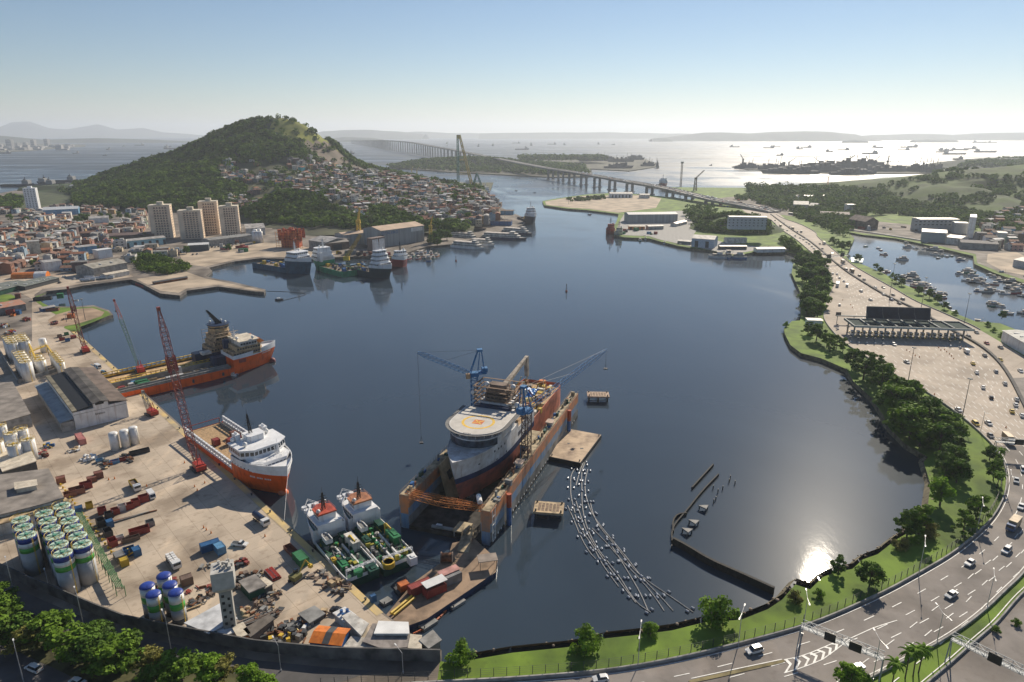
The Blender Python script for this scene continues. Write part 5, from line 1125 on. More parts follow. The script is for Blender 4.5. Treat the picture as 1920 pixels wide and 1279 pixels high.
# crane standing behind them on a pontoon
g_ = G(254, 668, 0); pd = c1b - fw * 15.5 + lf_ * 3.5; pd.z = 4.1; qx = project(pd.x, pd.y, 4.1)
crane(qx[0], qx[1], tip(214, 564, g_.y + 10), 2.0, 'green lattice crane with a red jib tip standing on the blue hulled ship', mid=redc, boomm=M('boom_green', (.06,.13,.12), .6), n=26, z=4.1, up=22, split=.72)
lb = T('motor_launch', 'small white motor launch floating beside the long orange ship', 'boat', G(437, 704, 0), a1 + R(120)); mb, _ = hullmb(5.2, 2.2, -2.6, None, -.3, .9, [(-.3, 0)], rake=1, bul=.2, deck_m=0, n=8); mb.build('hull', [white], lb); MB().box(-.8, -.8, .7, 1, .8, 1.7).build('cabin', offwhite, lb); MB().box(.95, -.7, 1.1, 1.05, .7, 1.6).build('window', glass, lb); MB().box(-3, -.3, 0, -2.5, .3, 1.1).build('outboard_motor', black, lb)
# --- S3/S4 the two white and green ships side by side
bg_ = None
def green_ship(px_st, px_bow, L_, B_, label, topc, seed, deckload, zst=3):
    c, a_ = place(px_st, px_bow, L_, zst=zst); t = T('supply_ship', label, 'ship', c, a_); rnd = random.Random(seed)
    mb, hb_ = hullmb(L_, B_, -L_/2, L_*.12, -1.5, 3.8, [(-1.5, 0), (2.6, 1)], bul=.9, deck_m=2, sternr=.06); mb.build('hull', [dgreen, white, M('dark_deck', (.035,.10,.07), .8, 0, .5, .5)], t)
    mb, hb_ = hullmb(L_, B_, L_*.12, None, -1.5, 7.4, [(-1.5, 0), (2.6, 1)], rake=3.5, sheer=1.2, bul=1.2, deck_m=2, p=2.4, entry=.38); mb.build('bow', [dgreen, hw, teal], t)
    x = L_ * .12
    block(t, x - 1, x + 10, B_ - 2.6, 6.2, 9.2, hw, win=(7.6, 8.5), chx=2, chy=2.6)
    block(t, x + 1, x + 7.5, B_ - 5.4, 9.2, 11.4, hw, 'wheelhouse', win=(9.9, 10.9), chx=2, chy=2, taper=-.2)
    block(t, x + .8, x + 7.9, B_ - 4.6, 11.4, 11.9, topc, 'wheelhouse_roof', chx=2, chy=2.2); railing(t, [(x + 1, -B_/2 + 2.6, 11.9), (x + 6.5, -B_/2 + 2.8, 11.9), (x + 7.6, 0, 11.9), (x + 6.5, B_/2 - 2.8, 11.9), (x + 1, B_/2 - 2.6, 11.9)], topc)
    shipmast(t, x + 4, 0, 11.8, 6, black, 3); dome(t, x + 2, 2.5, 11.8, .7); dome(t, x + 7.5, -2, 11.8, .5)
    mb = MB(); [mb.cyl(x + 12 + k * 2.3, sy * 2.2, 6.3, 7.3, .9, n=9) for k in range(3) for sy in (-1, 1)]; mb.box(x + 12, -1, 6.3, x + 17, 1, 7.6); mb.build('mooring_winch', hw, t)
    railing(t, [(x + 10, -B_/2 + 2, 6.3), (x + 16, -B_/2 + 3.5, 7), (x + 19, 0, 7.4), (x + 16, B_/2 - 3.5, 7), (x + 10, B_/2 - 2, 6.3)], hw)
    mb = MB(); mb.box(x - 6, -B_/2 + 1.2, 3, x - 2, -B_/2 + 3.6, 5.2); mb.box(x - 6, B_/2 - 3.6, 3, x - 2, B_/2 - 1.2, 5.2); mb.build('deck_locker', dgreen, t)
    mb, _ = hullmb(6, 2.3, -3, None, 0, 1.5, [(0, 0)], rake=.8, bul=.4, deck_m=1, n=8); o = mb.build('rescue_boat', [white, grey], t); o.location = (x - 4, B_/2 - 2.6, 5.6)
    cr = MB(); cr.cyl(x - 8, -B_/2 + 2, 3, 6.5, .6, n=8); cr.tube((x - 8, -B_/2 + 2, 6.5), (x - 14, -B_/2 + 3, 8), .35, 5); cr.build('deck_crane', yellow, t)
    for i, (dx, dy, l, w, h, mt) in enumerate(deckload):
        if h < 0: MB().cyl(dx, dy, 2.95, 4.6, w, n=14).build('cable_reel', mt, t)
        else: MB().box(dx - l/2, dy - w/2, 2.95, dx + l/2, dy + w/2, 2.95 + h).box(dx - l*.3, dy - w*.3, 2.95 + h, dx + l*.2, dy + w*.2, 3.2 + h).build('deck_equipment', mt, t)
    for s in (-1, 1): MB().box(-L_/2 + 2, s * 1.2 - .25, 2.95, -2, s * 1.2 + .25, 3.9).build('skid_rail', white, t)
    mb = MB(); mb.tube((-L_/2 + 1, -B_/2 + .8, 3), (-L_/2 + 1, -B_/2 + .8, 6), .2); mb.tube((-L_/2 + 1, B_/2 - .8, 3), (-L_/2 + 1, B_/2 - .8, 6), .2)
    mb.lattice((-L_/2 + 1, -B_/2 + .8, 6), (-L_/2 + 1, B_/2 - .8, 6), .5, .5, 6, .06); mb.build('stern_frame', hw, t)
    # clutter of hoses and drums, part of the deck machinery
    mb = MB()
    for k in range(60):
        xx, yy = rnd.uniform(-L_/2 + 2, x - 2), rnd.uniform(-B_/2 + 1, B_/2 - 1); mb.ob(xx, yy, 2.95, 2.95 + rnd.uniform(.3, 1.8), rnd.uniform(.3, 1.6), rnd.uniform(.3, 1.2), rnd.random() * 3, rnd.randrange(5))
    for k in range(16): xx, yy = rnd.uniform(-L_/2 + 2, x - 3), rnd.uniform(-B_/2 + 1, B_/2 - 1); mb.tube((xx, yy, 3.4), (xx + rnd.uniform(-4, 4), yy + rnd.uniform(-2, 2), rnd.uniform(3.4, 5.5)), .12, 4, rnd.randrange(5))
    mb.build('deck_machinery', [dgreen, bg_, M('olive_yellow', (.36,.32,.04), .6), grey, dark], t)
    return t
bg_ = paint('bright_green_paint', (.035,.22,.08)); orr = paint('wheelhouse_orange', (.46,.20,.10)); rdr = paint('wheelhouse_red', (.48,.09,.05))
green_ship((682,1080), (588,985), 40, 11, 'white supply ship with dark green deck and red wheelhouse moored against the quay', rdr, 1, [(-4,-3.8,7,2.6,3.2,offwhite),(-12,3,5,2.4,1.4,bg_),(-19,1,3,1.4,-1,bg_),(-20,-3,4,3,1.6,dgreen),(-9,4.5,2,1.4,1.6,yellow)], zst=3)
green_ship((745,1050), (652,963), 41, 11.5, 'white supply ship with dark green deck and orange wheelhouse, outboard of its neighbour', orr, 2, [(-8,-4,6.5,2.6,2.6,bg_),(-20,3.5,3,2,-1,yellow),(-20,3.5,2.4,1.5,-1,bg_),(-23,-3,2.6,2.4,2.6,white),(-5,4,4,2,2,dgreen)], zst=3)
# ================= FLOATING DOCK =================
dk0, dk1 = G(921, 1024, 0), G(1068, 806, 0); da = brg(dk0, dk1); dl = 112.; dw = 33.5
dock = T('floating_dock', 'rusty orange and blue floating dry dock with two long side walls', 'floating dock', dk0, da)
# local x away from camera along the right wall, y to the left
dpo = M('dock_orange', (.48,.18,.07), .75, 0, .45, .25, col2=(.26,.19,.15), detail=10, streak=.5); dpb = M('dock_blue', (.10,.20,.34), .75, 0, .5, .2, col2=(.28,.28,.27), detail=10, streak=.6)
dgy = M('dock_grey', (.23,.22,.20), .85, 0, .45, .15, detail=10); dfl = M('dock_floor', (.055,.05,.045), .9, 0, .5, .3, detail=8); dtn = M('dock_walkway', (.42,.34,.22), .85, 0, .4, .5)
hw_ = 12.5
MB().box(0, 0, -2, dl, dw, 1.4).build('pontoon_floor', dfl, dock)
def wallx(y0, y1, nm):
    w = MB(); w.box(0, y0, 1.4, dl, y1, 5.0, 2); w.box(0, y0, 5.0, dl, y1, 8.2, 1); w.box(0, y0, 8.2, dl, y1, hw_, 0); return w.build(nm, [dpo, dpb, dgy], dock)
wallx(0, 3.6, 'side_wall'); wallx(dw - 3.6, dw, 'side_wall')
for y0 in (0, dw - 3.6): MB().box(.2, y0 + .2, hw_, dl - .2, y0 + 3.4, hw_ + .12).build('walkway', dtn, dock)
for y in (.15, 3.45, dw - 3.45, dw - .15): railing(dock, [(0, y, hw_ + .1), (dl, y, hw_ + .1)], M('rail_rust', (.22,.16,.10), .8))
JR2 = random.Random(4); mb = MB()
for k in range(90):
    y0 = JR2.choice([0, dw - 3.6]); x = JR2.uniform(2, dl - 3); mb.ob(x, y0 + JR2.uniform(.6, 3), hw_ + .12, hw_ + JR2.uniform(.4, 2.2), JR2.uniform(.4, 2.4), JR2.uniform(.3, 1.2), JR2.choice([0, .1, 1.5]), JR2.randrange(5))
mb.build('deck_fittings', [dtn, dgreen, grey, rust, blue], dock)
for x in (14, 92): MB().cyl(x, -1.1, -1, 7, .9, n=10).build('fender_pile', blue, dock); MB().cyl(x, -1.1, 7, hw_ - .5, .9, n=10).build('pile_top', M('pile_red', (.40,.08,.03), .7), dock)
mb = MB(); [mb.box(3 + i * 3.0, -.12, 1.0, 3.6 + i * 3.0, -.01, 1.6) for i in range(35)]; mb.build('white_fender_row', white, dock)
mb = MB(); mb.box(-.05, .3, 5.0, -.01, 3.3, hw_ - .2, 0); mb.box(-.05, .3, -1, -.01, 3.3, 5.0, 1); mb.build('end_plate', [dpo, dpb], dock); mb = MB(); mb.box(-.05, dw - 3.3, 5.6, -.01, dw - .3, hw_ - .2, 0); mb.box(-.05, dw - 3.3, -1, -.01, dw - .3, 5.6, 1); mb.build('end_plate', [dpo, dpb], dock)
mb = MB(); [mb.tube((x, -.15, 1), (x, -.15, hw_), .12, 4) for x in (1, 3.5)]; [mb.tube((1, -.15, z), (3.5, -.15, z + 2.4), .08, 4) for z in (1, 4, 7, 9.6)]; [mb.tube((1, -.15, z), (3.5, -.15, z), .1, 4) for z in (1, 4, 7, 10)]; mb.build('stair_tower', white, dock)
# folding truss bridge across the near end
mb = MB(); mb.lattice((1, dw - 2, hw_), (1.5, dw * .52, hw_ - 1.2), 1.6, 1.6, 9, .09); mb.lattice((1.5, dw * .52, hw_ - 1.2), (2, 3, hw_ - .3), 1.6, 1.6, 8, .09); mb.lattice((3.6, dw - 2, hw_), (4, 3, hw_ - 1), 1.0, 1.0, 16, .07); mb.build('truss_bridge', M('truss_rust', (.55,.20,.05), .8, 0, .4, .4), dock)
mb = MB(); mb.tube((3, 5, hw_ + 1), (6.5, 7, hw_ + 1.2), .9, 10); mb.build('white_tank', white, dock)
mb = MB(); mb.tube((2, 8, 2.2), (1, 22, 2.2), .6, 8); mb.build('pipe', grey, dock)
mb = MB(); mb.box(1.5, 19, 1.4, 3, 21, 2.4); mb.build('locker', white, dock)
# leaning tan panel with square openings on the inner left wall
mb = MB(); x0, x1 = 18, 44
mb.mesh([(x0, dw - 11.5, 1.6), (x1, dw - 11.5, 3.0), (x1 + 6, dw - 3.8, hw_), (x0 + 5, dw - 3.8, hw_ + .5), (x0, dw - 9.4, 1.6), (x1, dw - 9.4, 3), (x1 + 6, dw - 3.5, hw_), (x0 + 5, dw - 3.5, hw_ + .5)], [(0, 1, 2, 3), (7, 6, 5, 4), (0, 4, 5, 1), (3, 2, 6, 7)]); pnl = mb.build('leaning_panel', M('panel_tan', (.55,.42,.24), .7, 0, .25, .4), dock)
for u in (.12, .38, .64):
    P = lambda s_, v_: Vector((x0, dw - 11.5, 1.6)).lerp(Vector((x1, dw - 11.5, 3)), s_).lerp(Vector((x0 + 5, dw - 3.8, hw_ + .5)).lerp(Vector((x1 + 6, dw - 3.8, hw_)), s_), v_) + Vector((0, -.06, 0))
    MB().face([P(u, .5), P(u + .11, .5), P(u + .11, .72), P(u, .72)]).build('opening', dark, pnl)
# keel blocks
mb = MB(); [mb.box(18 + i * 4, dw/2 - 1, 1.4, 20 + i * 4, dw/2 + 1, 3) for i in range(20)]; mb.build('keel_block', brown, dock)
mb = MB(); [mb.box(22 + i * 7, 8, 1.4, 23.5 + i * 7, 10, 4) for i in range(11)]; mb.build('shoring', brown, dock)
# --- the ship in the dock, bow to us
dx_ = Vector((math.cos(da), math.sin(da), 0)); dy_ = Vector((-dx_.y, dx_.x, 0))
LF = 104.; BF = 20.4
ffc = dk0 + dx_ * (13 + LF/2) + dy_ * (dw/2 + 2.6); ffc.z = 3.0
fs = T('offshore_ship', 'white navy and red offshore ship with a round bow helideck propped inside the floating dock', 'ship', ffc, da + PI); fs.scale.z = .93
sw = M('worn_ship_white', (.66,.67,.68), .55, 0, .12, .25, col2=(.45,.42,.40), detail=10, streak=.4); sr = M('antifouling_red', (.44,.12,.08), .8, 0, .4, .2, col2=(.20,.09,.07), detail=10); srd = M('side_red', (.52,.16,.09), .75, 0, .35, .25, detail=9)
MF = [sr, M('faded_sheer_navy', (.03,.05,.13), .6, 0, .3, .3), sw, wood, srd]
mb, hbF = hullmb(LF, BF, 12, None, 0, 19.0, [(0, 0), (8.6, 1), (11.2, 2)], rake=5, sheer=0, bul=.3, deck_m=2, p=3.4, entry=.36); mb.build('bow', MF, fs)
mb, hbF2 = hullmb(LF, BF, -8, 12, 0, 17.0, [(0, 4), (8.6, 1), (11.2, 2)], bul=.3, deck_m=3, p=3, entry=.3); mb.build('midship_hull', MF, fs)
mb, _ = hullmb(LF, BF, -LF/2, -8, 0, 12.5, [(0, 4)], bul=1.6, deck_m=3, sternr=.1); mb.build('stern_hull', MF, fs)
# rounded front house and helideck
mb = MB(); cx, rr_ = 30., 10.4; ns = 20
def arcs(r, x=cx, full=False): return [(x - 14, -r)] + [(x + r * math.sin(t_), -r * math.cos(t_)) for t_ in [PI * k / ns for k in range(ns + 1)]] + [(x - 14, r)]
A = arcs(9.9)
for (x, y), (x2, y2) in zip(A[:-1], A[1:]): mb.face([(x, y, 19), (x2, y2, 19), (x2 * 1.0, y2, 22.6), (x, y, 22.6)])
mb.sheet(A, 22.6); mb.build('accommodation_front', sw, fs)
mb = MB()
for (x, y), (x2, y2) in list(zip(A[:-1], A[1:]))[3:-3]: mb.face([(x + .05, y * 1.006, 19.2), (x2 + .05, y2 * 1.006, 19.2), (x2 + .05, y2 * 1.006, 22.2), (x + .05, y * 1.006, 22.2)])
mb.build('window_band', M('dark_bridge_front', (.05,.07,.10), .3, 0, .5, .5), fs)
hd = M('helideck_paint', (.56,.53,.48), .8, 0, .12, .3, detail=8); H = arcs(10.7, 29); mb = MB(); mb.prism(H, 24.4, 25.0); heli = mb.build('helideck', hd, fs)
mb = MB(); HO = arcs(12.1, 29); HI = arcs(10.8, 29)
for k in range(len(HO) - 1): mb.face([(*HI[k], 24.7), (*HO[k], 24.9), (*HO[k + 1], 24.9), (*HI[k + 1], 24.7)]); mb.tube((*HO[k], 24.9), (*HO[k + 1], 24.9), .1, 4)
mb.build('safety_net', M('net_grey', (.16,.16,.16), .8), heli)
mb = MB(); wl = [(x * .985 + .4, y * .965) for x, y in H]
for k in range(len(H) - 1): mb.face([(*wl[k], 25.012), (*((wl[k][0] - 29) * 1.012 + 29, wl[k][1] * 1.015), 25.012), (*((wl[k+1][0] - 29) * 1.012 + 29, wl[k+1][1] * 1.015), 25.012), (*wl[k + 1], 25.012)])
mb.build('edge_marking', white, heli)
mb = MB(); hx, hy = 28.5, 0
for k in range(48):
    a0, a1_ = 2*PI*k/48, 2*PI*(k+1)/48; mb.face([(hx + 5.3*math.cos(a0), 5.3*math.sin(a0), 25.016), (hx + 6.3*math.cos(a0), 6.3*math.sin(a0), 25.016), (hx + 6.3*math.cos(a1_), 6.3*math.sin(a1_), 25.016), (hx + 5.3*math.cos(a1_), 5.3*math.sin(a1_), 25.016)])
mb.build('landing_ring', paint('ring_yellow', (.75,.48,.06), .6, .1), heli)
q = 2.0; MB().face([(hx - q, -q, 25.016), (hx + q, -q, 25.016), (hx + q, q, 25.016), (hx - q, q, 25.016)]).build('centre_square', paint('square_orange', (.60,.16,.04), .6, .1), heli)
mb = MB()
for sgn2 in (-1, 1): mb.face([(hx - q + .3, sgn2 * (-q), 25.022), (hx - q, sgn2 * (-q + .3), 25.022), (hx + q - .3, sgn2 * q, 25.022), (hx + q, sgn2 * (q - .3), 25.022)][::sgn2])
mb.build('centre_cross', paint('ring_yellow', (.75,.48,.06)), heli)
mb = MB()
for i in range(5): mb.box(38.9, -1.4 + i * .6, 25.01, 39.5, -1.0 + i * .6, 25.016)
for i in range(4): mb.box(19 + i * .6, -9.9, 25.01, 19.4 + i * .6, -9.3, 25.016)
mb.build('deck_lettering', dark, heli)
mb = MB(); [mb.tube((29 + 9.6 * math.sin(t_), -9.6 * math.cos(t_), 22.6), (29 + 10.8 * math.sin(t_), -10.8 * math.cos(t_), 24.4), .2, 4) for t_ in [PI * k / 10 for k in range(11)]]; mb.build('helideck_support', sw, heli)
# superstructure behind the helideck, dark scaffold tiers
for k, (x0, x1, w, z0, z1, m) in enumerate([(2, 17, 17, 19, 23, sw), (2, 12, 13, 23, 26.4, sw), (3, 10, 10.5, 26.4, 28.8, brown), (4, 9.5, 9.5, 29.4, 31.4, brown), (5, 9, 7, 32, 33.4, brown)]): block(fs, x0, x1, w, z0, z1, m, win=(z0 + 1, z1 - .8) if k < 4 else None, chx=1, chy=1)
MB().box(12.6, -7.5, 23.4, 14.6, 7.5, 25.9).build('dark_screen', navy, fs)
sc_ = MB()
for x in (2, 5, 8, 11.5):
    for y in (-8.6, -5, 0, 5, 8.6): sc_.tube((x, y, 23), (x, y, 33), .09, 3)
for zz in (25, 27, 29, 31, 33):
    for y in (-8.6, 8.6): sc_.box(1.5, y - .4, zz, 12, y + .4, zz + .1)
    for x in (1.6, 11.9): sc_.box(x - .4, -9, zz, x + .4, 9, zz + .1)
    sc_.tube((2, -8.6, zz), (11.5, -8.6, zz + 1), .06, 3); sc_.tube((11.9, -8.6, zz), (11.9, 8.6, zz + 1), .06, 3)
sc_.build('scaffolding', M('rusty_scaffold', (.22,.14,.09), .8), fs)
for x, y, z, r in [(12, 9.6, 25.5, 1.2), (8, 6.5, 31.8, 1.1), (8, -4.6, 31.8, 1.0), (14.5, 10.5, 23, 1.0), (9, -9.8, 27, 1.4), (4, 9.8, 28, 1.5)]: dome(fs, x, y, z, r)
# white lattice side platforms and mid-deck clutter
mb = MB(); RJ = random.Random(9)
for k in range(110):
    x, y = RJ.uniform(-48, 1), RJ.uniform(-9.6, 9.6); zb = 16.8 if x > -8 else 10.5; mb.ob(x, y, zb, zb + RJ.uniform(.6, 4.2), RJ.uniform(.6, 4.5), RJ.uniform(.5, 2.8), RJ.choice([0, .2, 1.5]), RJ.randrange(6))
for k in range(40): x, y = RJ.uniform(-40, 1), RJ.uniform(-9, 9); mb.tube((x, y, 13), (x + RJ.uniform(-6, 6), y + RJ.uniform(-3, 3), 13 + RJ.uniform(1, 7)), .18, 4, RJ.randrange(6))
mb.build('deck_machinery', [tan, offwhite, rust, dark, yellow, orange2], fs)
# knuckle crane of the ship
mb = MB(); mb.cyl(-8, -3, 17, 27, 1.3, n=10); mb.mesh([(-10,-4.2,26),(-6,-4.2,27),(-6,-2,27),(-10,-2,26),(-37,-3.8,29),(-36,-3.8,30.6),(-36,-2.6,30.6),(-37,-2.6,29)], [(0,1,5,4),(1,2,6,5),(2,3,7,6),(3,0,4,7),(4,5,6,7),(0,3,2,1)]); mb.mesh([(-38,-4,30.6),(-35.4,-4,30.6),(-35.4,-2.4,30.6),(-38,-2.4,30.6),(-38.6,-4,20),(-37,-4,20),(-37,-2.4,20),(-38.6,-2.4,20)], [(0,1,5,4),(1,2,6,5),(2,3,7,6),(3,0,4,7),(0,3,2,1)])
mb.build('knuckle_crane', M('crane_cream', (.34,.29,.23), .7, 0, .4, .4), fs)
tp = MB(); RT = random.Random(2); nx, ny = 12, 8; V = [(-34 + i * 1.1, -4.5 + j * 1.2, 14.5 + RT.uniform(0, 1.5)) for j in range(ny) for i in range(nx)]
tp.mesh(V, [(j*nx+i, j*nx+i+1, (j+1)*nx+i+1, (j+1)*nx+i) for j in range(ny-1) for i in range(nx-1)]); tp.build('blue_tarpaulin', tarp, fs)
MB().tube((-16, -2, 14), (-22, 4, 14.5), 1.6, 12).build('yellow_drum', M('drum_yellow', (.62,.50,.20), .6), fs)
MB().box(-3, -10.4, 17, 0, -7.6, 21).build('red_locker', redc, fs)
mb = MB(); [mb.box(9 + i * .95, BF/2 + .02, 13, 9.6 + i * .95, BF/2 + .07, 14.8) for i in range(4)]; mb.build('hull_lettering', navy, fs)
mb = MB(); RP = random.Random(3)
for i in range(12): x = RP.uniform(16, 44); z = RP.choice([11.5, 14, 16]); s_ = RP.choice([-1, 1]); y = s_ * (hbF(x, z) + .05); y2 = s_ * (hbF(x + .9, z) + .05); mb.face([(x, y, z), (x + .9, y2, z), (x + .9, y2, z + .9), (x, y, z + .9)][::s_])
mb.build('hull_opening', dark, fs)
railing(fs, [(13, 10.2, 19), (-7, 10.6, 17)], rust); railing(fs, [(13, -10.2, 19), (-7, -10.6, 17)], rust)
# dock-side container (blue box) and hut on the walls
def on_dock(x, y, z): return dk0 + dx_ * x + dy_ * y + Vector((0, 0, z))
bb = T('workshop_module', 'blue and cream workshop module on the inner side of the right dock wall', 'module', on_dock(58, 5.8, 6), da); MB().box(-7, -2, 0, 7, 2, 6).build('wall', skyblue, bb); MB().box(-7.2, -2.2, 6, 7.2, 2.2, 6.5).build('roof', dtn, bb); MB().box(-7.25, -1.5, 1, -7.01, 1.5, 5).build('door', navy, bb)
for i, (x, y) in enumerate([(33, 1.8), (63, dw - 1.8), (72, 1.8)]):
    h_ = T('deck_hut', 'small tan roofed hut on top of the dock wall', 'hut', on_dock(x, y, hw_ + .1), da, near=('the left tower crane', on_dock(70, dw, 0)), group='huts on the dock walls'); MB().box(-1.3, -1.1, 0, 1.3, 1.1, 1.9).build('wall', offwhite, h_); MB().box(-2, -1.6, 1.9, 2, 1.6, 2.1).build('roof', M('pinkish_roof', (.50,.38,.30), .8), h_)
# slewing tower cranes of the dock
def tower_crane(base, htop, jib_tip, label, mastm, hook_z):
    t = T('tower_crane', label, 'crane', base, brg(base, jib_tip)); h = htop - base.z; cb = M('crane_blue', (.03,.16,.36), .5, 0, .3, .4)
    MB().lattice((0, 0, 0), (0, 0, h), 2.6, 2.6, int(h / 2), .2).build('mast', mastm, t); MB().box(-1.8, -1.8, h - .3, 1.8, 1.8, h + .5).box(-5, -1.5, h + .5, 2, 1.5, h + 1.2).box(-5.5, -1.3, h + 1.2, -3.2, 1.3, h + 3).build('slewing_platform', cb, t)
    rr = math.hypot(jib_tip.x - base.x, jib_tip.y - base.y); e = Vector((rr, 0, jib_tip.z - base.z))
    MB().lattice((2, 0, h + 1), e, 1.2, .6, 24, .1, wm=1.7).build('jib', cb, t)
    a = MB(); ap = Vector((-2.5, 0, h + 10.5))
    for y in (-1.2, 1.2): a.tube((1.6, y, h + .8), ap + Vector((.8, y * .5, 0)), .22); a.tube((-4.4, y, h + .8), ap + Vector((-.6, y * .5, 0)), .2); a.tube((-1.6, y, h + .8), ap, .12)
    a.box(ap.x - 1, -1, ap.z - .4, ap.x + 1.2, 1, ap.z + .5); a.build('a_frame', cb, t)
    w = MB(); w.tube(ap, e.lerp(Vector((2, 0, h + 1)), .45), .06, 3); w.tube(ap, e, .05, 3); w.build('pendant_lines', dark, t)
    c_ = MB().box(1.9, 1.3, h - .6, 3.6, 2.9, h + 1.4).build('cab', M('cab_tan', (.42,.27,.16), .6), t); MB().box(3.6, 1.4, h + .1, 3.65, 2.8, h + 1.2).build('window', glass, c_)
    w = MB(); w.tube(e, (e.x, 0, hook_z), .07, 3); w.box(e.x - .8, -.8, hook_z - .5, e.x + .8, .8, hook_z); w.tube((e.x - .7, 0, hook_z), (e.x, 0, hook_z + 2.6), .05, 3); w.tube((e.x + .7, 0, hook_z), (e.x, 0, hook_z + 2.6), .05, 3); w.build('hook_line', dark, t)
    return t
cbm = M('crane_blue', (.03,.16,.36))
bL = on_dock(62, dw - 1.8, hw_)
def hit(px, py, base, far=0):  # point seen at px,py at distance y
    return Vector(tip(px, py, far))
zt = Zat(898, 703, bL.y)
tower_crane(bL, zt, hit(783, 661, bL, bL.y - 4), 'blue tower crane with its jib reaching left over the water', cbm, -6)
bR = on_dock(41, 1.8, hw_); zt = Zat(966, 772, bR.y)
tower_crane(bR, zt, hit(1137, 655, bR, bR.y + 62), 'blue topped tower crane with its jib reaching right past the ship', M('mast_brown', (.16,.10,.08), .7), 14)
# barges, rafts
def raft(px, py, l, w, ang_, label, zt=3.2, mat=tan):
    t = T('mooring_dolphin', label, 'mooring platform', G(px, py, 0), ang_); MB().box(-l/2, -w/2, zt - .8, l/2, w/2, zt).build('platform', mat, t)
    g2 = MB(); 
    for i in range(6): g2.box(-l*.36 + i * l * .125, -w*.34, zt, -l*.36 + i * l * .125 + l * .09, w*.34, zt + .04)
    g2.build('grating', M('grate_brown', (.22,.15,.10), .8, 0, .4, 1), t); g3 = MB()
    for x in (-l*.42, 0, l*.42):
        for y in (-w*.4, w*.4): g3.cyl(x, y, -2, zt - .8, .35, n=7)
    g3.tube((-l*.42, -w*.4, .6), (l*.42, -w*.4, .6), .2); g3.tube((-l*.42, w*.4, .6), (l*.42, w*.4, .6), .2); g3.build('piles', dark, t)
    g4 = MB(); [g4.cyl(x, y, zt, zt + .8, .3, n=7) for x, y in ((-l*.42, w*.4), (l*.42, w*.4), (l*.42, -w*.4), (-l*.42, -w*.4))]; g4.build('bollard', black, t)
raft(1029, 966, 10.5, 7.5, R(-8), 'square tan mooring platform on dark piles beside the dock'); raft(1121, 750, 11, 6.5, R(-3), 'small tan mooring platform on piles beyond the dock', mat=M('pink_tan', (.48,.34,.24), .8))
bp_ = [G(x, y, 2) for x, y in [(1030,856),(1062,803),(1128,815),(1088,868)]]; c = sum(bp_, Vector()) / 4; c.z = 0
bgt = T('barge', 'empty flat deck barge with worn tan deck tied behind the dock', 'barge', c); MB().prism([p - c for p in bp_], -1, 1.96).build('hull', black, bgt); MB().sheet([(p - c) * .985 for p in bp_], 2.0).build('deck', M('barge_deck', (.46,.35,.24), .85, 0, .45, .25, col2=(.25,.18,.13), detail=10), bgt)
mb = MB(); [mb.cyl(p.x * .9, p.y * .9, 2, 2.7, .25, n=7) for p in [q - c for q in bp_]]; mb.box(-3, 1, 2.01, -2, 2, 2.06); mb.box(2, -4, 2.01, 3.4, -3, 2.06); mb.build('bollard', dark, bgt)
# the pontoon link between yard and dock
lp = [G(x, y, 2) for x, y in [(722,1150),(758,1176),(800,1165),(930,1070),(935,1045),(875,1002),(850,1005),(843,1018),(770,1095)]]; lp = [G(x, y, 2) for x, y in [(724,1152),(757,1176),(800,1160),(930,1072),(933,1050),(888,1008),(848,1018),(840,1045),(775,1092)]]
c = sum(lp, Vector()) / len(lp); c.z = 0; lk = T('link_pontoon', 'long brown decked pontoon joining the yard corner to the dock', 'pontoon', c)
MB().prism([p - c for p in lp], -1, 1.9).build('hull', navy, lk); MB().sheet([p - c for p in lp], 1.92).build('deck', M('link_deck', (.30,.21,.14), .85, 0, .35, .25, detail=9), lk)
mb = MB(); a_, b_ = G(733, 1150, 2.6) - c, G(772, 1118, 2.6) - c; mb.tube(a_, b_, .45, 6); mb.tube(a_ + Vector((.9, -.6, 0)), b_ + Vector((.9, -.6, 0)), .35, 6); mb.build('yellow_rail', yellow, lk)
cont(788, 1108, 7, 2.6, 2.7, 'red', ang=84, z=1.93, label='red cabin with white roof and blue tarp on the link pontoon', cat='cabin'); cont(842, 1128 - 35, 7.5, 2.8, 2.9, 'grey', ang=84, z=1.93, label='grey container with pink top on the link pontoon')
cont(815, 1112, 6.5, 2.8, 2.6, 'red', ang=84, z=1.93, label='dark red cabin at the water side of the link pontoon', cat='cabin')
def plate(px, py, l, w, z, th, ang_, m, label, cat='roof', posts=True):
    t = T('canopy', label, 'canopy', G(px, py, 1.95), ang_); MB().box(-l/2, -w/2, z, l/2, w/2, z + th).build('roof', m, t); mb = MB(); [mb.tube((x, y, 0), (x, y, z), .1) for x in (-l*.42, l*.42) for y in (-w*.42, w*.42)]; mb.build('post', dark, t)
QB = QA + R(84)
plate(815, 1108, 7, 3.4, 3.2, .15, QB, M('white_tin', (.66,.66,.65), .5, 0, .1, .3), 'white roof sheet over the red cabin on the link pontoon'); plate(914, 1062, 6, 4, 3, .2, QA + R(60), M('taupe_roof', (.30,.25,.21), .8, 0, .2, .4), 'taupe square canopy at the dock end of the link pontoon'); plate(842, 1086, 6.5, 2.9, 3.0, .12, QB, M('pink_roof', (.50,.25,.22), .7, 0, .3, .4), 'faded pink sheet over the grey container')
cont(757, 1105, 3, 2.4, 2.2, 'orange', 84, z=1.0, label='orange cabin on a small float beside the yellow rail', cat='cabin'); fl0 = T('float_platform', 'small dark float under the orange cabin', 'float', G(757, 1107, 0), QB); MB().box(-2.4, -1.8, -.5, 2.4, 1.8, 1).build('deck', dark, fl0); MB().cyl(-2, -1.4, 1, 1.8, .2, n=6).build('bollard', grey, fl0)
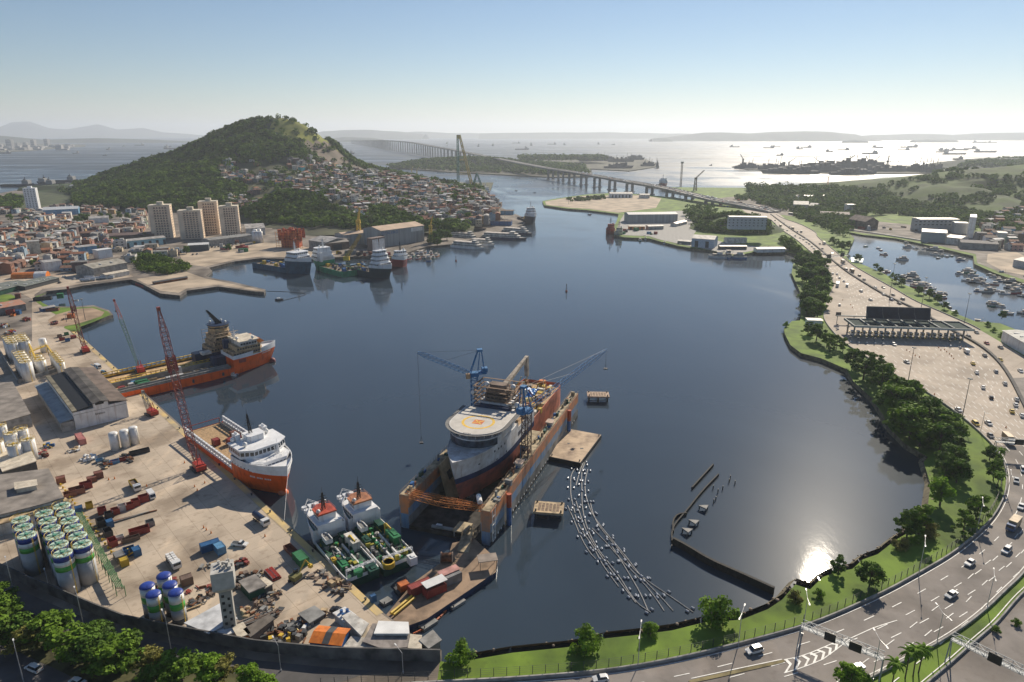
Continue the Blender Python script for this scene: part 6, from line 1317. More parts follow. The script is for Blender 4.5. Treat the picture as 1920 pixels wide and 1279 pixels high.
for px, py, l, w, lb_, m in [(724,1130,3,2.4,'small grey raft by the yellow quay corner',grey),(800,1170,5,4,'grey landing float below the link pontoon',grey),(856,1133,5,2.6,'grey work float beside the orange boom',conc2)]:
    t = T('float_platform', lb_, 'float', G(px, py, 0), QB + R(10)); MB().box(-l/2, -w/2, -.4, l/2, w/2, .8).build('deck', m, t); MB().cyl(l*.4, w*.4, .8, 1.5, .15, n=6).build('bollard', dark, t)
# bridge from link pontoon up to dock
gw = T('gangway', 'tan gangway from the link pontoon up onto the dock', 'gangway', on_dock(-2, 8, 0)); A, B = G(868, 1035, 2.2) - gw.location, on_dock(3, 9, 3.0) - gw.location
d_ = (B - A).normalized(); s_ = Vector((-d_.y, d_.x, 0)); MB().mesh([A - s_ * 1.8, A + s_ * 1.8, B + s_ * 1.8, B - s_ * 1.8, A - s_ * 1.8 - Vector((0, 0, .4)), A + s_ * 1.8 - Vector((0, 0, .4)), B + s_ * 1.8 - Vector((0, 0, .4)), B - s_ * 1.8 - Vector((0, 0, .4))], [(0, 3, 2, 1), (4, 5, 6, 7), (0, 1, 5, 4), (2, 3, 7, 6), (1, 2, 6, 5), (0, 4, 7, 3)]).build('deck', dtn, gw); railing(gw, [A + s_ * 1.7, B + s_ * 1.7], tan); railing(gw, [A - s_ * 1.7, B - s_ * 1.7], tan)
pl = T('deck_platform', 'tan square deck platform at the near end of the dock', 'platform', on_dock(2, 11, 3.2), da); MB().box(-3, -2.4, 0, 3, 2.4, .5).build('deck', dtn, pl); mb = MB(); [mb.tube((x, y, -2), (x, y, 0), .2) for x in (-2.6, 2.6) for y in (-2, 2)]; mb.build('post', grey, pl)
rb = T('cable_drum', 'brown cable drum on the link pontoon', 'cable drum', G(838, 1052, 2)); MB().tube((-1.6, 0, 1.4), (1.6, 0, 1.4), 1.4, 14).build('drum', rust, rb); MB().tube((-1.9, 0, 1.4), (-1.6, 0, 1.4), 1.7, 14).tube((1.6, 0, 1.4), (1.9, 0, 1.4), 1.7, 14).build('flange', brown, rb)
ob_ = smooth(GP([(775,1190),(800,1178),(830,1155),(850,1125),(880,1105),(925,1075)], .1)); mb = MB()
for p_, q_ in zip(ob_[:-1], ob_[1:]):
    k = max(1, int((q_ - p_).length / 1.1))
    for j in range(k): u, v = p_.lerp(q_, j / k), p_.lerp(q_, (j + .8) / k); mb.tube(u + Vector((0, 0, .2)), v + Vector((0, 0, .2)), .32, 5)
tag(mb.build('oil_boom', M('boom_orange', (.50,.14,.06), .6)), 'bright orange segmented oil boom curving below the link pontoon', 'oil boom')
# floating pipelines with drum floats
PL = [[(1078,878),(1070,892),(1070,910),(1070,930),(1078,962)],[(1096,862),(1088,880),(1080,910)],[(1098,865),(1090,885),(1091,910),(1091,945),(1096,975),(1105,1000),(1118,1025),(1135,1048),(1160,1078),(1190,1128),(1220,1148)],
      [(1102,880),(1096,905),(1098,930),(1108,960),(1125,985),(1150,1015),(1175,1045),(1205,1085),(1240,1120),(1262,1145)],[(1064,948),(1075,972),(1090,1010),(1105,1035),(1117,1048)],[(1080,940),(1088,965),(1100,1000),(1125,1040),(1150,1075),(1192,1130)],
      [(1106,938),(1112,965),(1125,990),(1160,1030),(1185,1065),(1215,1090),(1260,1120),(1300,1148)],[(1110,990),(1135,1015),(1165,1050),(1195,1080),(1225,1115),(1245,1145)],[(1078,965),(1085,985),(1100,1008),(1115,1030),(1130,1060),(1160,1100)]]
PL += [[(1145,1020),(1170,1060),(1200,1110),(1215,1145)]]
fm_ = M('float_drum', (.30,.33,.38), .35, .4, .2, 1); pm_ = M('float_pipe', (.46,.45,.43), .6)
fd = MB().tube((-.55, 0, .1), (.5, 0, .1), .36, 9)
fproto = None
for i, P in enumerate(PL):
    Q = smooth(GP(P, .15)); o = MB(); rel = [p - Q[0] for p in Q]; o.path(rel, .15, 5)
    t = T('floating_pipeline', 'thin pale floating pipeline lined with drum floats', 'pipeline', Q[0], 0, 'floating pipelines beside the dock', ('the flat deck barge', G(1075, 835))); o.build('pipe', pm_, t)
    L_ = arc(rel); s = 1.2 + i % 3; k = 0
    while s < L_[-1] and k < 40:
        p = at_len(rel, L_, s); p2 = at_len(rel, L_, min(L_[-1], s + .5)); d_ = (p2 - p).normalized() if (p2 - p).length > 0 else Vector((1, 0, 0)); sd = Vector((-d_.y, d_.x, 0)) * 1.15
        for s2_ in (-1, 1):
            if fproto is None: c_ = fproto = fd.build('float', fm_, t)
            else: c_ = fproto.copy(); S.collection.objects.link(c_); c_.parent = t
            c_.location = p + sd * s2_; c_.rotation_euler.z = math.atan2(d_.y, d_.x) + random.uniform(-.3, .3)
        s += 8.4 + random.uniform(-1, 1); k += 1
# ruined jetty walls right of the pipelines
def ruin(P, w, h, label, z=.0):
    Q = smooth(GP(P, 0), 1); return barrier(Q, 'ruined_jetty', label, 'jetty', w, h, M('wet_black_timber', (.02,.018,.016), .8, 0, .5, .8), z=-.2)
ruin([(1262,1020),(1290,1035),(1330,1060),(1380,1082),(1450,1114)], .9, 2.6, 'long black jetty wall running out from the sunny shore')
ruin([(1260,1018),(1259,1000),(1266,985),(1288,960),(1315,925),(1347,892)], .45, 1.2, 'thin crooked black wall rising behind the long jetty wall')
ruin([(1262,1000),(1261,980),(1270,968),(1287,966)], .5, 1.3, 'curved black wall stub at the bend of the ruined jetty'); ruin([(1297,918),(1318,895),(1337,874)], .5, 1.3, 'detached slanting black wall remnant beyond the ruined jetty')
pp = MB().cyl(0, 0, -1, 1.6, .22, .18, 7).build('pile', black)
for i, (x, y) in enumerate([(1259,1030),(1338,943),(1342,938),(1346,924),(1355,918),(1337,917),(1367,905),(1369,898),(1378,908),(1449,1130)]):
    o = pp if i == 0 else pp.copy()
    if i: S.collection.objects.link(o)
    o.location = G(x, y, 0); tag(o, 'black stub of a timber pile in the water', 'pile', 'stub piles near the ruined jetty', ('the black jetty', G(1290, 1035)))
for px, py in [(1288,1001),(1301,985),(1320,957)]:
    t = T('triangular_dolphin', 'triangular concrete platform on short legs', 'platform', G(px, py, 0), random.uniform(-.2, .2), 'triangular platforms', ('the black jetty', G(1290, 1035))); P = [(-1.8, 1.2), (2.0, 1.1), (.2, -1.5)]
    MB().prism(P, 1.0, 1.5).build('slab', conc2, t); mb = MB(); [mb.cyl(x * .8, y * .8, -1, 1, .25, n=6) for x, y in P]; mb.build('leg', dark, t)
# ================= FAR SHIPS AND BOATS OF THE INNER BAY =================
def far_psv(p_st, p_bow, L_, B_, hullc, label, house=hw, fo=.34, red_=None, h=7, bowout=True, tiers=3, z_st=0, name='supply_ship'):
    c, a_ = place(p_st, p_bow, L_, zst=z_st); t = T(name, label, 'ship', c, a_)
    mb, _ = hullmb(L_, B_, -L_/2, L_*(.5-fo), -1.5, 3.6, [(-1.5, 0)], bul=.8, deck_m=1, n=6); mb.build('hull', [hullc, M('cargo_deck', (.22,.17,.12), .85, 0, .4, .4)], t)
    mb, _ = hullmb(L_, B_, L_*(.5-fo), None, -1.5, h, [(-1.5, 0), (h - 1.6, 1)], rake=4, sheer=1.4, bul=1, deck_m=1, n=10, entry=.38); mb.build('bow', [hullc, house], t)
    x = L_*(.5-fo); z = h - 1
    for k in range(tiers): block(t, x + .6 * k, x + L_*fo*.55 - .8 * k, B_ - 2 - 1.2 * k, z, z + 2.6, house, win=(z + 1.2, z + 2.1), chx=1.5, chy=2); z += 2.6
    shipmast(t, x + 3, 0, z, 6, house if L_ > 40 else dark, 3, -.6); funnel(t, x - 1.5, B_*.3, h - 2, 6, house); dome(t, x + 5, 2, z, .8)
    mb = MB(); rnd = random.Random(int(L_ * 10))
    for k in range(22): mb.ob(rnd.uniform(-L_*.45, x - 2), rnd.uniform(-B_*.36, B_*.36), 2.8, 2.8 + rnd.uniform(.5, 2.6), rnd.uniform(.8, 4), rnd.uniform(.8, 2.4), 0, rnd.randrange(4))
    mb.build('deck_cargo', [yellow, grey, dark, blue], t); t.scale = (1.1, 1.35, 1.45); return t
tealh = paint('teal_blue_hull', (.02,.09,.15)); greenh = paint('green_hull', (.03,.26,.13)); redh = paint('dark_red_hull', (.30,.03,.03))
far_psv((494,496), (582,514), 70, 16, tealh, 'dark teal supply ship with white bridge moored at the left end of the shipyard', h=10, z_st=2, tiers=2)
far_psv((676,522), (592,500), 64, 15, greenh, 'bright green supply ship with white bridge and low stern toward us', h=8)
far_psv((650,506), (732,522), 56, 15, M('dark_green_blue_hull', (.012,.045,.06), .5), 'dark hulled supply ship with a tall white bridge next to the green ship', h=8, tiers=4)
far_psv((724,486), (757,502), 36, 12, redh, 'small dark red ship with white bridge right of the tall white bridge', h=7, tiers=2)
far_psv((978,412), (1000,420), 48, 13, M('dark_hull', (.02,.025,.04), .5), 'dark hulled tug with white upperworks off the ferry yard', h=9, z_st=0)
far_psv((880,372), (918,368), 50, 13, redh, 'red hulled tug moored below the tall floating crane', tiers=3, h=7)
far_psv((860,352), (888,350), 52, 13, navy, 'grey blue ship at the far dock behind the floating crane', tiers=2, h=7)
far_psv((1148,420), (1144,440), 26, 9, redh, 'small bright red boat moored at the tip of the harbour yard', house=red, tiers=2, h=5, name='tug_boat')
far_psv((1158,436), (1160,445), 20, 8, grey, 'small cream work boat beside the bright red boat', house=cream, tiers=2, h=4, name='tug_boat')
def ferry(px1, px2, L_, B_, label, hc=white, tiers=2):
    c, a_ = place(px1, px2, L_); t = T('ferry', label, 'ferry', c, a_); mb, _ = hullmb(L_, B_, -L_/2, None, -1, 2.6, [(-1, 0)], rake=3, bul=.1, deck_m=1, n=10, entry=.3); mb.build('hull', [hc, grey], t); z = 2.5
    for k in range(tiers): block(t, -L_*.46 + k*2, L_*.33 - 3*k, B_ - .6 - k, z, z + 2.5, offwhite, 'passenger_deck', win=(z + .9, z + 1.9), chx=2, chy=2); z += 2.5
    MB().box(-L_*.42, -B_*.42, z, L_*.24, B_*.42, z + .2).build('roof', M('ferry_roof', (.50,.45,.40), .7, 0, .4, .3), t); block(t, L_*.12, L_*.22, B_*.6, z + .2, z + 2.4, offwhite, 'wheelhouse', win=(z + 1, z + 1.9)); return t
ferry((742+100,462),(912,468),46,11,'rusty white double ended ferry nearest the round trees'); ferry((880,458),(930,462),34,10,'short white ferry behind the rusty white ferry'); ferry((905,446),(990,450),62,11,'long white and navy ferry with a row of windows',navy); ferry((930,435),(1000,441),48,10,'white ferry behind the long navy ferry',navy); ferry((838,445),(900,450),44,10,'faded cream ferry laid up against the yard',cream)
# small craft: one prototype of each kind, copied
def boat_proto(kind):
    t = T('boat', 'x', 'boat')
    if kind == 'fishing':
        mb, _ = hullmb(11, 3.6, -5.5, None, -.5, 1.5, [(-.5, 0), (.9, 1)], rake=1.4, sheer=1.0, bul=.4, deck_m=2, n=9, sternr=.3); mb.build('hull', [M('boat_hull', (.5,.5,.5), .6, 0, .2, 1, objcol=True), white, wood], t)
        MB().box(-3.8, -1.1, 1.0, -.6, 1.1, 3.1).build('cabin', M('weathered_cabin', (.36,.33,.29), .7, 0, .4, 1), t); MB().box(-.62, -.9, 2.1, -.56, .9, 2.8).build('window', glass, t); MB().box(-4.2, -1.3, 3.1, -.1, 1.3, 3.25).build('cabin_roof', M('boat_roof', (.45,.42,.38), .7, 0, .3, 1), t)
        MB().tube((1, 0, 1), (1, 0, 5.4), .08, 4).tube((1, 0, 4.8), (-3.5, 0, 3.4), .05, 3).tube((1, 0, 2.2), (4, 0, 3.6), .06, 3).build('mast', tan, t)
    elif kind == 'launch':
        mb, _ = hullmb(7.5, 2.6, -3.7, None, -.4, 1.0, [(-.4, 0)], rake=1.2, sheer=.4, bul=.25, deck_m=1, n=8); mb.build('hull', [M('boat_hull', (.5,.5,.5), .6, 0, .2, 1, objcol=True), grey], t)
        MB().box(-1.6, -.8, .8, 1.2, .8, 1.9).build('cabin', white, t); MB().box(1.2, -.7, 1.2, 1.25, .7, 1.8).build('window', glass, t)
    else:
        mb, _ = hullmb(17, 5, -8.5, None, -.6, 2.2, [(-.6, 0), (1.4, 1)], rake=2, sheer=1.2, bul=.5, deck_m=2, n=10, sternr=.2); mb.build('hull', [M('boat_hull', (.5,.5,.5), .6, 0, .2, 1, objcol=True), offwhite, wood], t)
        MB().box(-6, -1.9, 1.7, 2, 1.9, 3.8).build('cabin', M('weathered_cabin', (.36,.33,.29)), t); MB().box(-5, -1.6, 3.8, -.5, 1.6, 5.6).build('wheelhouse', white, t); mb = MB(); mb.box(-.52, -1.3, 4.5, -.46, 1.3, 5.3); [mb.box(-5.6 + k * 1.4, -1.94, 2.4, -4.8 + k * 1.4, -1.9, 3.2) for k in range(5)]; mb.build('window', glass, t)
        MB().box(-6.4, -2.1, 3.8, 3.4, 2.1, 3.95).box(-5.4, -1.8, 5.6, 0, 1.8, 5.72).build('awning', M('awning_cloth', (.38,.33,.28), .8, 0, .2, 1), t); MB().tube((3, 0, 2), (3, 0, 7.5), .1, 4).build('mast', tan, t)
    return t
wth = M('weathered_cabin', (.36,.33,.29), .7, 0, .4, 1)
BP = {k: boat_proto(k) for k in ('fishing', 'launch', 'schooner')}
bcol = {'white': (.6,.6,.6), 'blue': (.05,.16,.36), 'red': (.38,.06,.05), 'green': (.05,.22,.14), 'grey': (.2,.2,.2), 'black': (.03,.03,.035), 'orange': (.5,.17,.05)}
RBt = random.Random(31)
def boat(px, py, kind, col, ang_, where, near, grp, sc=1.):
    nm = {'fishing': 'cabin fishing boat', 'launch': 'motor launch', 'schooner': 'two decked tour boat'}[kind]
    return dup(BP[kind], G(px, py, 0), R(ang_), f'{col} {nm} {where}', near, sc, bcol[col], group=grp)
LN = ('the middle highway mast', G(1727, 578))
mar = [(1595,455,0),(1622,463,1),(1646,466,1),(1652,470,1),(1656,478,0),(1690,488,2),(1700,456,0),(1720,458,0),(1738,458,0),(1700,465,2),(1716,467,0),(1732,468,0),(1748,470,2),(1762,472,0),(1750,478,0),(1764,480,0),(1776,482,1),(1758,485,1),(1785,481,1),(1802,488,0),(1846,500,0),(1832,498,0),(1818,512,2),(1812,508,0),(1826,517,0),(1800,514,0),
       (1856,516,1),(1860,520,0),(1880,515,2),(1888,522,0),(1876,528,0),(1810,527,0),(1825,530,2),(1838,532,0),(1848,536,0),(1860,534,0),(1870,524,0),(1892,530,2),(1905,536,0),(1836,547,0),(1850,549,2),(1868,546,0),(1884,552,0),(1900,550,2),(1915,556,0),(1895,541,0),(1908,545,0),(1866,574,2),(1875,576,0),(1890,589,0),(1916,588,0),(1860,570,0),
       (1652,512,0),(1664,511,0),(1694,520,0),(1706,519,2),(1716,525,0),(1728,532,0),(1738,535,0),(1720,540,2),(1712,534,0),(1700,527,0),(1732,545,0),(1744,550,0),(1756,556,2),(1765,560,0),(1748,542,0),(1768,552,0),(1838,607,0),(1850,610,0),(1780,578,1),(1786,586,1),(1776,570,1),(1905,528,0),(1918,524,2),(1915,538,0),(1842,525,0)]
for x, y, k in mar: boat(x, y, ('fishing', 'launch', 'schooner')[k], RBt.choice(['white', 'white', 'blue', 'green', 'grey', 'red', 'black']), RBt.choice([160, 175, 185, 200, 10, 350, 330]), 'in the marina', LN, 'boats in the marina', RBt.uniform(.62, .95))
BN = ('the dark red ship', G(736, 495))
for x, y, k in [(760,482,0),(768,485,0),(775,480,0),(782,476,0),(790,480,2),(797,484,0),(803,488,2),(812,484,0),(808,476,0),(795,474,0),(783,486,0),(820,480,0)]: boat(x, y, ('fishing', 'launch', 'schooner')[k], RBt.choice(['blue', 'orange', 'red', 'green', 'white']), RBt.choice([80, 70, 100, 250, 60]), 'moored off the large grey shed', BN, 'fishing boats off the grey shed', 1.1)
for x, y, k in [(905,402,0),(915,405,0),(925,408,0),(935,412,0),(942,415,2),(950,418,0),(930,404,0),(918,400,0),(890,398,0)]: boat(x, y, ('fishing', 'launch', 'schooner')[k], RBt.choice(['white', 'red', 'blue']), RBt.choice([0, 20, 340]), 'at the far yard', ('the floating crane', G(870, 360)), 'boats at the far yard', 1.1)
HN = ('the highway', G(1480, 470))
for x, y, k, s_ in [(1343,484,2,1.2),(1352,476,0,1),(1366,484,2,1.4),(1380,485,2,1.3),(1392,484,0,1),(1246,458,0,1),(1275,462,0,1),(1200,452,0,1),(1205,446,0,1),(1210,450,0,1)]: boat(x, y, ('fishing', 'launch', 'schooner')[k], RBt.choice(['white', 'blue', 'white', 'green']), RBt.choice([80, 170, 260]), 'at the workshops', HN, 'boats at the workshops', s_)
boat(1106,403,'launch','black',10,'alone on the open bay below the wharf',('the sandy wharf', G(1050,380)),None); boat(522,563,'launch','black',200,'pulling a thin floating line off the derelict pier',('the pier', G(495,545)),None)
boat(1003,362,'launch','grey',0,'drifting in the channel before the bridge piers',('the sandy wharf', G(1050,380)),None); boat(968,358,'launch','grey',0,'drifting far out in the channel',('the sandy wharf', G(1050,380)),None)
ln = smooth(GP([(500,546),(540,547),(572,550),(574,553),(545,560),(528,564)], .1)); tag(MB().path(ln, .22, 4).build('floating_line', dark), 'thin dark floating line curving off the tip of the derelict pier', 'oil boom')
for x, y, h_, lb_ in [(855,490,5,'small dark channel marker near the ferries'),(1062,547,6,'lone dark channel marker in the open bay')]:
    t = T('channel_marker', lb_, 'buoy', G(x, y, 0)); MB().cyl(0, 0, -1, 1.4, 1.2, .8, 9).build('float', redc, t); MB().lattice((0, 0, 1.4), (0, 0, h_), .9, .4, 4, .1).build('tower', black, t); MB().ball(0, 0, h_ + .3, .5, 8, 5).build('topmark', black, t)
# ---- vessels at anchor
def anchor_proto(kind):
    t = T('anchored_ship', 'x', 'ship'); sh_ = M('far_ship_hull', (.045,.05,.06), .6, 0, .2, .05); hs = M('far_ship_house', (.30,.30,.30), .6)
    if kind == 'tanker': L_, B_, h, hx0, hx1, hh = 150, 24, 9, -66, -48, 16
    elif kind == 'psv': L_, B_, h, hx0, hx1, hh = 80, 17, 6, 14, 30, 13
    else: L_, B_, h, hx0, hx1, hh = 34, 10, 5, 2, 11, 7
    mb, _ = hullmb(L_, B_, -L_/2, None, -2, h, [(-2, 0)], rake=5, sheer=h * .4, bul=.6, deck_m=0, n=9, entry=.3); mb.build('hull', sh_, t)
    MB().box(hx0, -B_*.42, h - 1, hx1, B_*.42, h + hh * .6).box(hx0 + 2, -B_*.46, h + hh * .6, hx1 - 1, B_*.46, h + hh * .8).build('deckhouse', hs, t)
    mb = MB(); mb.tube((hx0 + 5, 0, h + hh * .8), (hx0 + 5, 0, h + hh * 1.35), .7); mb.box(hx0 + 2, -2, h + hh * .8, hx0 + 6, 2, h + hh); 
    if kind == 'tanker': [mb.tube((x, 0, h - 1), (x, 0, h + 11), .6) for x in (-25, 5, 35)]; mb.tube((-40, 0, h + .8), (60, 0, h + .8), .8)
    else: mb.tube((L_*.3, 0, h), (L_*.3, 0, h + 6), .4)
    mb.build('mast', sh_, t); return t
AP = {k: anchor_proto(k) for k in ('tanker', 'psv', 'tug')}
AN = ('the flat island', G(1560, 325)); CNm = {'tanker': 'long dark cargo ship', 'psv': 'dark supply vessel', 'tug': 'small dark tug'}
for x, y, k, a_, ln_ in [(838,270,'psv',90,1),(897,275,'psv',90,1),(924,274,'psv',90,1),(968,269,'psv',0,1),(979,281,'psv',0,1.1),(996,273,'psv',90,1.2),(1035,271,'psv',0,1),(1058,272,'psv',90,1),(1122,271,'psv',90,1),(1150,272,'tug',0,1),
    (1377,276,'psv',170,.9),(1442,278,'psv',10,1),(1455,276,'psv',170,.8),(1463,292,'tug',0,1),(1498,280,'psv',90,1),(1512,277,'psv',0,1),(1554,285,'tug',180,1.2),(1582,282,'psv',0,.9),(1645,277,'psv',180,1),(1632,289,'psv',0,1),(1648,278,'psv',160,.6),(1695,282,'psv',0,.9),(1703,277,'tanker',180,.8),(1712,275,'psv',0,1),
    (1768,286,'psv',20,1.1),(1772,283,'psv',170,1),(1790,290,'tanker',0,.75),(1800,282,'tanker',0,.7),(1797,300,'tug',0,1.2),(1820,280,'psv',10,1.1),(1838,268,'tanker',0,1),(1860,268,'psv',170,1.1),(1848,286,'tanker',0,.8),(1333,311,'tug',40,.4),(204,281,'tug',90,1.2),(197,292,'tug',0,.6),(143,288,'psv',90,.6),(262,273,'psv',0,1),(320,280,'psv',170,1.3),(652,289,'psv',0,.9),(838,274,'tug',0,.5),(232,275,'tug',90,1),(318,276,'tug',0,1)]:
    dup(AP[k], G(x, y, 0), R(a_), f'{CNm[k]} at anchor in the outer bay', AN, ln_ * 1.25, group='ships at anchor in the outer bay')
for x, y, w_ in [(35,350,55),(80,350,30),(98,346,26),(120,342,24),(10,288,40)]:
    d_ = dup(AP['psv'], G(x, y, 0), R(0 if x != 98 else 180), 'grey naval ship moored off the far left shore' if y > 300 else 'far red hulled freighter at the distant port', ('the white tower block', G(58, 390)), 1.0, group='moored naval ships' if y > 300 else None)
# ================= BRIDGE =================
bs = [((1452,402),5),((1395,392),7),((1340,387),11),((1276,374),16),((1232,367),20),((1165,358),24),((1107,349),28),((1060,341),30),((1019,334),31),((900,309),40),((860,303),50),((820,297),58),((776,288),70),((730,282),73),((690,274),58),((640,266),22)]
BPt = [Vector((*G(x, y, 0).xy, z)) for (x, y), z in bs]
def sm3(P, k=2):
    for _ in range(k):
        Q = [P[0]]
        for a, b in zip(P[:-1], P[1:]): Q += [a.lerp(b, .25), a.lerp(b, .75)]
        P = Q + [P[-1]]
    return P
BQ = sm3(BPt); BL_ = arc(BQ)
def bz(s): return Vector((interp(s, BL_, [p.x for p in BQ]), interp(s, BL_, [p.y for p in BQ]), interp(s, BL_, [p.z for p in BQ])))
bc = M('bridge_concrete', (.27,.26,.25), .85, 0, .3, .05); bcl = M('bridge_deck_surface', (.36,.34,.31), .85, 0, .2, .05)
bt = T('bridge', 'very long concrete bridge on tall paired piers crossing the bay', 'bridge', BQ[0] * 1); o0 = BQ[0].copy(); bt.location = o0
mb = MB(); OFF = []
for i, p in enumerate(BQ):
    a, b = BQ[max(0, i-1)], BQ[min(len(BQ)-1, i+1)]; d = (b - a); d.z = 0; d.normalize(); OFF.append(Vector((-d.y, d.x, 0)))
for i in range(len(BQ) - 1):
    for (w0, w1, z0, z1, m) in ((12.8, 12.8, -1.4, 0, 0), (7, 7, -4.2, -1.4, 0)):
        a, b, na, nb = BQ[i] - o0, BQ[i+1] - o0, OFF[i], OFF[i+1]
        v = [a - na*w0 + Vector((0,0,z0)), a + na*w0 + Vector((0,0,z0)), b + nb*w0 + Vector((0,0,z0)), b - nb*w0 + Vector((0,0,z0)), a - na*w0 + Vector((0,0,z1)), a + na*w0 + Vector((0,0,z1)), b + nb*w0 + Vector((0,0,z1)), b - nb*w0 + Vector((0,0,z1))]
        mb.mesh(v, [(0,1,2,3),(4,7,6,5),(0,4,5,1),(1,5,6,2),(2,6,7,3),(3,7,4,0)], m)
mb.build('deck', bc, bt)
mb = MB()
for i in range(len(BQ) - 1):
    a, b, na, nb = BQ[i] - o0, BQ[i+1] - o0, OFF[i], OFF[i+1]; u = Vector((0, 0, .05))
    mb.face([a - na*12.4 + u, b - nb*12.4 + u, b + nb*12.4 + u, a + na*12.4 + u])
mb.build('roadway', bcl, bt)
for s_ in (-12.6, 0, 12.6):
    mb = MB()
    for i in range(len(BQ) - 1):
        a, b, na, nb = BQ[i] - o0, BQ[i+1] - o0, OFF[i], OFF[i+1]
        mb.face([a + na*s_, b + nb*s_, b + nb*s_ + Vector((0,0,1.1)), a + na*s_ + Vector((0,0,1.1))]); mb.face([a + na*(s_+.3), b + nb*(s_+.3), b + nb*(s_+.3) + Vector((0,0,1.1)), a + na*(s_+.3) + Vector((0,0,1.1))])
        mb.face([a + na*s_ + Vector((0,0,1.1)), b + nb*s_ + Vector((0,0,1.1)), b + nb*(s_+.3) + Vector((0,0,1.1)), a + na*(s_+.3) + Vector((0,0,1.1))])
    mb.build('parapet', bc, bt)
s = 90; k = 0
while s < BL_[-1] - 1500 and k < 98:
    p = bz(s); q_ = bz(s + 1); d = (q_ - p); d.z = 0; d.normalize(); n_ = Vector((-d.y, d.x, 0)); c = p - o0; hgt = p.z - 4.2
    if not (950 < s < 2000):
        mb = MB()
        for sg in (-1, 1): e = c + n_ * 7.4 * sg; mb.ob(e.x, e.y, -p.z + c.z - .0 - 1, c.z - 4.2, 3.6, 5.4, math.atan2(d.y, d.x)); mb.ob(e.x, e.y, -p.z + c.z - 1, -p.z + c.z + 1.5, 8, 9, math.atan2(d.y, d.x))
        mb.ob(c.x, c.y, c.z - 6.2, c.z - 4.2, 3.4, 15, math.atan2(d.y, d.x)); mb.build('pier', bc, bt)
    s += 78 if s < 3000 else 84; k += 1
# ================= ISLANDS, FAR SHORES =================
islf = M('island_ground', (.10,.10,.07), .95, 0, .5, .02)
def island(name, pts, z, mat=islf): P = GP(pts, 0); return struct(MB().prism(P, -2, z).build(name, mat))
island('island', [(725,316),(760,318),(860,325),(960,330),(1040,334),(1112,332),(1108,318),(1180,322),(1232,314),(1235,308),(1210,300),(1150,296),(1090,296),(1000,302),(960,301),(900,303),(840,308),(760,311)], 3)
woods('forest', lambda x, y: 3, GP([(728,315),(760,317),(800,319),(860,322),(960,326),(1040,330),(1105,328),(1095,314),(1000,305),(900,305),(840,310),(760,312)], 2.5), 1500, 5, 11, 22, 3.0, 'dark tree covered island beneath the middle of the bridge', .9)
IH = G(880, 315, 0)
def hI(x, y): r = math.hypot((x - IH.x) / 2.6, y - IH.y) / 120; return 3 + (30 * (1 - r * r) if r < 1 else -1)
grid('hill', hI, IH.x - 320, IH.x + 320, IH.y - 125, IH.y + 125, 20, [hill_m]); woods('forest', hI, [(IH.x - 300, IH.y - 110), (IH.x + 300, IH.y - 110), (IH.x + 300, IH.y + 60), (IH.x - 300, IH.y + 60)], 700, 6, 10, 22, 3.0, 'dark wooded rise at the left end of the island', ok=lambda x, y, z: hI(x, y) > 3)
IB = G(1020, 306, 0); woods('forest', lambda x, y: 12, [(IB.x - 110, IB.y - 120), (IB.x + 260, IB.y - 120), (IB.x + 260, IB.y + 60), (IB.x - 110, IB.y + 60)], 420, 8, 15, 22, 3.4, 'tall dark trees on the island behind the bridge roadway', 1.2)
island('naval_island', [(1372,314),(1400,319),(1460,322),(1570,326),(1640,327),(1760,326),(1768,318),(1720,312),(1600,310),(1480,312),(1390,309)], 3)
FN = M('far_dark', (.075,.08,.09), .7, 0, .3, .05)
navn = ('the flat island', G(1560, 322))
def warship(px, py, L_, h, label, rz=0, crane_=True):
    t = T('naval_ship', label, 'ship', G(px, py, 2), R(rz)); mb, _ = hullmb(L_, L_*.12, -L_/2, None, -1, h, [(-1, 0)], rake=8, sheer=3, bul=.4, deck_m=0, n=8); mb.build('hull', FN, t)
    rnd = random.Random(px); mb = MB()
    for k in range(9): x = -L_*.35 + k * L_ * .08; mb.box(x, -L_*.04, h - 1, x + L_*.07, L_*.04, h + rnd.uniform(3, 15))
    mb.build('superstructure', FN, t); mb = MB(); [mb.tube((x, 0, h), (x + 3, 0, h + rnd.uniform(18, 34)), .8) for x in (-L_*.2, L_*.05, L_*.2)]; mb.build('mast', FN, t)
for px, py, L_, h, rz in [(1400,316,90,9,0),(1450,318,110,12,0),(1520,322,220,16,0),(1545,314,180,12,0),(1610,318,170,26,180),(1660,322,180,10,0),(1720,322,70,16,0),(1740,323,70,14,20),(1752,324,60,14,0),(1480,325,190,8,180),(1600,327,150,7,0)]: warship(px, py, L_, h, 'dark grey naval ship crowding the docks of the flat island', rz); o = S.collection.objects[-1]
for o in [o for o in S.objects if o.name.startswith('naval_ship')]: o['group'] = 'naval ships at the flat island'; PEND.append((o, ('its left tip', G(1372, 314))))
for px, py, L_, h, rz in [(1130,302,120,9,0),(1165,304,120,9,0),(1190,300,100,9,0),(1098,303,60,12,0),(1160,316,110,8,0),(1232,315,46,9,90),(1215,312,60,7,0)]:
    warship(px, py, L_, h, 'grey ship docked at the tree covered island', rz); o = [o for o in S.objects if o.name.startswith('naval_ship')][-1]
for o in [o for o in S.objects if o.name.startswith('naval_ship') and o['label'].startswith('grey ship docked')]: o['group'] = 'ships docked at the tree covered island'; PEND.append((o, ('its right tip', G(1240, 312))))
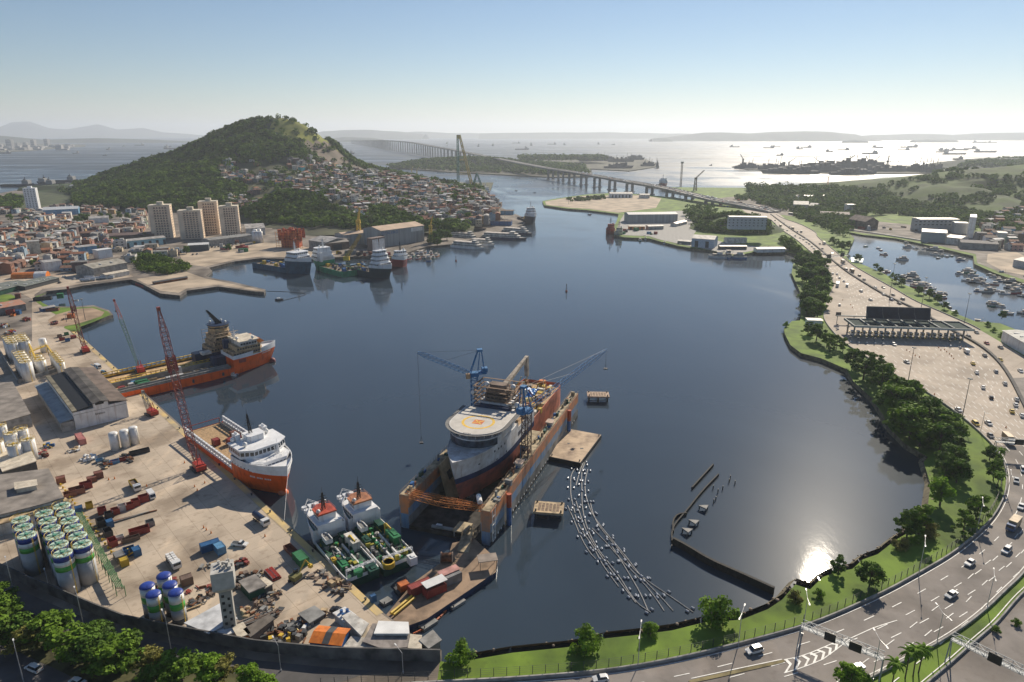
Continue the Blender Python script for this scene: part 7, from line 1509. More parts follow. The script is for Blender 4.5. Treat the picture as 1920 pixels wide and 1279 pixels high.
def harbour_crane(px, py, h, label, jib=20, m=FN, rz=0, near=None, z=2.5, grp=None):
    t = T('harbour_crane', label, 'crane', G(px, py, z), R(rz), grp, near); MB().lattice((0, 0, 0), (0, 0, h * .55), h * .14, h * .08, 5, h * .014).box(-h*.06, -h*.05, h*.55, h*.06, h*.05, h*.65).build('tower', m, t); MB().lattice((0, 0, h * .62), (jib, 0, h), h * .05, h * .03, 9, h * .008).build('jib', m, t); return t
for px, py, h, j in [(1392,314,48,-12),(1478,318,42,24),(1535,316,40,-24),(1575,320,44,14),(1590,316,50,20),(1626,316,46,-12),(1640,312,40,16),(1662,320,52,2)]: harbour_crane(px, py, h, 'dark dockside crane on the flat naval island', j, near=navn, grp='dockside cranes on the flat island')
harbour_crane(1303,358,46,'slim harbour crane leaning right behind the bridge end',18,M('crane_dull', (.22,.16,.12), .7)); 
hp = T('jackup_leg', 'tall thin mast standing behind the bridge roadway', 'mast', G(1276, 352, 0)); MB().lattice((0, 0, 0), (0, 0, 62), 3.4, 3.0, 16, .4).build('lattice', M('crane_dull', (.22,.16,.12)), hp); MB().box(-3, -3, 58, 3, 3, 62).build('head', grey, hp)
tcn = T('tower_crane', 'thin construction tower crane above the dark trees behind the harbour', 'crane', G(1551, 352)); MB().lattice((0, 0, 0), (0, 0, 26), 2, 2, 12, .25).build('mast', orange2, tcn); MB().lattice((12, 0, 26), (-38, 0, 27), 1.6, 1.2, 20, .2).build('jib', orange2, tcn)
# supply ships hidden beyond the bridge, red
struct(MB().sheet([G(x, y, 2.62) for x, y in [(1380,384),(1420,384),(1462,402),(1475,413),(1440,413),(1400,400)]], 2.62).build('road', plazc))
far_psv((1225,352),(1250,350),60,14,redh,'red hulled ship with pale bridge moored beyond the bridge',tiers=3,h=8)
# floating sheerlegs crane
fc = T('floating_crane', 'tall green and yellow A frame floating crane behind the hillside houses', 'crane', G(878, 362, 0), 0)
fgm = M('frame_green', (.05,.20,.17), .6, 0, .3, .1); fym = M('frame_yellow', (.42,.33,.10), .6, 0, .3, .1); MB().box(-18, -30, -1, 38, 30, 4).build('pontoon_hull', redc, fc)
mb = MB()
H_ = Zat(862, 253, fc.location.y); xl, xr, xt = -16 * 1.15, 10, -19
mb.lattice((-22, -4, 4), (-21, 0, H_), 5, 3.4, 18, .8, 0); mb.lattice((12, -4, 4), (-17, 0, H_), 5, 3.4, 20, .8, 1); mb.build('boom', [fgm, fym], fc)
mb = MB(); mb.box(-22, -2.5, H_ - 8, -15, 2.5, H_); mb.lattice((-21, 0, H_ * .58), (-4, 0, H_ * .58), 3, 3, 6, .4); mb.lattice((-21, 0, 42), (6, 0, 42), 4, 4, 8, .4); mb.build('cross_beam', [fym], fc)
mb = MB(); mb.lattice((8, 2, 4), (20, 0, 44), 4, 2, 7, .8); mb.lattice((34, 2, 4), (20, 0, 44), 4, 2, 7, .8); mb.lattice((10, 2, 26), (29, 2, 26), 2, 2, 5, .3); mb.build('back_stay_frame', fgm, fc)
dkl = G(730, 335); lay('far_dock', [(752,331),(760,328),(868,342),(880,354),(850,352),(845,346)], 2.6, conc2)
for px, py in [(772,330),(782,332)]: harbour_crane(px, py, 30, 'yellow green portal crane on the long far dock', 6, fym, near=('the floating crane', G(878, 358)), grp='portal cranes on the far dock')
# far shores and mountains
def ridge(name, pts, y, depth, mat, zb=0, st=None, nz_=.02, amp=.12):
    P = [(ray(a, b).x / ray(a, b).y * y, max(2, Zat(a, b, y))) for a, b in pts]; X = [p[0] for p in P]; Z = [p[1] for p in P]; n = 90; mb = MB(); rows = [(-.5, 0), (-.3, .35), (-.12, .8), (0, 1), (.25, .7), (.5, 0)]
    xs = [X[0] + (X[-1] - X[0]) * i / n for i in range(n + 1)]
    for f_, k in rows:
        for x in xs: h = interp(x, X, Z); mb.v.append((x, y + depth * f_ + math.sin(x * .001) * 200, k * h * (1 + amp * noise.noise(Vector((x * .0016, k * 3, y * .001)))) - (3 if k == 0 else 0)))
    for r_ in range(len(rows) - 1):
        for i in range(n): a = r_ * (n + 1) + i; mb.f.append((a, a + 1, a + n + 2, a + n + 1)); mb.i.append(0)
    return struct(mb.build(name, mat, smooth=True))
fh = M('far_hills', (.05,.065,.045), .95, 0, .4, .003)
ridge('hill', [(1225,262),(1262,256),(1290,252),(1320,248),(1350,248),(1400,250),(1440,248),(1500,246),(1550,248),(1595,252),(1625,259)], 11500, 900, fh)
ridge('hill', [(1600,256),(1640,253),(1700,252),(1760,251),(1800,253),(1840,251),(1880,249),(1990,247),(2100,250)], 12500, 900, fh)
ridge('hill', [(1225,260),(1240,258),(1252,258),(1262,260)], 10500, 300, fh); ridge('hill', [(1570,264),(1590,262),(1612,264)], 9500, 150, fh); ridge('hill', [(1700,263),(1730,261),(1790,263)], 9800, 200, fh)
ridge('hill', [(900,250),(960,249),(1100,248),(1180,249),(1260,250),(1300,251)], 16000, 1500, fh); ridge('hill', [(700,250),(780,247),(850,249),(930,251)], 18000, 1500, fh)
ridge('hill', [(560,258),(600,247),(640,244),(700,243),(760,248),(800,252)], 15000, 1500, fh); ridge('hill', [(600,262),(650,257),(700,258),(730,262)], 10500, 400, fh)
ridge('hill', [(-200,250),(-60,232),(0,240),(30,230),(62,226),(95,240),(130,243),(180,233),(215,243),(260,240),(300,248),(360,252),(420,256)], 21000, 1800, fh); ridge('hill', [(-200,255),(0,254),(30,257),(80,262),(170,259),(280,262),(350,266)], 9500, 600, fh)
ridge('hill', [(1780,330),(1800,318),(1830,309),(1870,303),(1900,301),(1940,300),(2080,302)], 2500, 300, fh)
woods('forest', lambda x, y: 8, GP([(1790,322),(1840,314),(1900,308),(1990,306),(1990,318),(1900,322)], 2.5), 500, 6, 12, 20, 3.6, 'dark wooded headland behind the right hand hill', 2.0)
# distant city on the left shore
dc = struct(MB().prism(GP([(-60,287),(0,286),(60,283),(110,278),(160,275),(160,272),(0,268),(-60,270)], 0), -2, 4).build('far_shore', islf))
RC = random.Random(17)
for i in range(46):
    x = RC.uniform(-10, 140); y_ = RC.uniform(273, 282); g = G(x, y_, 4); big_ = RC.random() < .3 and (20 < x < 90 or 112 < x < 135); w_, h = RC.uniform(30, 60), RC.uniform(35, 75) if big_ else RC.uniform(8, 20)
    t = T('distant_block', 'hazy pale tower of the distant city across the bay' if big_ else 'hazy low building of the distant city across the bay', 'building', g, RC.uniform(-.3, .3), 'buildings of the distant city', ('the photo edge', G(-30, 280)))
    MB().box(-w_/2, -15, 0, w_/2, 15, h).box(-w_/5, -8, h, w_/5, 8, h * 1.06).build('wall', M('distant_wall', (.42,.40,.38), .9), t); MB().box(-w_/2.1, -15.3, h * .3, w_/2.1, -15.02, h * .36).box(-w_/2.1, -15.3, h * .6, w_/2.1, -15.02, h * .66).build('window_row', M('distant_window', (.12,.13,.14), .6), t)
# ================= BUILDINGS OF THE SHORES =================
def wins(o, l, y, z0, z1, nx, nz, m, w=.5, h=.5, x0=None, ax_='x', out=-1, name='window', single=False):
    """window openings as separate panes on a facade running along local x at given y"""
    x0 = -l/2 if x0 is None else x0
    for j in range(nz):
        for i in range(nx):
            a = x0 + l * (i + .5 - w/2) / nx; b = a + l * w / nx; c = z0 + (z1 - z0) * (j + .5 - h/2) / nz; d = c + (z1 - z0) * h / nz
            mb = MB(); mb.box(a, y, c, b, y + .06 * out, d) if ax_ == 'x' else mb.box(y, a, c, y + .06 * out, b, d); mb.build(name, m, o)
APW = ('the derelict pier', G(420, 535))
def tower_block(px, py, l, w, tp_, rz, wallm, label, nx=5, nz=12):
    g = G(px, py); h = top((px, py), tp_) - 2.5; t = T('apartment_tower', label, 'apartment tower', g, rz, None)
    mb = MB(); mb.box(-l/2, 0, 0, l/2, w, h).box(-l/2 - .4, -.5, 0, -l/2 + l*.2, 0, h + .5).box(l/2 - l*.12, -.5, 0, l/2 + .3, 0, h + .3); mb.build('wall', wallm, t); MB().box(-l/2 - .3, -.3, h, l/2 + .3, w + .3, h + .9).build('parapet', cream, t); MB().box(-3, w*.3, h + .9, 4, w*.7, h + 4.5).build('lift_house', cream, t)
    wins(t, l * .66, -.02, 1, h - 1, nx, nz, M('tower_window', (.19,.13,.11), .5, 0, .5, .3), .55, .5, -l/2 + l*.21); 
    mb = MB(); 
    for j in range(nz): z = 1 + (h - 2) * (j + .12) / nz; mb.box(-l/2 + l*.2, -.22, z, l/2 - l*.13, -.003, z + .35)
    mb.build('balcony_band', M('pink_band', (.42,.25,.18), .8), t)
    mb = MB()
    for j in range(nz): z = 1 + (h - 2) * (j + .4) / nz; mb.box(l/2 + .004, w * .25, z, l/2 + .05, w * .4, z + 1.2); mb.box(l/2 + .004, w * .6, z, l/2 + .05, w * .75, z + 1.2)
    mb.build('side_window_column', M('tower_window', (.07,.07,.08)), t); return t
tcr = M('tower_cream', (.80,.64,.48), .8, 0, .15, .1)
tower_block(306,447,24,16,386,R(16),tcr,'leftmost cream and pink apartment tower of the four by the harbour'); tower_block(361,448,26,16,396,R(16),tcr,'lower cream apartment tower, second from the left of the four'); tower_block(396,440,22,15,379,R(16),tcr,'tallest cream apartment tower, standing behind the other three'); tower_block(434,444,22,16,388,R(16),tcr,'rightmost cream apartment tower of the four by the harbour')
wtb = T('apartment_tower', 'solitary white tower block in the far left of the town', 'apartment tower', G(62, 395), R(20)); h_ = top((62, 395), 353) - 2.5; MB().box(-9, 0, 0, 9, 14, h_).build('wall', hw, wtb); wins(wtb, 17, -.02, 2, h_ - 1, 4, 12, dark, .4, .4); MB().box(-3, 4, h_, 3, 9, h_ + 3).build('lift_house', hw, wtb)
SHG = M('shed_grey', (.34,.36,.36), .7, .1, .2, .1, stretch=(3, 3, .2)); SHR = M('shed_roof_tan', (.52,.38,.27), .75, 0, .2, .08)
bs_ = shed('shipyard_shed', 'huge grey shipyard shed with tan roof and blue lettering', 'shed', (716,464), (796,452), 34, 19, 22.5, SHG, SHR, door=[(-34, 9)])
text('ESTALEIRO', 5.0, M('sign_blue', (.03,.12,.30), .6), bs_, (-20, -17.1, 15.5), (R(90), 0, 0)); MB().box(12, -17.1, 13.5, 30, -17.02, 18).build('pale_panel', white, bs_)
shed('shed', 'lower grey shed joined to the left end of the huge shipyard shed', 'shed', (646,462), (700,455), 20, 13, 15, SHG, SHR)
gt = T('dock_gate', 'white panelled gate house in front of the huge shipyard shed', 'gate', G(706, 470), brg(G(695,471), G(722,466))); MB().box(-10, -4, 0, 10, 4, 15).build('frame', M('gate_brown', (.20,.15,.13), .8), gt); MB().box(-9.5, -4.1, 1.5, -.8, -4.02, 13.5).build('panel', white, gt); MB().box(.8, -4.1, 1.5, 9.5, -4.02, 13.5).build('panel', white, gt)
shed('shed', 'grey gabled shed behind the green supply ship', 'shed', (580,465), (612,470), 34, 9, 12, grey, tin); shed('shed', 'open dark timbered slip shed behind the green supply ship', 'shed', (612,470), (655,466), 26, 8, 10.5, brown, M('slip_roof', (.30,.27,.24), .8), door=[(0, 10)])
shed('warehouse', 'pale warehouse with curved roof right of the apartment towers', 'warehouse', (462,442), (498,440), 40, 9, 12.5, offwhite, tin); shed('warehouse', 'dark walled warehouse with bright white roof by the quay car park', 'warehouse', (354,472), (392,470), 16, 7, 8.2, M('navy_wall', (.06,.08,.10), .7), M('bright_tin2', (.70,.70,.68), .5)); shed('warehouse', 'long grey flat roofed warehouse before the apartment towers', 'warehouse', (395,462), (475,452), 20, 7, 8, conc2, grey)
for i, (px, py) in enumerate([(478,455),(484,455),(490,455),(480,451),(487,450)]): tank('silo', px, py, 13, 2.6, [(1, white)], 'slim white silo beside the sandy quay', ('the rightmost tower', G(434, 444)), 'white silos beside the quay', 'silo', True, topm=white)
rs2 = T('scaffold_block', 'orange red scaffolded ship block on the slipway', 'ship block', G(548, 463)); rr2 = random.Random(8); mb = MB(); mb.box(-10, -6, 0, 10, 6, 9)
for k in range(60): mb.ob(rr2.uniform(-14, 14), rr2.uniform(-9, 9), rr2.uniform(8, 14), rr2.uniform(14, 22), rr2.uniform(1, 4), rr2.uniform(.6, 3), rr2.random() * 3)
mb.build('block', M('primer_red', (.45,.10,.05), .8, 0, .4, .2), rs2); mb = MB()
for x in range(-15, 16, 3): mb.tube((x, -9.5, 0), (x, -9.5, 20), .2)
for z in range(3, 21, 3): mb.tube((-15, -9.5, z), (15, -9.5, z), .2)
mb.build('scaffolding', orange2, rs2)
yc = T('yard_crane', 'yellow lattice crane leaning between the sheds and the green ship', 'crane', G(650, 488)); 
e_ = Vector(tip(676, 440, G(650, 488).y + 20)) - yc.location; MB().box(-3, -2, 0, 3, 2, 4).build('machinery_house', yellow, yc); MB().lattice((0, 0, 3), e_, 3, 2, 14, .3).build('boom', paint('crane_yellow', (.50,.33,.08)), yc)
for px, py, h in [(808,455,32),(674,455,42)]: harbour_crane(px, py, h, 'thin yellow pole crane beside the large grey shed', 3, yellow, near=BN, grp='pole cranes by the grey shed')
# left town landmark buildings
lm = lambda *a, **k: shed(*a, **k)
lm('warehouse', 'long aqua building with a row of blue windows in the town', 'building', (238,466), (312,458), 14, 8, 9.6, M('aqua_wall', (.30,.52,.58), .7), tin, door=[(-20+8*i, 3) for i in range(6)])
lm('warehouse', 'large warehouse with grey pitched roof by the inner basin', 'warehouse', (178,520), (240,508), 26, 8, 11, conc2, M('mossy_roof', (.33,.31,.26), .8, 0, .3, .2), skyl=2); lm('shed', 'lower annex of the basin warehouse with pale roof', 'shed', (200,524), (243,516), 9, 4, 5, offwhite, cream)
lm('school', 'long pale green school building at the foot of the hill', 'building', (132,360), (178,362), 16, 14, 16, M('pale_green_wall', (.42,.46,.36), .8), offwhite); lm('school', 'long cream terrace building against the forested hill', 'building', (172,356), (240,360), 18, 15, 17, M('pale_green_wall2', (.50,.50,.40), .8), offwhite); lm('villa', 'white villa high at the hill foot', 'house', (230,345), (244,345), 12, 14, 17, white, brown)
lm('sports_hall', 'blue ended hall with a broad pale roof in the far town', 'building', (82,405), (148,402), 34, 9, 12, skyblue, M('pale_roof', (.50,.53,.55), .6)); lm('warehouse', 'white warehouse among dark trees in the town', 'warehouse', (168,419), (205,417), 20, 7, 9, white, tin); lm('warehouse', 'wide brown roofed warehouse left of the towers', 'warehouse', (200,452), (290,448), 20, 6, 8, brown, M('plum_roof', (.16,.11,.10), .8))
lm('workshop', 'striped green roofed workshop at the left edge', 'workshop', (-20,560), (58,538), 22, 4, 5.5, dgreen, M('striped_roof', (.18,.20,.18), .8, 0, .6, .4, stretch=(.3, 3, 1)), skyl=4); lm('workshop', 'long grey striped greenhouse workshop by the basin road', 'workshop', (48,545), (112,528), 18, 3.4, 4.6, dark, M('striped_roof', (.18,.20,.18)), skyl=5)
hg = T('storage_tent', 'orange and white round topped storage tent in the town', 'tent', G(58, 520), R(15)); mb = MB(); 
for k in range(8): a0, a1_ = PI*k/8, PI*(k+1)/8; mb.face([(-14, -6*math.cos(a0), 5*math.sin(a0)), (14, -6*math.cos(a0), 5*math.sin(a0)), (14, -6*math.cos(a1_), 5*math.sin(a1_)), (-14, -6*math.cos(a1_), 5*math.sin(a1_))])
mb.face([(14, -6*math.cos(PI*k/8), 5*math.sin(PI*k/8)) for k in range(9)]); mb.build('cover', orange2, hg); mb = MB()
for k in range(8): a0, a1_ = PI*k/8, PI*(k+1)/8; mb.face([(4, -6.05*math.cos(a0), 5.05*math.sin(a0)), (14.03, -6.05*math.cos(a0), 5.05*math.sin(a0)), (14.03, -6.05*math.cos(a1_), 5.05*math.sin(a1_)), (4, -6.05*math.cos(a1_), 5.05*math.sin(a1_))])
mb.build('white_cover', white, hg)
lm('building', 'square white building with a flat roof in the town', 'building', (86,510), (118,506), 14, 9, 9.4, white, tin); lm('building', 'tall cream blank walled building in the town', 'building', (54,478), (78,476), 12, 14, 14.3, cream, tin); lm('building', 'white office box above the basin warehouse', 'building', (186,486), (212,482), 10, 9, 9.3, hw, white); lm('building', 'rounded pale blue building in the town', 'building', (148,478), (184,474), 14, 8, 8.6, skyblue, tin)
for i, (px, py) in enumerate([(160,531),(170,530),(178,528),(190,527),(168,526),(205,526)]):
    t = T('storage_vessel', 'grey horizontal tank lying on the basin edge', 'tank', G(px, py - 3), R(15), 'horizontal tanks on the basin edge', ('the basin warehouse', G(210, 515))); MB().tube((-4, 0, 1.6), (4, 0, 1.6), 1.3, 10).build('shell', silver, t); MB().box(-3, -.8, 0, -2.4, .8, 1).box(2.4, -.8, 0, 3, .8, 1).build('saddle', dark, t)
lm('shed', 'dark long low hull shaped shed on the derelict pier', 'shed', (290,534), (352,524), 4, 1.8, 2.6, rust, dark); sk_ = T('sunken_barge', 'half sunken rusty red barge alongside the derelict pier', 'barge', G(285, 540, 0), brg(G(255,528,0), G(330,552,0))); mb, _ = hullmb(52, 7, -26, None, -1, 1.2, [(-1, 0)], rake=2, bul=.5, deck_m=1, n=10); mb.build('hull', [red, rust], sk_); mb = MB(); [mb.ob(random.uniform(-22, 18), random.uniform(-2.5, 2.5), .6, random.uniform(1, 2.4), 2, 1, random.random()) for k in range(24)]; mb.build('wreckage', redc, sk_)
lm('shed', 'small blue and grey shelter on the bare spit', 'shed', (80,585), (104,580), 4, 2.2, 3, blue, tin)
# harbour buildings of the middle right
lm('warehouse', 'large grey shed with white ridge roof on the harbour yard', 'warehouse', (1178,418), (1270,417), 26, 12, 14, SHG, M('white_ridge_roof', (.62,.60,.58), .6)); lm('workshop', 'low shed with cream roof and orange doors on the harbour yard', 'workshop', (1179,431), (1209,431), 8, 4.5, 5.6, orange2, cream, door=[(-8, 2), (-3, 2), (2, 2), (7, 2)]); lm('workshop', 'low grey office next to the orange doored shed', 'workshop', (1216,431), (1244,430), 9, 4.5, 5.4, conc2, tin)
lm('warehouse', 'white and blue waterside building with two gables', 'warehouse', (1296,463), (1338,466), 22, 10, 13, M('pale_blue_wall', (.45,.52,.60), .7), tin, door=[(-7, 4), (5, 4)]); lm('workshop', 'cream roofed boat workshop right of the pale blue building', 'workshop', (1362,456), (1400,456), 12, 5, 6, offwhite, cream); lm('workshop', 'open waterside shed with flat pale roof', 'workshop', (1350,468), (1400,468), 8, 3.5, 4.2, dark, tin); lm('workshop', 'long low white shed under the highway', 'workshop', (1420,474), (1472,473), 10, 4, 4.8, white, tin)
lm('warehouse', 'row of dark blue white doored sheds on the sandy wharf', 'warehouse', (1144,371), (1186,371), 24, 8, 10.5, white, tin, door=[(-18+7*i, 3) for i in range(6)]); lm('workshop', 'small pale shed at the inner end of the sandy wharf', 'workshop', (1200,372), (1218,372), 14, 7, 8.6, offwhite, tin); lm('workshop', 'small grey shed near the two gabled building', 'workshop', (1270,457), (1294,459), 10, 3.4, 4.2, grey, tin); lm('workshop', 'brick red roofed shed on the slope road', 'workshop', (1268,425), (1288,420), 9, 4, 5.4, offwhite, redc)
lw = shed('administration_building', 'long bluish building with rows of small windows on the knoll', 'building', (1366,430), (1436,431), 12, 15, 15.5, M('bluish_wall', (.34,.39,.44), .7), tin, z=17); wins(lw, 68, -6.02, 3, 13, 14, 3, dark, .35, .35)
lm('warehouse', 'white long roofed store among the dark trees behind the highway', 'warehouse', (1494,375), (1548,375), 20, 7, 9, white, tin); lm('warehouse', 'pale twin gabled store near the highway bend', 'warehouse', (1487,392), (1515,393), 22, 8, 13, tin, tin); lm('warehouse', 'small pale gabled store beside the twin gabled one', 'warehouse', (1516,392), (1530,393), 18, 6, 10, tin, tin)
lm('warehouse', 'wide brown roofed shed on the far bank of the marina', 'warehouse', (1538,410), (1592,412), 26, 7, 10, grey, M('tan_roof2', (.34,.29,.24), .8)); lm('warehouse', 'dark steep roofed shed by the marina entrance', 'warehouse', (1590,424), (1622,430), 20, 10, 16, brown, brown); lm('building', 'white block house behind the brown roofed shed', 'building', (1588,400), (1602,400), 12, 14, 14.3, offwhite, tin)
pwl = M('pale_office_wall', (.42,.43,.42), .8)
ab = shed('office_building', 'long white office building with a row of windows behind the marina', 'building', (1722,434), (1795,434), 20, 16, 16.6, pwl, tin); wins(ab, 68, -10.02, 7, 15, 12, 2, dark, .5, .35)
lm('warehouse', 'grey blue warehouse on the marina edge', 'warehouse', (1726,453), (1772,456), 30, 12, 14, M('grey_blue_wall', (.30,.34,.36), .7), tin); lm('warehouse', 'cream sided warehouse right of the grey blue one', 'warehouse', (1772,457), (1800,460), 26, 8, 9.5, offwhite, tin); st_ = slab('stair_tower', 'tall white blank end tower of the office building', 'tower', [(1812,446),(1824,447),(1824,440),(1812,440)], 26, white, white); lm('building', 'terraced white office left of the blank end tower', 'building', (1788,438), (1812,439), 16, 14, 14.5, pwl, tin)
lm('warehouse', 'dark roofed long warehouse on the right bank of the marina', 'warehouse', (1800,466), (1870,470), 20, 7, 9, grey, M('dark_tile_roof', (.16,.15,.15), .8)); lm('building', 'white block at the right end of the dark roofed warehouse', 'building', (1868,455), (1885,456), 14, 12, 12.4, pwl, tin); lm('warehouse', 'dark low hall at the right edge beside the sandy lot', 'warehouse', (1898,500), (1960,512), 22, 7, 9, M('pale_hall', (.40,.42,.45), .7), dark)
rl = shed('terminal_building', 'long white building with skylit roof at the right edge below the marina', 'building', (1876,640), (1960,690), 16, 7, 8, white, M('louvre_roof', (.34,.35,.33), .7, 0, .3, .3), skyl=6, side=1); lm('building', 'small pale office on the wooded point left of the plaza', 'building', (1514,610), (1541,611), 6, 3.6, 3.9, hw, offwhite); gs = slab('pontoon_house', 'green roofed float house by the highway bridge', 'hut', [(1595,488),(1618,490),(1616,497),(1596,496)], 2.6, white, teal, z=.6)
br2 = MB(); tag(shed('footbridge', 'slim pale footbridge roof across the channel mouth', 'bridge', (1478,402), (1540,410), 4, 3, 3.4, grey, tin), 'slim pale low bridge across the channel mouth', 'bridge')
barrier(GP([(1582,430),(1640,438),(1730,452),(1735,456)]), 'quay_wall', 'long pale quay wall on the far bank of the marina', 'wall', 5, 1.2, conc2)
for i, (px, py) in enumerate([(1846,458),(1860,448),(1900,450),(1880,440),(1905,430)]): lm('building', 'mid sized pale building among trees on the right bank', 'building', (px, py), (px + 22, py + 1), 12, 8, 10, RC.choice([hw, cream, skyblue]), RC.choice([tin, brown])); o = [o for o in S.objects if o.name.startswith('building') and o.parent is None][-1]; o['group'] = 'pale buildings on the right bank'; PEND.append((o, ('the white tower', G(1818, 445))))
# far yard buildings below the floating crane
for px, py, l, w, h, wm_, rm_, lb_ in [(850,392,40,18,9,skyblue,tin,'blue walled shed below the floating crane'),(905,378,36,16,8,offwhite,tin,'white shed near the red hulled tug'),(890,395,30,14,8,cream,tin,'cream shed among the far yard huts'),(915,398,34,16,9,navy,tin,'dark blue sided shed near the ferries'),(870,402,30,14,7,offwhite,tin,'pale roofed shed between the ferries and the houses'),(835,405,26,14,9,white,tin,'square white building below the houses'),(950,402,24,12,6,skyblue,brown,'small blue yard shed near the dark tug'),(925,388,30,14,7,brown,brown,'brown shed in the far yard'),(880,412,60,14,5,brown,M('plum_roof', (.16,.11,.10)),'long low brown shed above the ferries'),(940,422,30,12,6,blue,brown,'blue fronted shed above the ferries')]:
    g = G(px, py); t = T('shed', lb_, 'shed', g, R(-8)); MB().gwall(l, w, h, h * 1.25).build('wall', wm_, t); MB().gable(l, w, h + .02, h * 1.25 + .02).build('roof', rm_, t)
# ================= HOUSES =================
RH = random.Random(77)
hcol = {'white': (.60,.58,.54), 'cream': (.55,.46,.33), 'brick': (.28,.13,.08), 'grey': (.26,.25,.24), 'ochre': (.48,.30,.12), 'blue': (.28,.38,.46), 'pink': (.50,.26,.22), 'sage': (.28,.38,.28), 'turquoise': (.05,.34,.40), 'plum': (.16,.11,.11)}
hw_t = [26, 16, 16, 24, 5, 6, 4, 4, 1.5, 14]
wallM = M('house_wall', (.5,.5,.5), .85, 0, .22, .3, objcol=True)
RFM = {'orange tiled': M('terracotta', (.30,.13,.075), .85, 0, .35, .5), 'brown tiled': M('brown_tile', (.22,.12,.085), .9, 0, .4, .5), 'grey sheet': M('fibre_cement', (.27,.26,.245), .85, 0, .35, .3), 'flat concrete': M('slab_roof', (.33,.30,.27), .9, 0, .4, .4), 'pale tin': M('pale_tin_roof', (.56,.55,.53), .6, 0, .2, .3)}
wt_ = M('blue_tank', (.05,.18,.40), .5); hwin = M('house_window', (.045,.045,.05), .4)
def house_proto(roof, st):
    t = T('house', 'x', 'house'); l, w = 10.5, 8.2; h = 3.1 * st; flat = roof in ('flat concrete',)
    if flat: MB().box(-l/2, -w/2, -3, l/2, w/2, h).box(-l/2, -w/2, h, l/2, -w/2 + .2, h + .8).box(-l/2, w/2 - .2, h, l/2, w/2, h + .8).box(-l/2, -w/2 + .2, h, -l/2 + .2, w/2 - .2, h + .8).box(l/2 - .2, -w/2 + .2, h, l/2, w/2 - .2, h + .8).box(0, 0, h, 3, 3, h + 2.2).build('wall', wallM, t); r_ = MB().box(-l/2 + .2, -w/2 + .2, h, l/2 - .2, w/2 - .2, h + .1).build('roof', RFM[roof], t); MB().cyl(-2.6, 1.4, h + .1, h + 1.3, .7, .8, 8).build('water_tank', wt_, r_)
    else:
        hr = h + (1.7 if 'tiled' in roof else .9); mb = MB(); mb.gwall(l, w, h, hr); mb.box(-l/2 + .02, -w/2 + .02, -3, l/2 - .02, w/2 - .02, .1); mb.build('wall', wallM, t); MB().gable(l, w, h + .02, hr + .04, .45).build('roof', RFM[roof], t)
    for s_ in range(st):
        for x in (-3, 1.2): MB().box(x, -w/2 - .05, .9 + s_*3.1, x + 1.5, -w/2 - .005, 2.2 + s_*3.1).build('window', hwin, t)
    MB().box(3.4, -w/2 - .05, 0, 4.5, -w/2 - .005, 2.1).build('door', hwin, t); return t
HP = {(r_, s_): house_proto(r_, s_) for r_ in RFM for s_ in (1, 2, 3)}
TOWN = [(-30,392),(40,398),(75,398),(130,392),(250,392),(300,398),(446,402),(470,408),(455,440),(345,470),(345,490),(260,486),(240,500),(170,532),(120,540),(60,560),(-40,560)]
EXC = [[(268,396),(465,396),(480,470),(350,474),(280,456)],[(135,402),(255,400),(258,415),(135,424)],[(-20,404),(38,400),(45,424),(-20,428)],[(160,480),(245,480),(248,535),(150,535)],[(230,448),(318,448),(318,470),(232,470)],[(-30,520),(115,508),(160,515),(150,560),(-30,580)],[(78,396),(152,396),(152,408),(78,410)],[(195,440),(292,438),(292,454),(198,456)],[(82,496),(124,494),(126,514),(84,514)],[(50,466),(82,466),(82,482),(50,482)],[(180,476),(216,474),(218,490),(182,490)],[(145,466),(188,466),(188,482),(145,482)],[(34,505),(78,505),(78,526),(34,526)],[(260,480),(350,484),(350,512),(255,512)],[(165,408),(210,408),(210,422),(165,422)]]
spots = []
TW = [G(x, y) for x, y in TOWN]; EW = [[G(x, y) for x, y in e] for e in EXC]
x0, x1, y0, y1 = min(p.x for p in TW), max(p.x for p in TW), min(p.y for p in TW), max(p.y for p in TW); ca, sa = math.cos(.35), math.sin(.35); STP = 12.5
for i in range(-90, 90):
    for j in range(-90, 90):
        if i % 6 == 0: continue
        u, v = i * STP, j * 10.6; x = -400 + u * ca - v * sa; y = 900 + u * sa + v * ca
        if y > 1330: continue
        x += RH.uniform(-1, 1); y += RH.uniform(-1, 1)
        if not inpoly(x, y, TW) or any(inpoly(x, y, e) for e in EW): continue
        px, _ = project(x, y, 3)
        if px < -12 or RH.random() < .06: continue
        spots.append((x, y, 2.5, .35 + RH.choice([0, PI/2]) + RH.uniform(-.06, .06), 'in the left town', 0))
HZp = [(415,306),(470,300),(545,296),(640,300),(680,312),(745,322),(800,340),(905,366),(960,400),(900,420),(800,424),(700,420),(655,402),(600,388),(540,372),(505,376),(470,392),(440,402),(415,380),(470,356),(410,338)]
cnt = 0; tries = 0; occ = set()
while tries < 9000:
    tries += 1; x, y = RH.uniform(-640, -20), RH.uniform(900, 1600)
    z = hz_l(x, y); px, py = project(x, y, z)
    if hL(x, y) < 2 and py < 395: continue
    if not inpoly(px, py, HZp) or inpoly(px, py, HOLE) or inpoly(px, py, HOLE2) or inpoly(px, py, ROCK): continue
    if px < 560 and noise.noise(Vector((x * .02, y * .02, 4))) > -.05: continue
    if y > YR - 60: continue
    k = (int(x / 9.2), int(y / 9.2))
    if k in occ: continue
    occ.add(k); spots.append((x, y, max(2.5, min(z, hz_l(x, y - 4)) - .3), RH.choice([0, .5, 1.2, -.4, 1.57]) + RH.uniform(-.1, .1), 'on the hillside', 1))
RBK = [(1828,462),(1840,425),(1870,400),(1925,402),(1925,470),(1890,470)]; RW_ = [G(x, y) for x, y in RBK]
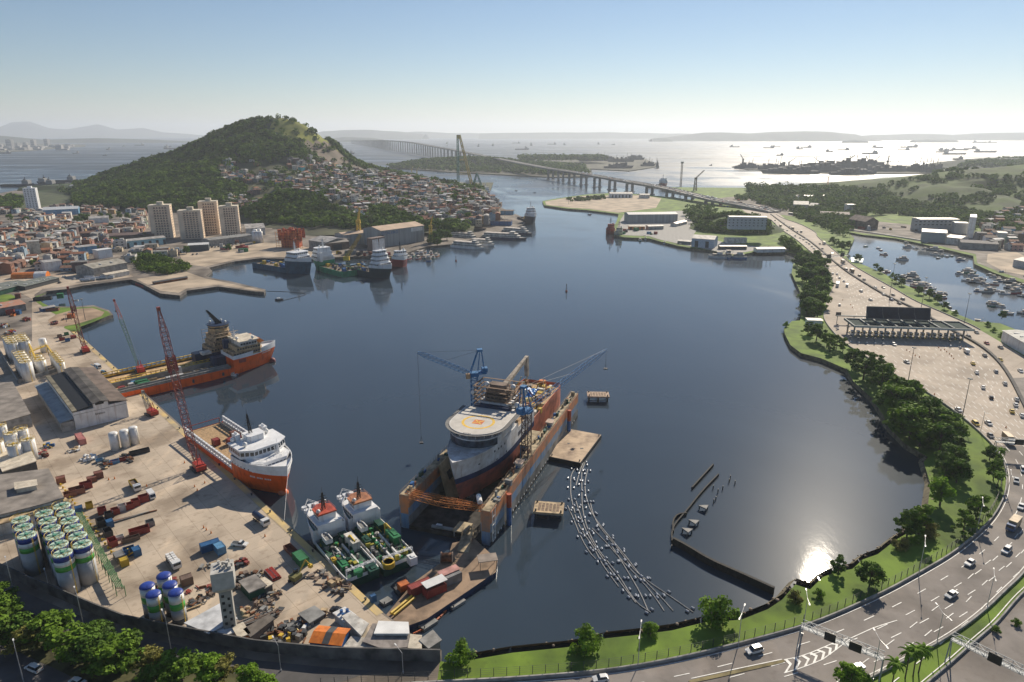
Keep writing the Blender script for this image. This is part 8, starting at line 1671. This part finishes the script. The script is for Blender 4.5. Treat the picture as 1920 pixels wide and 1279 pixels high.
for k in range(90):
    px, py = RH.uniform(1828, 1925), RH.uniform(400, 470)
    if inpoly(px, py, RBK):
        g = G(px, py); kk = (int(g.x / 14), int(g.y / 14))
        if kk in occ: continue
        occ.add(kk); spots.append((g.x, g.y, max(2.5, hz_r(g.x, g.y) - .5), RH.uniform(-.4, .4), 'by the marina', 2))
HN_ = [('the towers', G(370, 445)), ('the huge shed', G(755, 455)), ('the white tower', G(1818, 445))]
def hlook():
    return RH.choices(list(hcol), hw_t)[0], RH.choices(list(RFM), [10, 24, 36, 20, 10])[0], RH.choices([1, 2, 3], [30, 50, 20])[0]
spots.sort(key=lambda s_: math.hypot(s_[0], s_[1]))
vis = [s_ for s_ in spots]
gidx = {0: 'houses of the left town', 1: 'houses on the hillside', 2: 'houses on the right bank'}
hm = [M('wall_' + k.replace(' ', '_'), v, .85, 0, .25, .3) for k, v in hcol.items()] + list(RFM.values()) + [hwin]; big_mb = MB(); nH = 0; hk = list(hcol); rk_ = list(RFM)
# the first 180 of the town plus the first 110 of the slope are houses of their own
take = set(); cnt_ = {0: 0, 1: 0, 2: 0}; lim = {0: 165, 1: 115, 2: 20}
for i, s_ in enumerate(spots):
    if cnt_[s_[5]] < lim[s_[5]]: take.add(i); cnt_[s_[5]] += 1
for i, (x, y, z, a_, wh, gi) in enumerate(spots):
    c_, r_, st = hlook(); sc_x, sc_y = RH.uniform(.75, 1.3), RH.uniform(.8, 1.2)
    if gi == 0 and i % 6: c_ = RH.choices(list(hcol), hw_t)[0]
    if i in take:
        dup(HP[(r_, st)], Vector((x, y, z)), a_, f'{["", "single storey", "two storey", "three storey"][st]} {c_} house with {r_} roof {wh}', HN_[gi], (sc_x * (.9 if gi == 1 else 1), sc_y * (.9 if gi == 1 else 1), 1), hcol[c_], group=gidx[gi]); nH += 1
    else:
        l, w = 10.5 * sc_x, 8.2 * sc_y; h = 3.1 * st; ca, sa = math.cos(a_), math.sin(a_); m = hk.index(c_); rm = len(hk) + rk_.index(r_)
        if gi == 1: l *= .9; w *= .9
        k0 = len(big_mb.v); tmp = MB()
        if r_ == 'flat concrete': tmp.box(-l/2, -w/2, -4, l/2, w/2, h, m).box(-l/2 + .2, -w/2 + .2, h, l/2 - .2, w/2 - .2, h + .15, rm).box(0, 0, h, 2.5, 2.5, h + 2, m)
        else: tmp.box(-l/2, -w/2, -4, l/2, w/2, h, m); tmp.gable(l, w, h + .02, h + 1.3, .4, rm)
        for s2 in range(st):
            for xx in (-l*.3, l*.1): tmp.box(xx, -w/2 - .06, .9 + s2*3.1, xx + 1.6, -w/2 - .004, 2.3 + s2*3.1, len(hm) - 1)
            tmp.box(-l/2 - .06, -1, .9 + s2*3.1, -l/2 - .004, .6, 2.3 + s2*3.1, len(hm) - 1)
        big_mb.mesh([(x + px * ca - py * sa, y + px * sa + py * ca, z + pz) for px, py, pz in tmp.v], [], 0)
        for f, mi in zip(tmp.f, tmp.i): big_mb.f.append(tuple(k0 + q for q in f)); big_mb.i.append(mi)
stuff(big_mb.build('distant_houses', hm), 'dense carpet of small houses filling the far town and the upper hillside', 'houses')
print('HOUSES', len(spots), nH)
# small trees between houses of the slope and town
for k in range(46):
    for _ in range(20):
        x, y = RH.uniform(-420, -30), RH.uniform(900, 1400); z = hz_l(x, y); px, py = project(x, y, z)
        if inpoly(px, py, HZp) and not inpoly(px, py, HOLE): break
    o = dup(TP[RH.choice(['broad2', 'broad', 'layer'])], Vector((x, y, z)), RH.random() * 6, 'dark round tree among the hillside houses', ('the huge shed', G(755, 455)), RH.uniform(.7, 1.2), group='trees among the hillside houses'); o.name = 'tree'
# ================= TOLL PLAZA, ROAD FURNITURE, VEHICLES =================
ta, tb = G(1600, 634), G(1812, 641); tl = (tb - ta).length; tA = brg(ta, tb)
cn = T('toll_canopy', 'long grey toll plaza canopy with dark louvred screen on its roof', 'toll canopy', ta, tA)
cg = M('canopy_grey', (.12,.15,.16), .7, 0, .2, .3); cgl = M('canopy_panel', (.05,.075,.07), .9, 0, .3, .2, spec=.1)
DD = 17.5; hh = 7.4
mb = MB(); mb.box(-1, -1, hh, tl + 3, -.2, hh + 1.3); mb.box(-1, DD, hh, tl + 3, DD + .8, hh + 1.3); mb.box(-1, -.2, hh, -.2, DD, hh + 1.3); mb.box(tl + 2.2, -.2, hh, tl + 3, DD, hh + 1.3)
for k in range(1, 8): x = tl * k / 8; mb.box(x - .4, -.2, hh + .5, x + .4, DD, hh + 1.5)
mb.build('roof_beams', cg, cn); MB().box(-.2, -.2, hh + .1, tl + 2.2, DD, hh + .5).build('roof_panel', cgl, cn); MB().box(-1.02, -1.08, hh + .1, tl + 3, -1.02, hh + 1.2).build('fascia', M('fascia_white', (.34,.42,.42), .6), cn)
for k in range(8): x = 1 + (tl - 2) * k / 7; [MB().box(x - .4, y - .4, 0, x + .4, y + .4, hh).build('column', conc2, cn) for y in (3, DD - 3)]
sx0, sx1 = tl * .17, tl * .75; mb = MB(); mb.box(sx0, DD - 3.4, hh + 2.2, sx1, DD - 3.1, hh + 2.6); mb.box(sx0, DD - 1.2, hh + 9.8, sx1, DD - .9, hh + 10.2); 
for k in range(5): x = sx0 + (sx1 - sx0) * k / 4; mb.tube((x, DD - 3.2, hh + 1), (x, DD - 1, hh + 10), .2, 4); mb.tube((x, DD - 8, hh + 1), (x, DD - 1.6, hh + 7), .14, 4)
mb.build('screen_frame', cg, cn); mb = MB()
for k in range(12): z = hh + 2.6 + k * .6; y = DD - 3.2 + (k * .6) * .28; mb.mesh([(sx0, y, z), (sx1, y, z), (sx1, y + .35, z + .48), (sx0, y + .35, z + .48), (sx0, y + .1, z), (sx1, y + .1, z), (sx1, y + .45, z + .48), (sx0, y + .45, z + .48)], [(0, 1, 2, 3), (7, 6, 5, 4), (3, 2, 6, 7), (0, 4, 5, 1)])
mb.mesh([(sx0, DD - 2.6, hh + 2.6), (sx1, DD - 2.6, hh + 2.6), (sx1, DD - .7, hh + 9.8), (sx0, DD - .7, hh + 9.8)], [(0, 1, 2, 3)]); mb.build('louvre_screen', M('louvre_navy', (.012,.022,.05), .8, 0, .2, .3), cn)
fb = T('walkway_gantry', 'flat grey service walkway on legs left of the toll canopy', 'walkway', G(1566, 606), tA); MB().box(0, 0, 5, 26, 1.6, 5.6).build('deck', cg, fb); MB().box(-.4, -.1, 5.8, 3, .1, 8).build('sign_panel', dark, fb); mb = MB(); [mb.box(x, .4, 0, x + .3, .8, 5) for x in (1, 12, 24)]; mb.build('leg', cg, fb)
bp3 = T('toll_booth', 'x', 'toll booth'); MB().box(-5.5, -.8, 0, 5.5, .8, .25).build('island', conc2, bp3); MB().box(-1.2, -.7, .25, 1.2, .7, 2.6).build('cabin', white, bp3); MB().box(-1.24, -.72, 1.3, 1.24, .72, 2.1).build('window', glass, bp3); MB().cyl(-5, 0, .25, 1.1, .5, n=8).cyl(4.9, 0, .25, 1.1, .4, n=8).build('bumper', paint('bumper_yellow', (.6,.45,.05)), bp3); MB().box(-1.5, -.95, 2.6, 1.5, .95, 2.8).build('roof', M('booth_roof', (.7,.7,.7), .5), bp3)
td = Vector((math.cos(tA), math.sin(tA), 0)); tn = Vector((-td.y, td.x, 0))
for k in range(19): p = ta + td * (tl * (k + .5) / 19) + tn * (DD * .45) + Vector((0, 0, .12)); dup(bp3, p, tA + PI/2, 'white toll booth on its kerbed island under the canopy', ('its left end', ta), group='toll booths')
bpx = T('crash_cushion', 'x', 'crash cushion'); MB().box(-2, -.5, 0, 2, .5, .3).build('island', conc2, bpx); MB().ball(-1, 0, .3, .7, 8, 4, z0=0).build('cushion', white, bpx); MB().tube((.8, 0, .3), (.8, 0, 3.4), .08).box(.5, -.5, 2.6, .9, .5, 3.4).build('signal', dark, bpx)
for px, py in [(1594,641),(1609,643),(1624,643),(1640,644),(1655,645),(1781,649),(1799,652),(1570,617),(1590,612)]: dup(bpx, G(px, py, 2.6), tA + PI/2, 'small white domed crash cushion before the toll booths', ('its left end', ta), group='crash cushions')
drop(bp3); drop(bpx)
cb_ = T('cabinet_row', 'x', 'x'); drop(cb_)
# gantries
def gantry(p, q, h, label, signs, z=2.6, wd_=1.6, hole=True):
    a_, b_ = G(*p, z), G(*q, z); l = (b_ - a_).length; t = T('sign_gantry', label, 'gantry', a_, brg(a_, b_)); g1_ = M('gantry_white', (.36,.38,.39), .6, .1, .15, .3)
    MB().lattice((0, 0, h), (l, 0, h), wd_, wd_, max(8, int(l / 1.8)), .09).box(0, -.5, h - wd_/2, l, .5, h - wd_/2 + .08).build('truss', g1_, t); mb = MB()
    for x in (0, l):
        for s_ in (-1, 1): mb.tube((x, s_ * 1.6, 0), (x, s_ * .3, h - .6), .16, 5)
        mb.tube((x, -1.6, 0), (x, 1.6, 0), .12, 4)
    mb.build('leg', g1_, t)
    for f_, w_, hh_, dx in signs: MB().box(l * f_, -.95, h - 1.2, l * f_ + w_, -.8, h - 1.2 + hh_).build('sign_panel', black, t)
    return t
gantry((1497,1212), (1649,1275), 7.0, 'white truss sign gantry across the highway beside the glinting water', [(.30, 2.6, 2.4, 0), (.60, 2.8, 2.4, 0)])
gantry((1776,1236), (1990,1345), 7.0, 'white truss sign gantry over the carriageway at the lower right corner', [(.34, 2.8, 2.5, 0)])
gantry((1862,852), (2000,862), 6.6, 'white sign gantry spanning the road below the toll plaza at the right edge', [(.24, 3.4, 2.4, 0)])
gantry((1546,497), (1588,492), 8, 'far sign gantry with two dark panels across the highway', [(.02, 6, 4, 0), (.62, 6, 4, 0)])
def lamp(px, py, h, label, aim, near, grp, z=2.5, arm=2.6, dbl=True):
    t = T('street_lamp', label, 'street lamp', G(px, py, z), R(aim), grp, near); MB().cyl(0, 0, 0, .5, .22, n=8).tube((0, 0, .5), (0, 0, h), .12, 6, r1=.07).build('pole', silver, t)
    mb = MB(); [mb.tube((0, 0, h), (s_ * arm, 0, h + .5), .05, 4) for s_ in ((1, -1) if dbl else (1,))]; mb.build('arm', silver, t); [MB().box(min(s_ * arm, s_ * (arm + .9)), -.16, h + .42, max(s_ * arm, s_ * (arm + .9)), .16, h + .56).build('lamp_head', white, t) for s_ in ((1, -1) if dbl else (1,))]
for px, py, tp_ in [(1196,1250,1183),(1384,1211,1150),(1504,1190,1122),(1722,1079,1017),(1831,996,943),(1887,930,890),(1838,812,772),(1636,1275,1200),(1756,1207,1150),(1850,1140,1080)]: lamp(px, py, max(8, min(13, top((px, py), tp_) - 2.5)), 'slim grey street lamp beside the curving highway', RC.choice([60, 75, 90]), NG, 'street lamps along the curving highway')
for px, py, tp_ in [(26,1110,1056),(94,1112,1092),(156,1170,1114),(321,1220,1158),(46,1285,1216),(527,1258,1210),(756,1262,1228)]: lamp(px, py, max(6, min(11, top((px, py), tp_) - 2.5)), 'pale street lamp beside the shaded lower left road', 130, NWT, 'street lamps along the shaded road', dbl=False)
# --- vehicles
carp = M('car_paint', (.5,.5,.5), .28, .1, .05, .5, objcol=True, spec=.6); tyre = M('tyre', (.02,.02,.02), .8); rim = M('rim', (.35,.36,.37), .35, .7); lampw = M('headlamp', (.7,.7,.68), .2); lampr = M('tail_lamp', (.35,.02,.02), .3)
def wheels(t, xs, w, r=.33):
    for x in xs:
        for s_ in (-1, 1): W_ = MB().tube((x, s_ * (w/2 - .22), r), (x, s_ * (w/2 + .0), r), r, 12).build('wheel', tyre, t); MB().tube((x, s_ * (w/2), r), (x, s_ * (w/2 + .02), r), r * .6, 8).build('rim', rim, W_)
def prof(pts, w, tap=0.): # side profile extruded over the width
    n = len(pts); mb = MB(); v = [(x, -w/2, z) for x, z in pts] + [(x, w/2, z) for x, z in pts]; mb.v = [(x, y * (1 - tap * max(0, z - .9)), z) for x, y, z in v]
    for i in range(n): j = (i + 1) % n; mb.f.append((i, i + n, j + n, j)); mb.i.append(0)
    mb.f += [tuple(range(n)), tuple(range(2 * n - 1, n - 1, -1))]; mb.i += [0, 0]; return mb
def vehicle(kind):
    t = T('car', 'x', 'car')
    if kind in ('hatchback', 'saloon', 'estate'):
        l = {'hatchback': 3.9, 'saloon': 4.5, 'estate': 4.6}[kind]; w = 1.78 if kind != 'estate' else 1.86; zr = 1.46 if kind != 'estate' else 1.66
        b = l/2; rear = {'hatchback': [(-b + .05, .95), (-b, .5)], 'saloon': [(-b + .05, .92), (-b, .5)], 'estate': [(-b + .03, 1.05), (-b, .5)]}[kind]
        prof([(-b, .28), (b - .05, .28), (b, .5), (b - .1, .72), (b - 1.0, .93), (-b + .1, 1.0)] + rear, w).build('body', carp, t)
        xr = {'hatchback': -b + .25, 'saloon': -b + .95, 'estate': -b + .15}[kind]
        prof([(b - 1.05, .92), (b - 1.75, zr - .02), (xr + .35, zr - .02), (xr, .96)], w - .12, .25).build('window_glass', glass, t)
        mb = MB(); mb.mesh([(b - 1.7, -w/2 + .25, zr), (xr + .32, -w/2 + .25, zr), (xr + .32, w/2 - .25, zr), (b - 1.7, w/2 - .25, zr), (b - 1.78, -w/2 + .3, zr + .05), (xr + .45, -w/2 + .3, zr + .05), (xr + .45, w/2 - .3, zr + .05), (b - 1.78, w/2 - .3, zr + .05)], [(4, 7, 6, 5), (0, 3, 2, 1), (0, 4, 5, 1), (1, 5, 6, 2), (2, 6, 7, 3), (3, 7, 4, 0)]); mb.build('roof', carp, t)
        for s_ in (-1, 1): MB().box(b - .12, s_ * w * .32 - .18, .55, b + .01, s_ * w * .32 + .18, .7).build('headlight', lampw, t); MB().box(-b - .01, s_ * w * .36 - .14, .65, -b + .08, s_ * w * .36 + .14, .9).build('tail_light', lampr, t)
        wheels(t, (b - .8, -b + .75), w)
    elif kind == 'pickup':
        l, w = 5.2, 1.85; b = l/2; prof([(-b, .4), (b, .4), (b, .85), (b - 1.2, 1.05), (-b, 1.05)], w).build('body', carp, t); prof([(b - 1.2, 1.04), (b - 1.75, 1.68), (.0, 1.68), (-.25, 1.04)], w - .1, .2).build('window_glass', glass, t); MB().box(.05, -w/2 + .2, 1.68, b - 1.75, w/2 - .2, 1.74).build('roof', carp, t); MB().box(-b + .1, -w/2 + .12, 1.0, -.35, w/2 - .12, 1.07).build('cargo_bed', dark, t); wheels(t, (b - .9, -b + 1), w, .38)
    elif kind in ('van', 'bus'):
        l, w, zr = (5.2, 1.95, 2.3) if kind == 'van' else (11.5, 2.5, 3.2); b = l/2; prof([(-b, .4), (b, .4), (b, 1.0), (b - .5, zr - .3), (b - .8, zr), (-b, zr)], w).build('body', carp, t); mb = MB()
        for s_ in (-1, 1): mb.box(-b + .6 if kind == 'bus' else b - 2, s_ * (w/2 + .012) - .01, zr * .52, b - .8, s_ * (w/2 + .012) + .01, zr * .78)
        mb.build('window', glass, t); MB().mesh([(b + .01, -w/2 + .15, 1.05), (b + .01, w/2 - .15, 1.05), (b - .45, w/2 - .15, zr - .35), (b - .45, -w/2 + .15, zr - .35)], [(0, 1, 2, 3)]).build('windscreen', glass, t); wheels(t, (b - 1.1, -b + 1.2), w, .42)
    elif kind in ('box truck', 'tanker truck', 'tipper truck', 'flatbed truck'):
        l, w = 8.2, 2.45; b = l/2; prof([(b - 2.1, .6), (b, .6), (b, 1.5), (b - .25, 2.6), (b - 2.1, 2.6)], w).build('cab', carp, t); MB().box(b - .24, -w/2 + .2, 1.6, b - .02, w/2 - .2, 2.35).build('windscreen', glass, t); MB().box(-b, -.5, .55, b - 2, .5, .9).build('chassis', dark, t)
        if kind == 'box truck': MB().box(-b, -w/2, .95, b - 2.3, w/2, 3.3).build('cargo_box', CM['tan'], t)
        elif kind == 'tanker truck': MB().tube((-b, 0, 1.9), (b - 2.4, 0, 1.9), 1.1, 14).build('tank', navy, t)
        elif kind == 'tipper truck': mb = MB(); mb.box(-b, -w/2, .95, b - 2.3, w/2, 1.1); [mb.box(-b, y, 1.1, b - 2.3, y + .12, 2.0) for y in (-w/2, w/2 - .12)]; mb.box(-b, -w/2, 1.1, -b + .12, w/2, 2.0); mb.box(b - 2.4, -w/2, 1.1, b - 2.3, w/2, 2.4); mb.build('tipper_body', CM['yellow'], t); MB().box(-b + .2, -w/2 + .2, 1.1, b - 2.5, w/2 - .2, 1.5).build('load', brown, t)
        else: MB().box(-b, -w/2, .95, b - 2.3, w/2, 1.1).build('bed', grey, t); [MB().box(x, y, 1.1, x + 1.1, y + 1.05, 2.2).build('load_crate', white, t) for x in (-b + .2, -b + 1.6, -b + 3, -b + 4.4) for y in (-1.15, .1)]
        wheels(t, (b - 1.2, -b + 1, -b + 2.2), w, .5)
    return t
VP = {k: vehicle(k) for k in ('hatchback', 'saloon', 'estate', 'pickup', 'van', 'bus', 'box truck', 'tanker truck', 'tipper truck', 'flatbed truck')}
vc = {'white': (.72,.72,.70), 'silver': (.42,.44,.45), 'grey': (.16,.17,.18), 'black': (.02,.02,.022), 'yellow': (.60,.42,.03), 'red': (.32,.03,.02), 'blue': (.05,.10,.22)}
VN = {'hatchback': 'car', 'saloon': 'car', 'estate': 'car', 'pickup': 'pickup', 'van': 'van', 'bus': 'bus'}
def veh(px, py, kind, col, rz, label, near=None, grp=None, z=2.62):
    o = dup(VP[kind], G(px, py, z), rz, label, near, 1.0, vc[col], group=grp); k = VN.get(kind, 'truck'); o.name = {'car': 'parked_car' if grp is None else 'car', 'pickup': 'pickup_truck', 'van': 'van', 'bus': 'bus', 'truck': kind.replace(' ', '_')}[k]; o['category'] = k; return o
def heading(p, lines=(EL, MED, OR)):
    best = None
    for L_ in lines:
        for i in range(1, len(L_)):
            d = (L_[i] - p).length
            if best is None or d < best[0]: best = (d, L_[i] - L_[i-1])
    return math.atan2(best[1].y, best[1].x)
KT = ('the toll canopy', G(1700, 630)); sq = 'n'
for k in (
 '1676,647,h,white 1700,680,s,silver 1812,661,v,white 1846,668,s,grey 1824,683,s,yellow 1831,700,s,white 1867,698,h,silver 1884,721,s,silver 1843,728,s,white 1858,747,h,black 1906,751,s,silver 1904,761,s,white 1897,773,s,yellow 1916,781,s,white 1797,770,s,white 1829,796,e,yellow 1853,795,s,white 1857,819,h,grey 1890,829,b,white').split():
    x, y, kk, c_ = k.split(','); kd = {'h': 'hatchback', 's': 'saloon', 'e': 'estate', 'v': 'van', 'b': 'box truck'}[kk]; p = G(int(x), int(y)); t_ = (p.y - G(1700, 830).y) / (ta.y - G(1700, 830).y)
    veh(int(x), int(y), kd, c_, heading(p, (EL[40:] + MED[::-1][20:],)) + PI, f'{"yellow taxi" if c_ == "yellow" else c_ + " " + VN.get(kd, "box truck")} on the wide plaza below the toll canopy', KT, 'vehicles on the toll plaza')
for k in '1831,625,h,grey 1816,633,e,black 1850,645,s,red 1876,653,s,grey 1875,676,s,yellow 1913,697,s,white'.split():
    x, y, kk, c_ = k.split(','); kd = {'h': 'hatchback', 's': 'saloon', 'e': 'estate'}[kk]; veh(int(x), int(y), kd, c_, heading(G(int(x), int(y)), (OR,)), f'{c_} car on the outer carriageway right of the toll canopy', KT, 'vehicles on the outer carriageway')
for k in ('1574,573,h,white 1632,563,s,white 1614,547,e,white 1656,553,s,white 1671,563,s,blue 1686,570,s,black 1692,562,e,grey 1674,554,s,grey 1656,540,s,black 1611,518,e,black 1597,510,b,blue 1586,507,v,grey 1582,528,s,white 1588,537,v,white 1570,536,B,white 1561,514,s,white 1569,515,s,white 1574,522,s,white 1552,503,s,white 1580,493,b,grey '
          '1544,477,s,silver 1531,471,s,white 1522,463,s,white 1511,449,s,white 1517,458,s,silver 1506,450,s,white 1491,443,s,silver 1476,433,s,white 1463,425,b,grey 1486,430,b,white 1502,436,v,grey 1537,458,s,black 1545,458,b,white 1542,467,s,grey 1480,426,s,grey 1495,435,s,silver 1470,419,s,white 1512,455,s,white 1526,467,s,white 1557,482,s,silver 1620,525,s,grey 1641,540,s,white 1500,447,s,white 1560,475,s,grey').split():
    x, y, kk, c_ = k.split(','); kd = {'h': 'hatchback', 's': 'saloon', 'e': 'estate', 'v': 'van', 'b': 'box truck', 'B': 'bus'}[kk]; veh(int(x), int(y), kd, c_, heading(G(int(x), int(y))), f'{c_} {VN.get(kd, "box truck")} on the highway above the toll canopy', KT, 'vehicles on the highway above the canopy')
for x, y, kd, c_, lb_ in [(1818,1058,'hatchback','white','white hatchback alone in the middle lane on the curve'),(1887,1034,'estate','white','white four wheel drive near the right edge of the curve'),(1783,1118,'saloon','silver','silver blue saloon on the curve, nearest the grassy strip'),(1899,990,'box truck','blue','small box truck with tan cargo box entering the curve'),(1914,952,'saloon','white','white saloon just above the tan box truck'),(1905,903,'saloon','silver','silver saloon at the top of the curve by the gantry'),(1918,883,'estate','white','white estate car under the right edge gantry'),(1414,1222,'estate','white','white car beside the narrow traffic island'),(1126,1276,'hatchback','white','white hatchback at the bottom edge of the photo'),(1605,1256,'saloon','silver','silver car roof peeping behind the bushes of the median')]:
    veh(x, y, kd, c_, heading(G(x, y), (EL,)) + PI, lb_, None, 'vehicles on the curving highway')
rd = brg(G(0, 1206), G(200, 1290)); veh(64, 1256, 'estate', 'white', rd + PI, 'white estate car on the lowest left road by the lamp', None, 'vehicles on the lower left road'); veh(146, 1282, 'saloon', 'white', rd + PI, 'white saloon cut by the bottom edge on the lower left road', None, 'vehicles on the lower left road')
for x, y, kd, c_, a_, lb_ in [(450,1023,'pickup','white',160,'white pickup parked alone on the yard'),(490,980,'tanker truck','white',125,'truck with a navy tank and white cab by the quay edge'),(254,915,'tipper truck','white',120,'yellow bodied tipper truck in the middle of the yard'),(284,932,'van','white',120,'white van just below the yellow tipper truck'),(326,1058,'flatbed truck','white',120,'flatbed truck stacked with white crates on the yard'),(634,1148,'saloon','black',150,'black car parked near the quay corner'),(184,690,'van','white',130,'white van on the upper quay')]:
    veh(x, y, kd, c_, QA + R(a_ + 60), lb_, None, None, 2.56)
ex = T('excavator', 'dark yellow excavator working beside the quay', 'excavator', G(556, 1088), R(60)); MB().box(-2, -1.5, 0, 2, -.8, .8).build('track', dark, ex); MB().box(-2, .8, 0, 2, 1.5, .8).build('track', dark, ex); MB().box(-1.8, -1.3, .9, 1.2, 1.3, 2.2).build('body', M('digger_olive', (.16,.15,.05), .6), ex); MB().box(0, .2, 2.2, 1.1, 1.2, 3.3).build('cab', glass, ex); MB().tube((1, 0, 1.6), (4, 0, 4.6), .25, 5).tube((4, 0, 4.6), (5.6, 0, 2), .2, 5).box(5.2, -.6, 1, 6.2, .6, 2).build('arm', yellow, ex)
# cars far away on the bridge: too small to show parts
sm = prof([(-2.2, .3), (2.2, .3), (2.1, .8), (1.2, .95), (.6, 1.45), (-1.2, 1.45), (-2, .95)], 1.8).build('car', carp); k = 0; RV = random.Random(5)
s = 8
while s < 900:
    for ln_ in (-10, -6.5, -3.2, 3.2, 6.5, 10):
        if RV.random() < .30 and k < 105:
            p = bz(s + RV.uniform(-3, 3)); q_ = bz(s + 6); d = q_ - p; n_ = Vector((-d.y, d.x, 0)).normalized(); o = sm.copy(); S.collection.objects.link(o); o.location = p + n_ * ln_ + Vector((0, 0, .08)); o.rotation_euler.z = math.atan2(d.y, d.x); c_ = RV.choice(['white', 'white', 'silver', 'grey', 'black', 'red', 'white'])
            o.color = (*vc[c_], 1); bigv = RV.random() < .15; o.scale = (2.2, 1.3, 2.2) if bigv else (1, 1, 1); tag(o, f'{c_} {"lorry" if bigv else "car"} in the traffic on the long bridge', 'lorry' if bigv else 'car', 'traffic on the long bridge', ('its landward end', BQ[0])); k += 1
    s += 15
bpy.data.objects.remove(sm)
# parked cars near the left sandy quay
for x, y in [(398,464),(404,464),(410,463),(417,462),(424,461),(431,460),(438,459),(445,458),(452,457),(362,478),(370,477),(112,531),(140,524),(150,522),(120,520)]: veh(x, y, RV.choice(['hatchback', 'saloon', 'pickup']), RV.choice(['white', 'silver', 'grey', 'black']), R(100), 'car parked on the left shore by the sheds', ('the rightmost tower', G(434, 444)), 'cars parked on the left shore')
# traffic cones and barrels on the plaza
cn2 = MB().cyl(0, 0, 0, .9, .3, .08, 7).box(-.3, -.3, 0, .3, .3, .06).build('traffic_cone', orange2)
for i, (x, y) in enumerate([(1700,657),(1706,660),(1712,663),(1716,667),(1724,670),(1771,656),(1775,660),(1780,664),(1784,668),(1788,673),(1752,740),(1595,572),(1598,577),(1580,563),(1760,652),(1764,657),(1802,650),(1806,655),(1811,650),(1815,655),(1886,802)]):
    o = cn2.copy(); S.collection.objects.link(o); o.location = G(x, y, 2.58); tag(o, 'small orange traffic cone on the pale toll plaza', 'traffic cone', 'cones on the toll plaza', KT)
bpy.data.objects.remove(cn2)
for x0, x1, y0, y1, n_, ws, nr_ in ((400,480,456,474,12,'on the sandy quay',HN_[0]), (590,735,474,482,16,'in the shipyard by the grey shed',HN_[1]), (1160,1230,433,441,8,'on the harbour yard',('the highway', G(1480, 470))), (1610,1830,424,434,16,'in the boatyard',HN_[2]), (770,900,425,445,14,'above the ferries',HN_[1]), (1345,1460,376,392,14,'behind the bridge end',('its landward end', BQ[0])), (20,150,556,600,12,'on the inner basin yard',NS)):
    for k in range(n_):
        kk = RV.choice(list(CT)); o = dup(CT[kk], G(RV.uniform(x0, x1), RV.uniform(y0, y1)), RV.choice([.3, 1.8, .5]), f'{kk[3]} container or skip {ws}', nr_, RV.uniform(1, 1.7), group='containers ' + ws, cat='container')
# ================= FINISH: drop prototypes, tell look-alikes apart =================
for o in S.objects:
    if o.name.startswith(('deck_machinery', 'deck_fittings', 'deck_cargo')): o['kind'] = 'stuff'
for d_ in (TP, CT, BP, AP, HP, VP):
    for o in d_.values(): drop(o)
ORD = ['', 'second ', 'third ', 'fourth ', 'fifth ', 'sixth ', 'seventh ', 'eighth ', 'ninth ', 'tenth ', 'eleventh ', 'twelfth ', 'thirteenth ', 'fourteenth ', 'fifteenth ', 'sixteenth ', 'seventeenth ', 'eighteenth ', 'nineteenth ', 'twentieth ']
def ordw(i): return ORD[i] if i < 20 else f'{i + 1}{["th", "st", "nd", "rd"][(i + 1) % 10] if (i + 1) % 10 < 4 and (i + 1) % 100 not in (11, 12, 13) else "th"} '
alive = set(o.name for o in S.objects); byk = {}
for it in PEND:
    try: n_ = it[0].name
    except ReferenceError: continue
    if n_ in alive and it[1]: byk.setdefault((it[0]['label'], it[1][0]), []).append(it)
for (lb, wd), L_ in byk.items():
    if len(L_) < 2: continue
    L_.sort(key=lambda it: (it[0].location.xy - it[1][1].xy).length)
    for i, (o, nr) in enumerate(L_): o['label'] = f'{lb}, {ordw(i)}nearest {wd}'
seen = {}
for o in S.objects:
    if o.parent is None and 'label' in o.keys(): seen.setdefault(o['label'], []).append(o)
    if o.parent is not None and 'category' in o.keys(): del o['category']
for lb, L_ in seen.items():
    if len(L_) > 1: pass
    if len(lb.split()) > 16: pass
# a child inherits nothing it should not carry; nothing else to clean
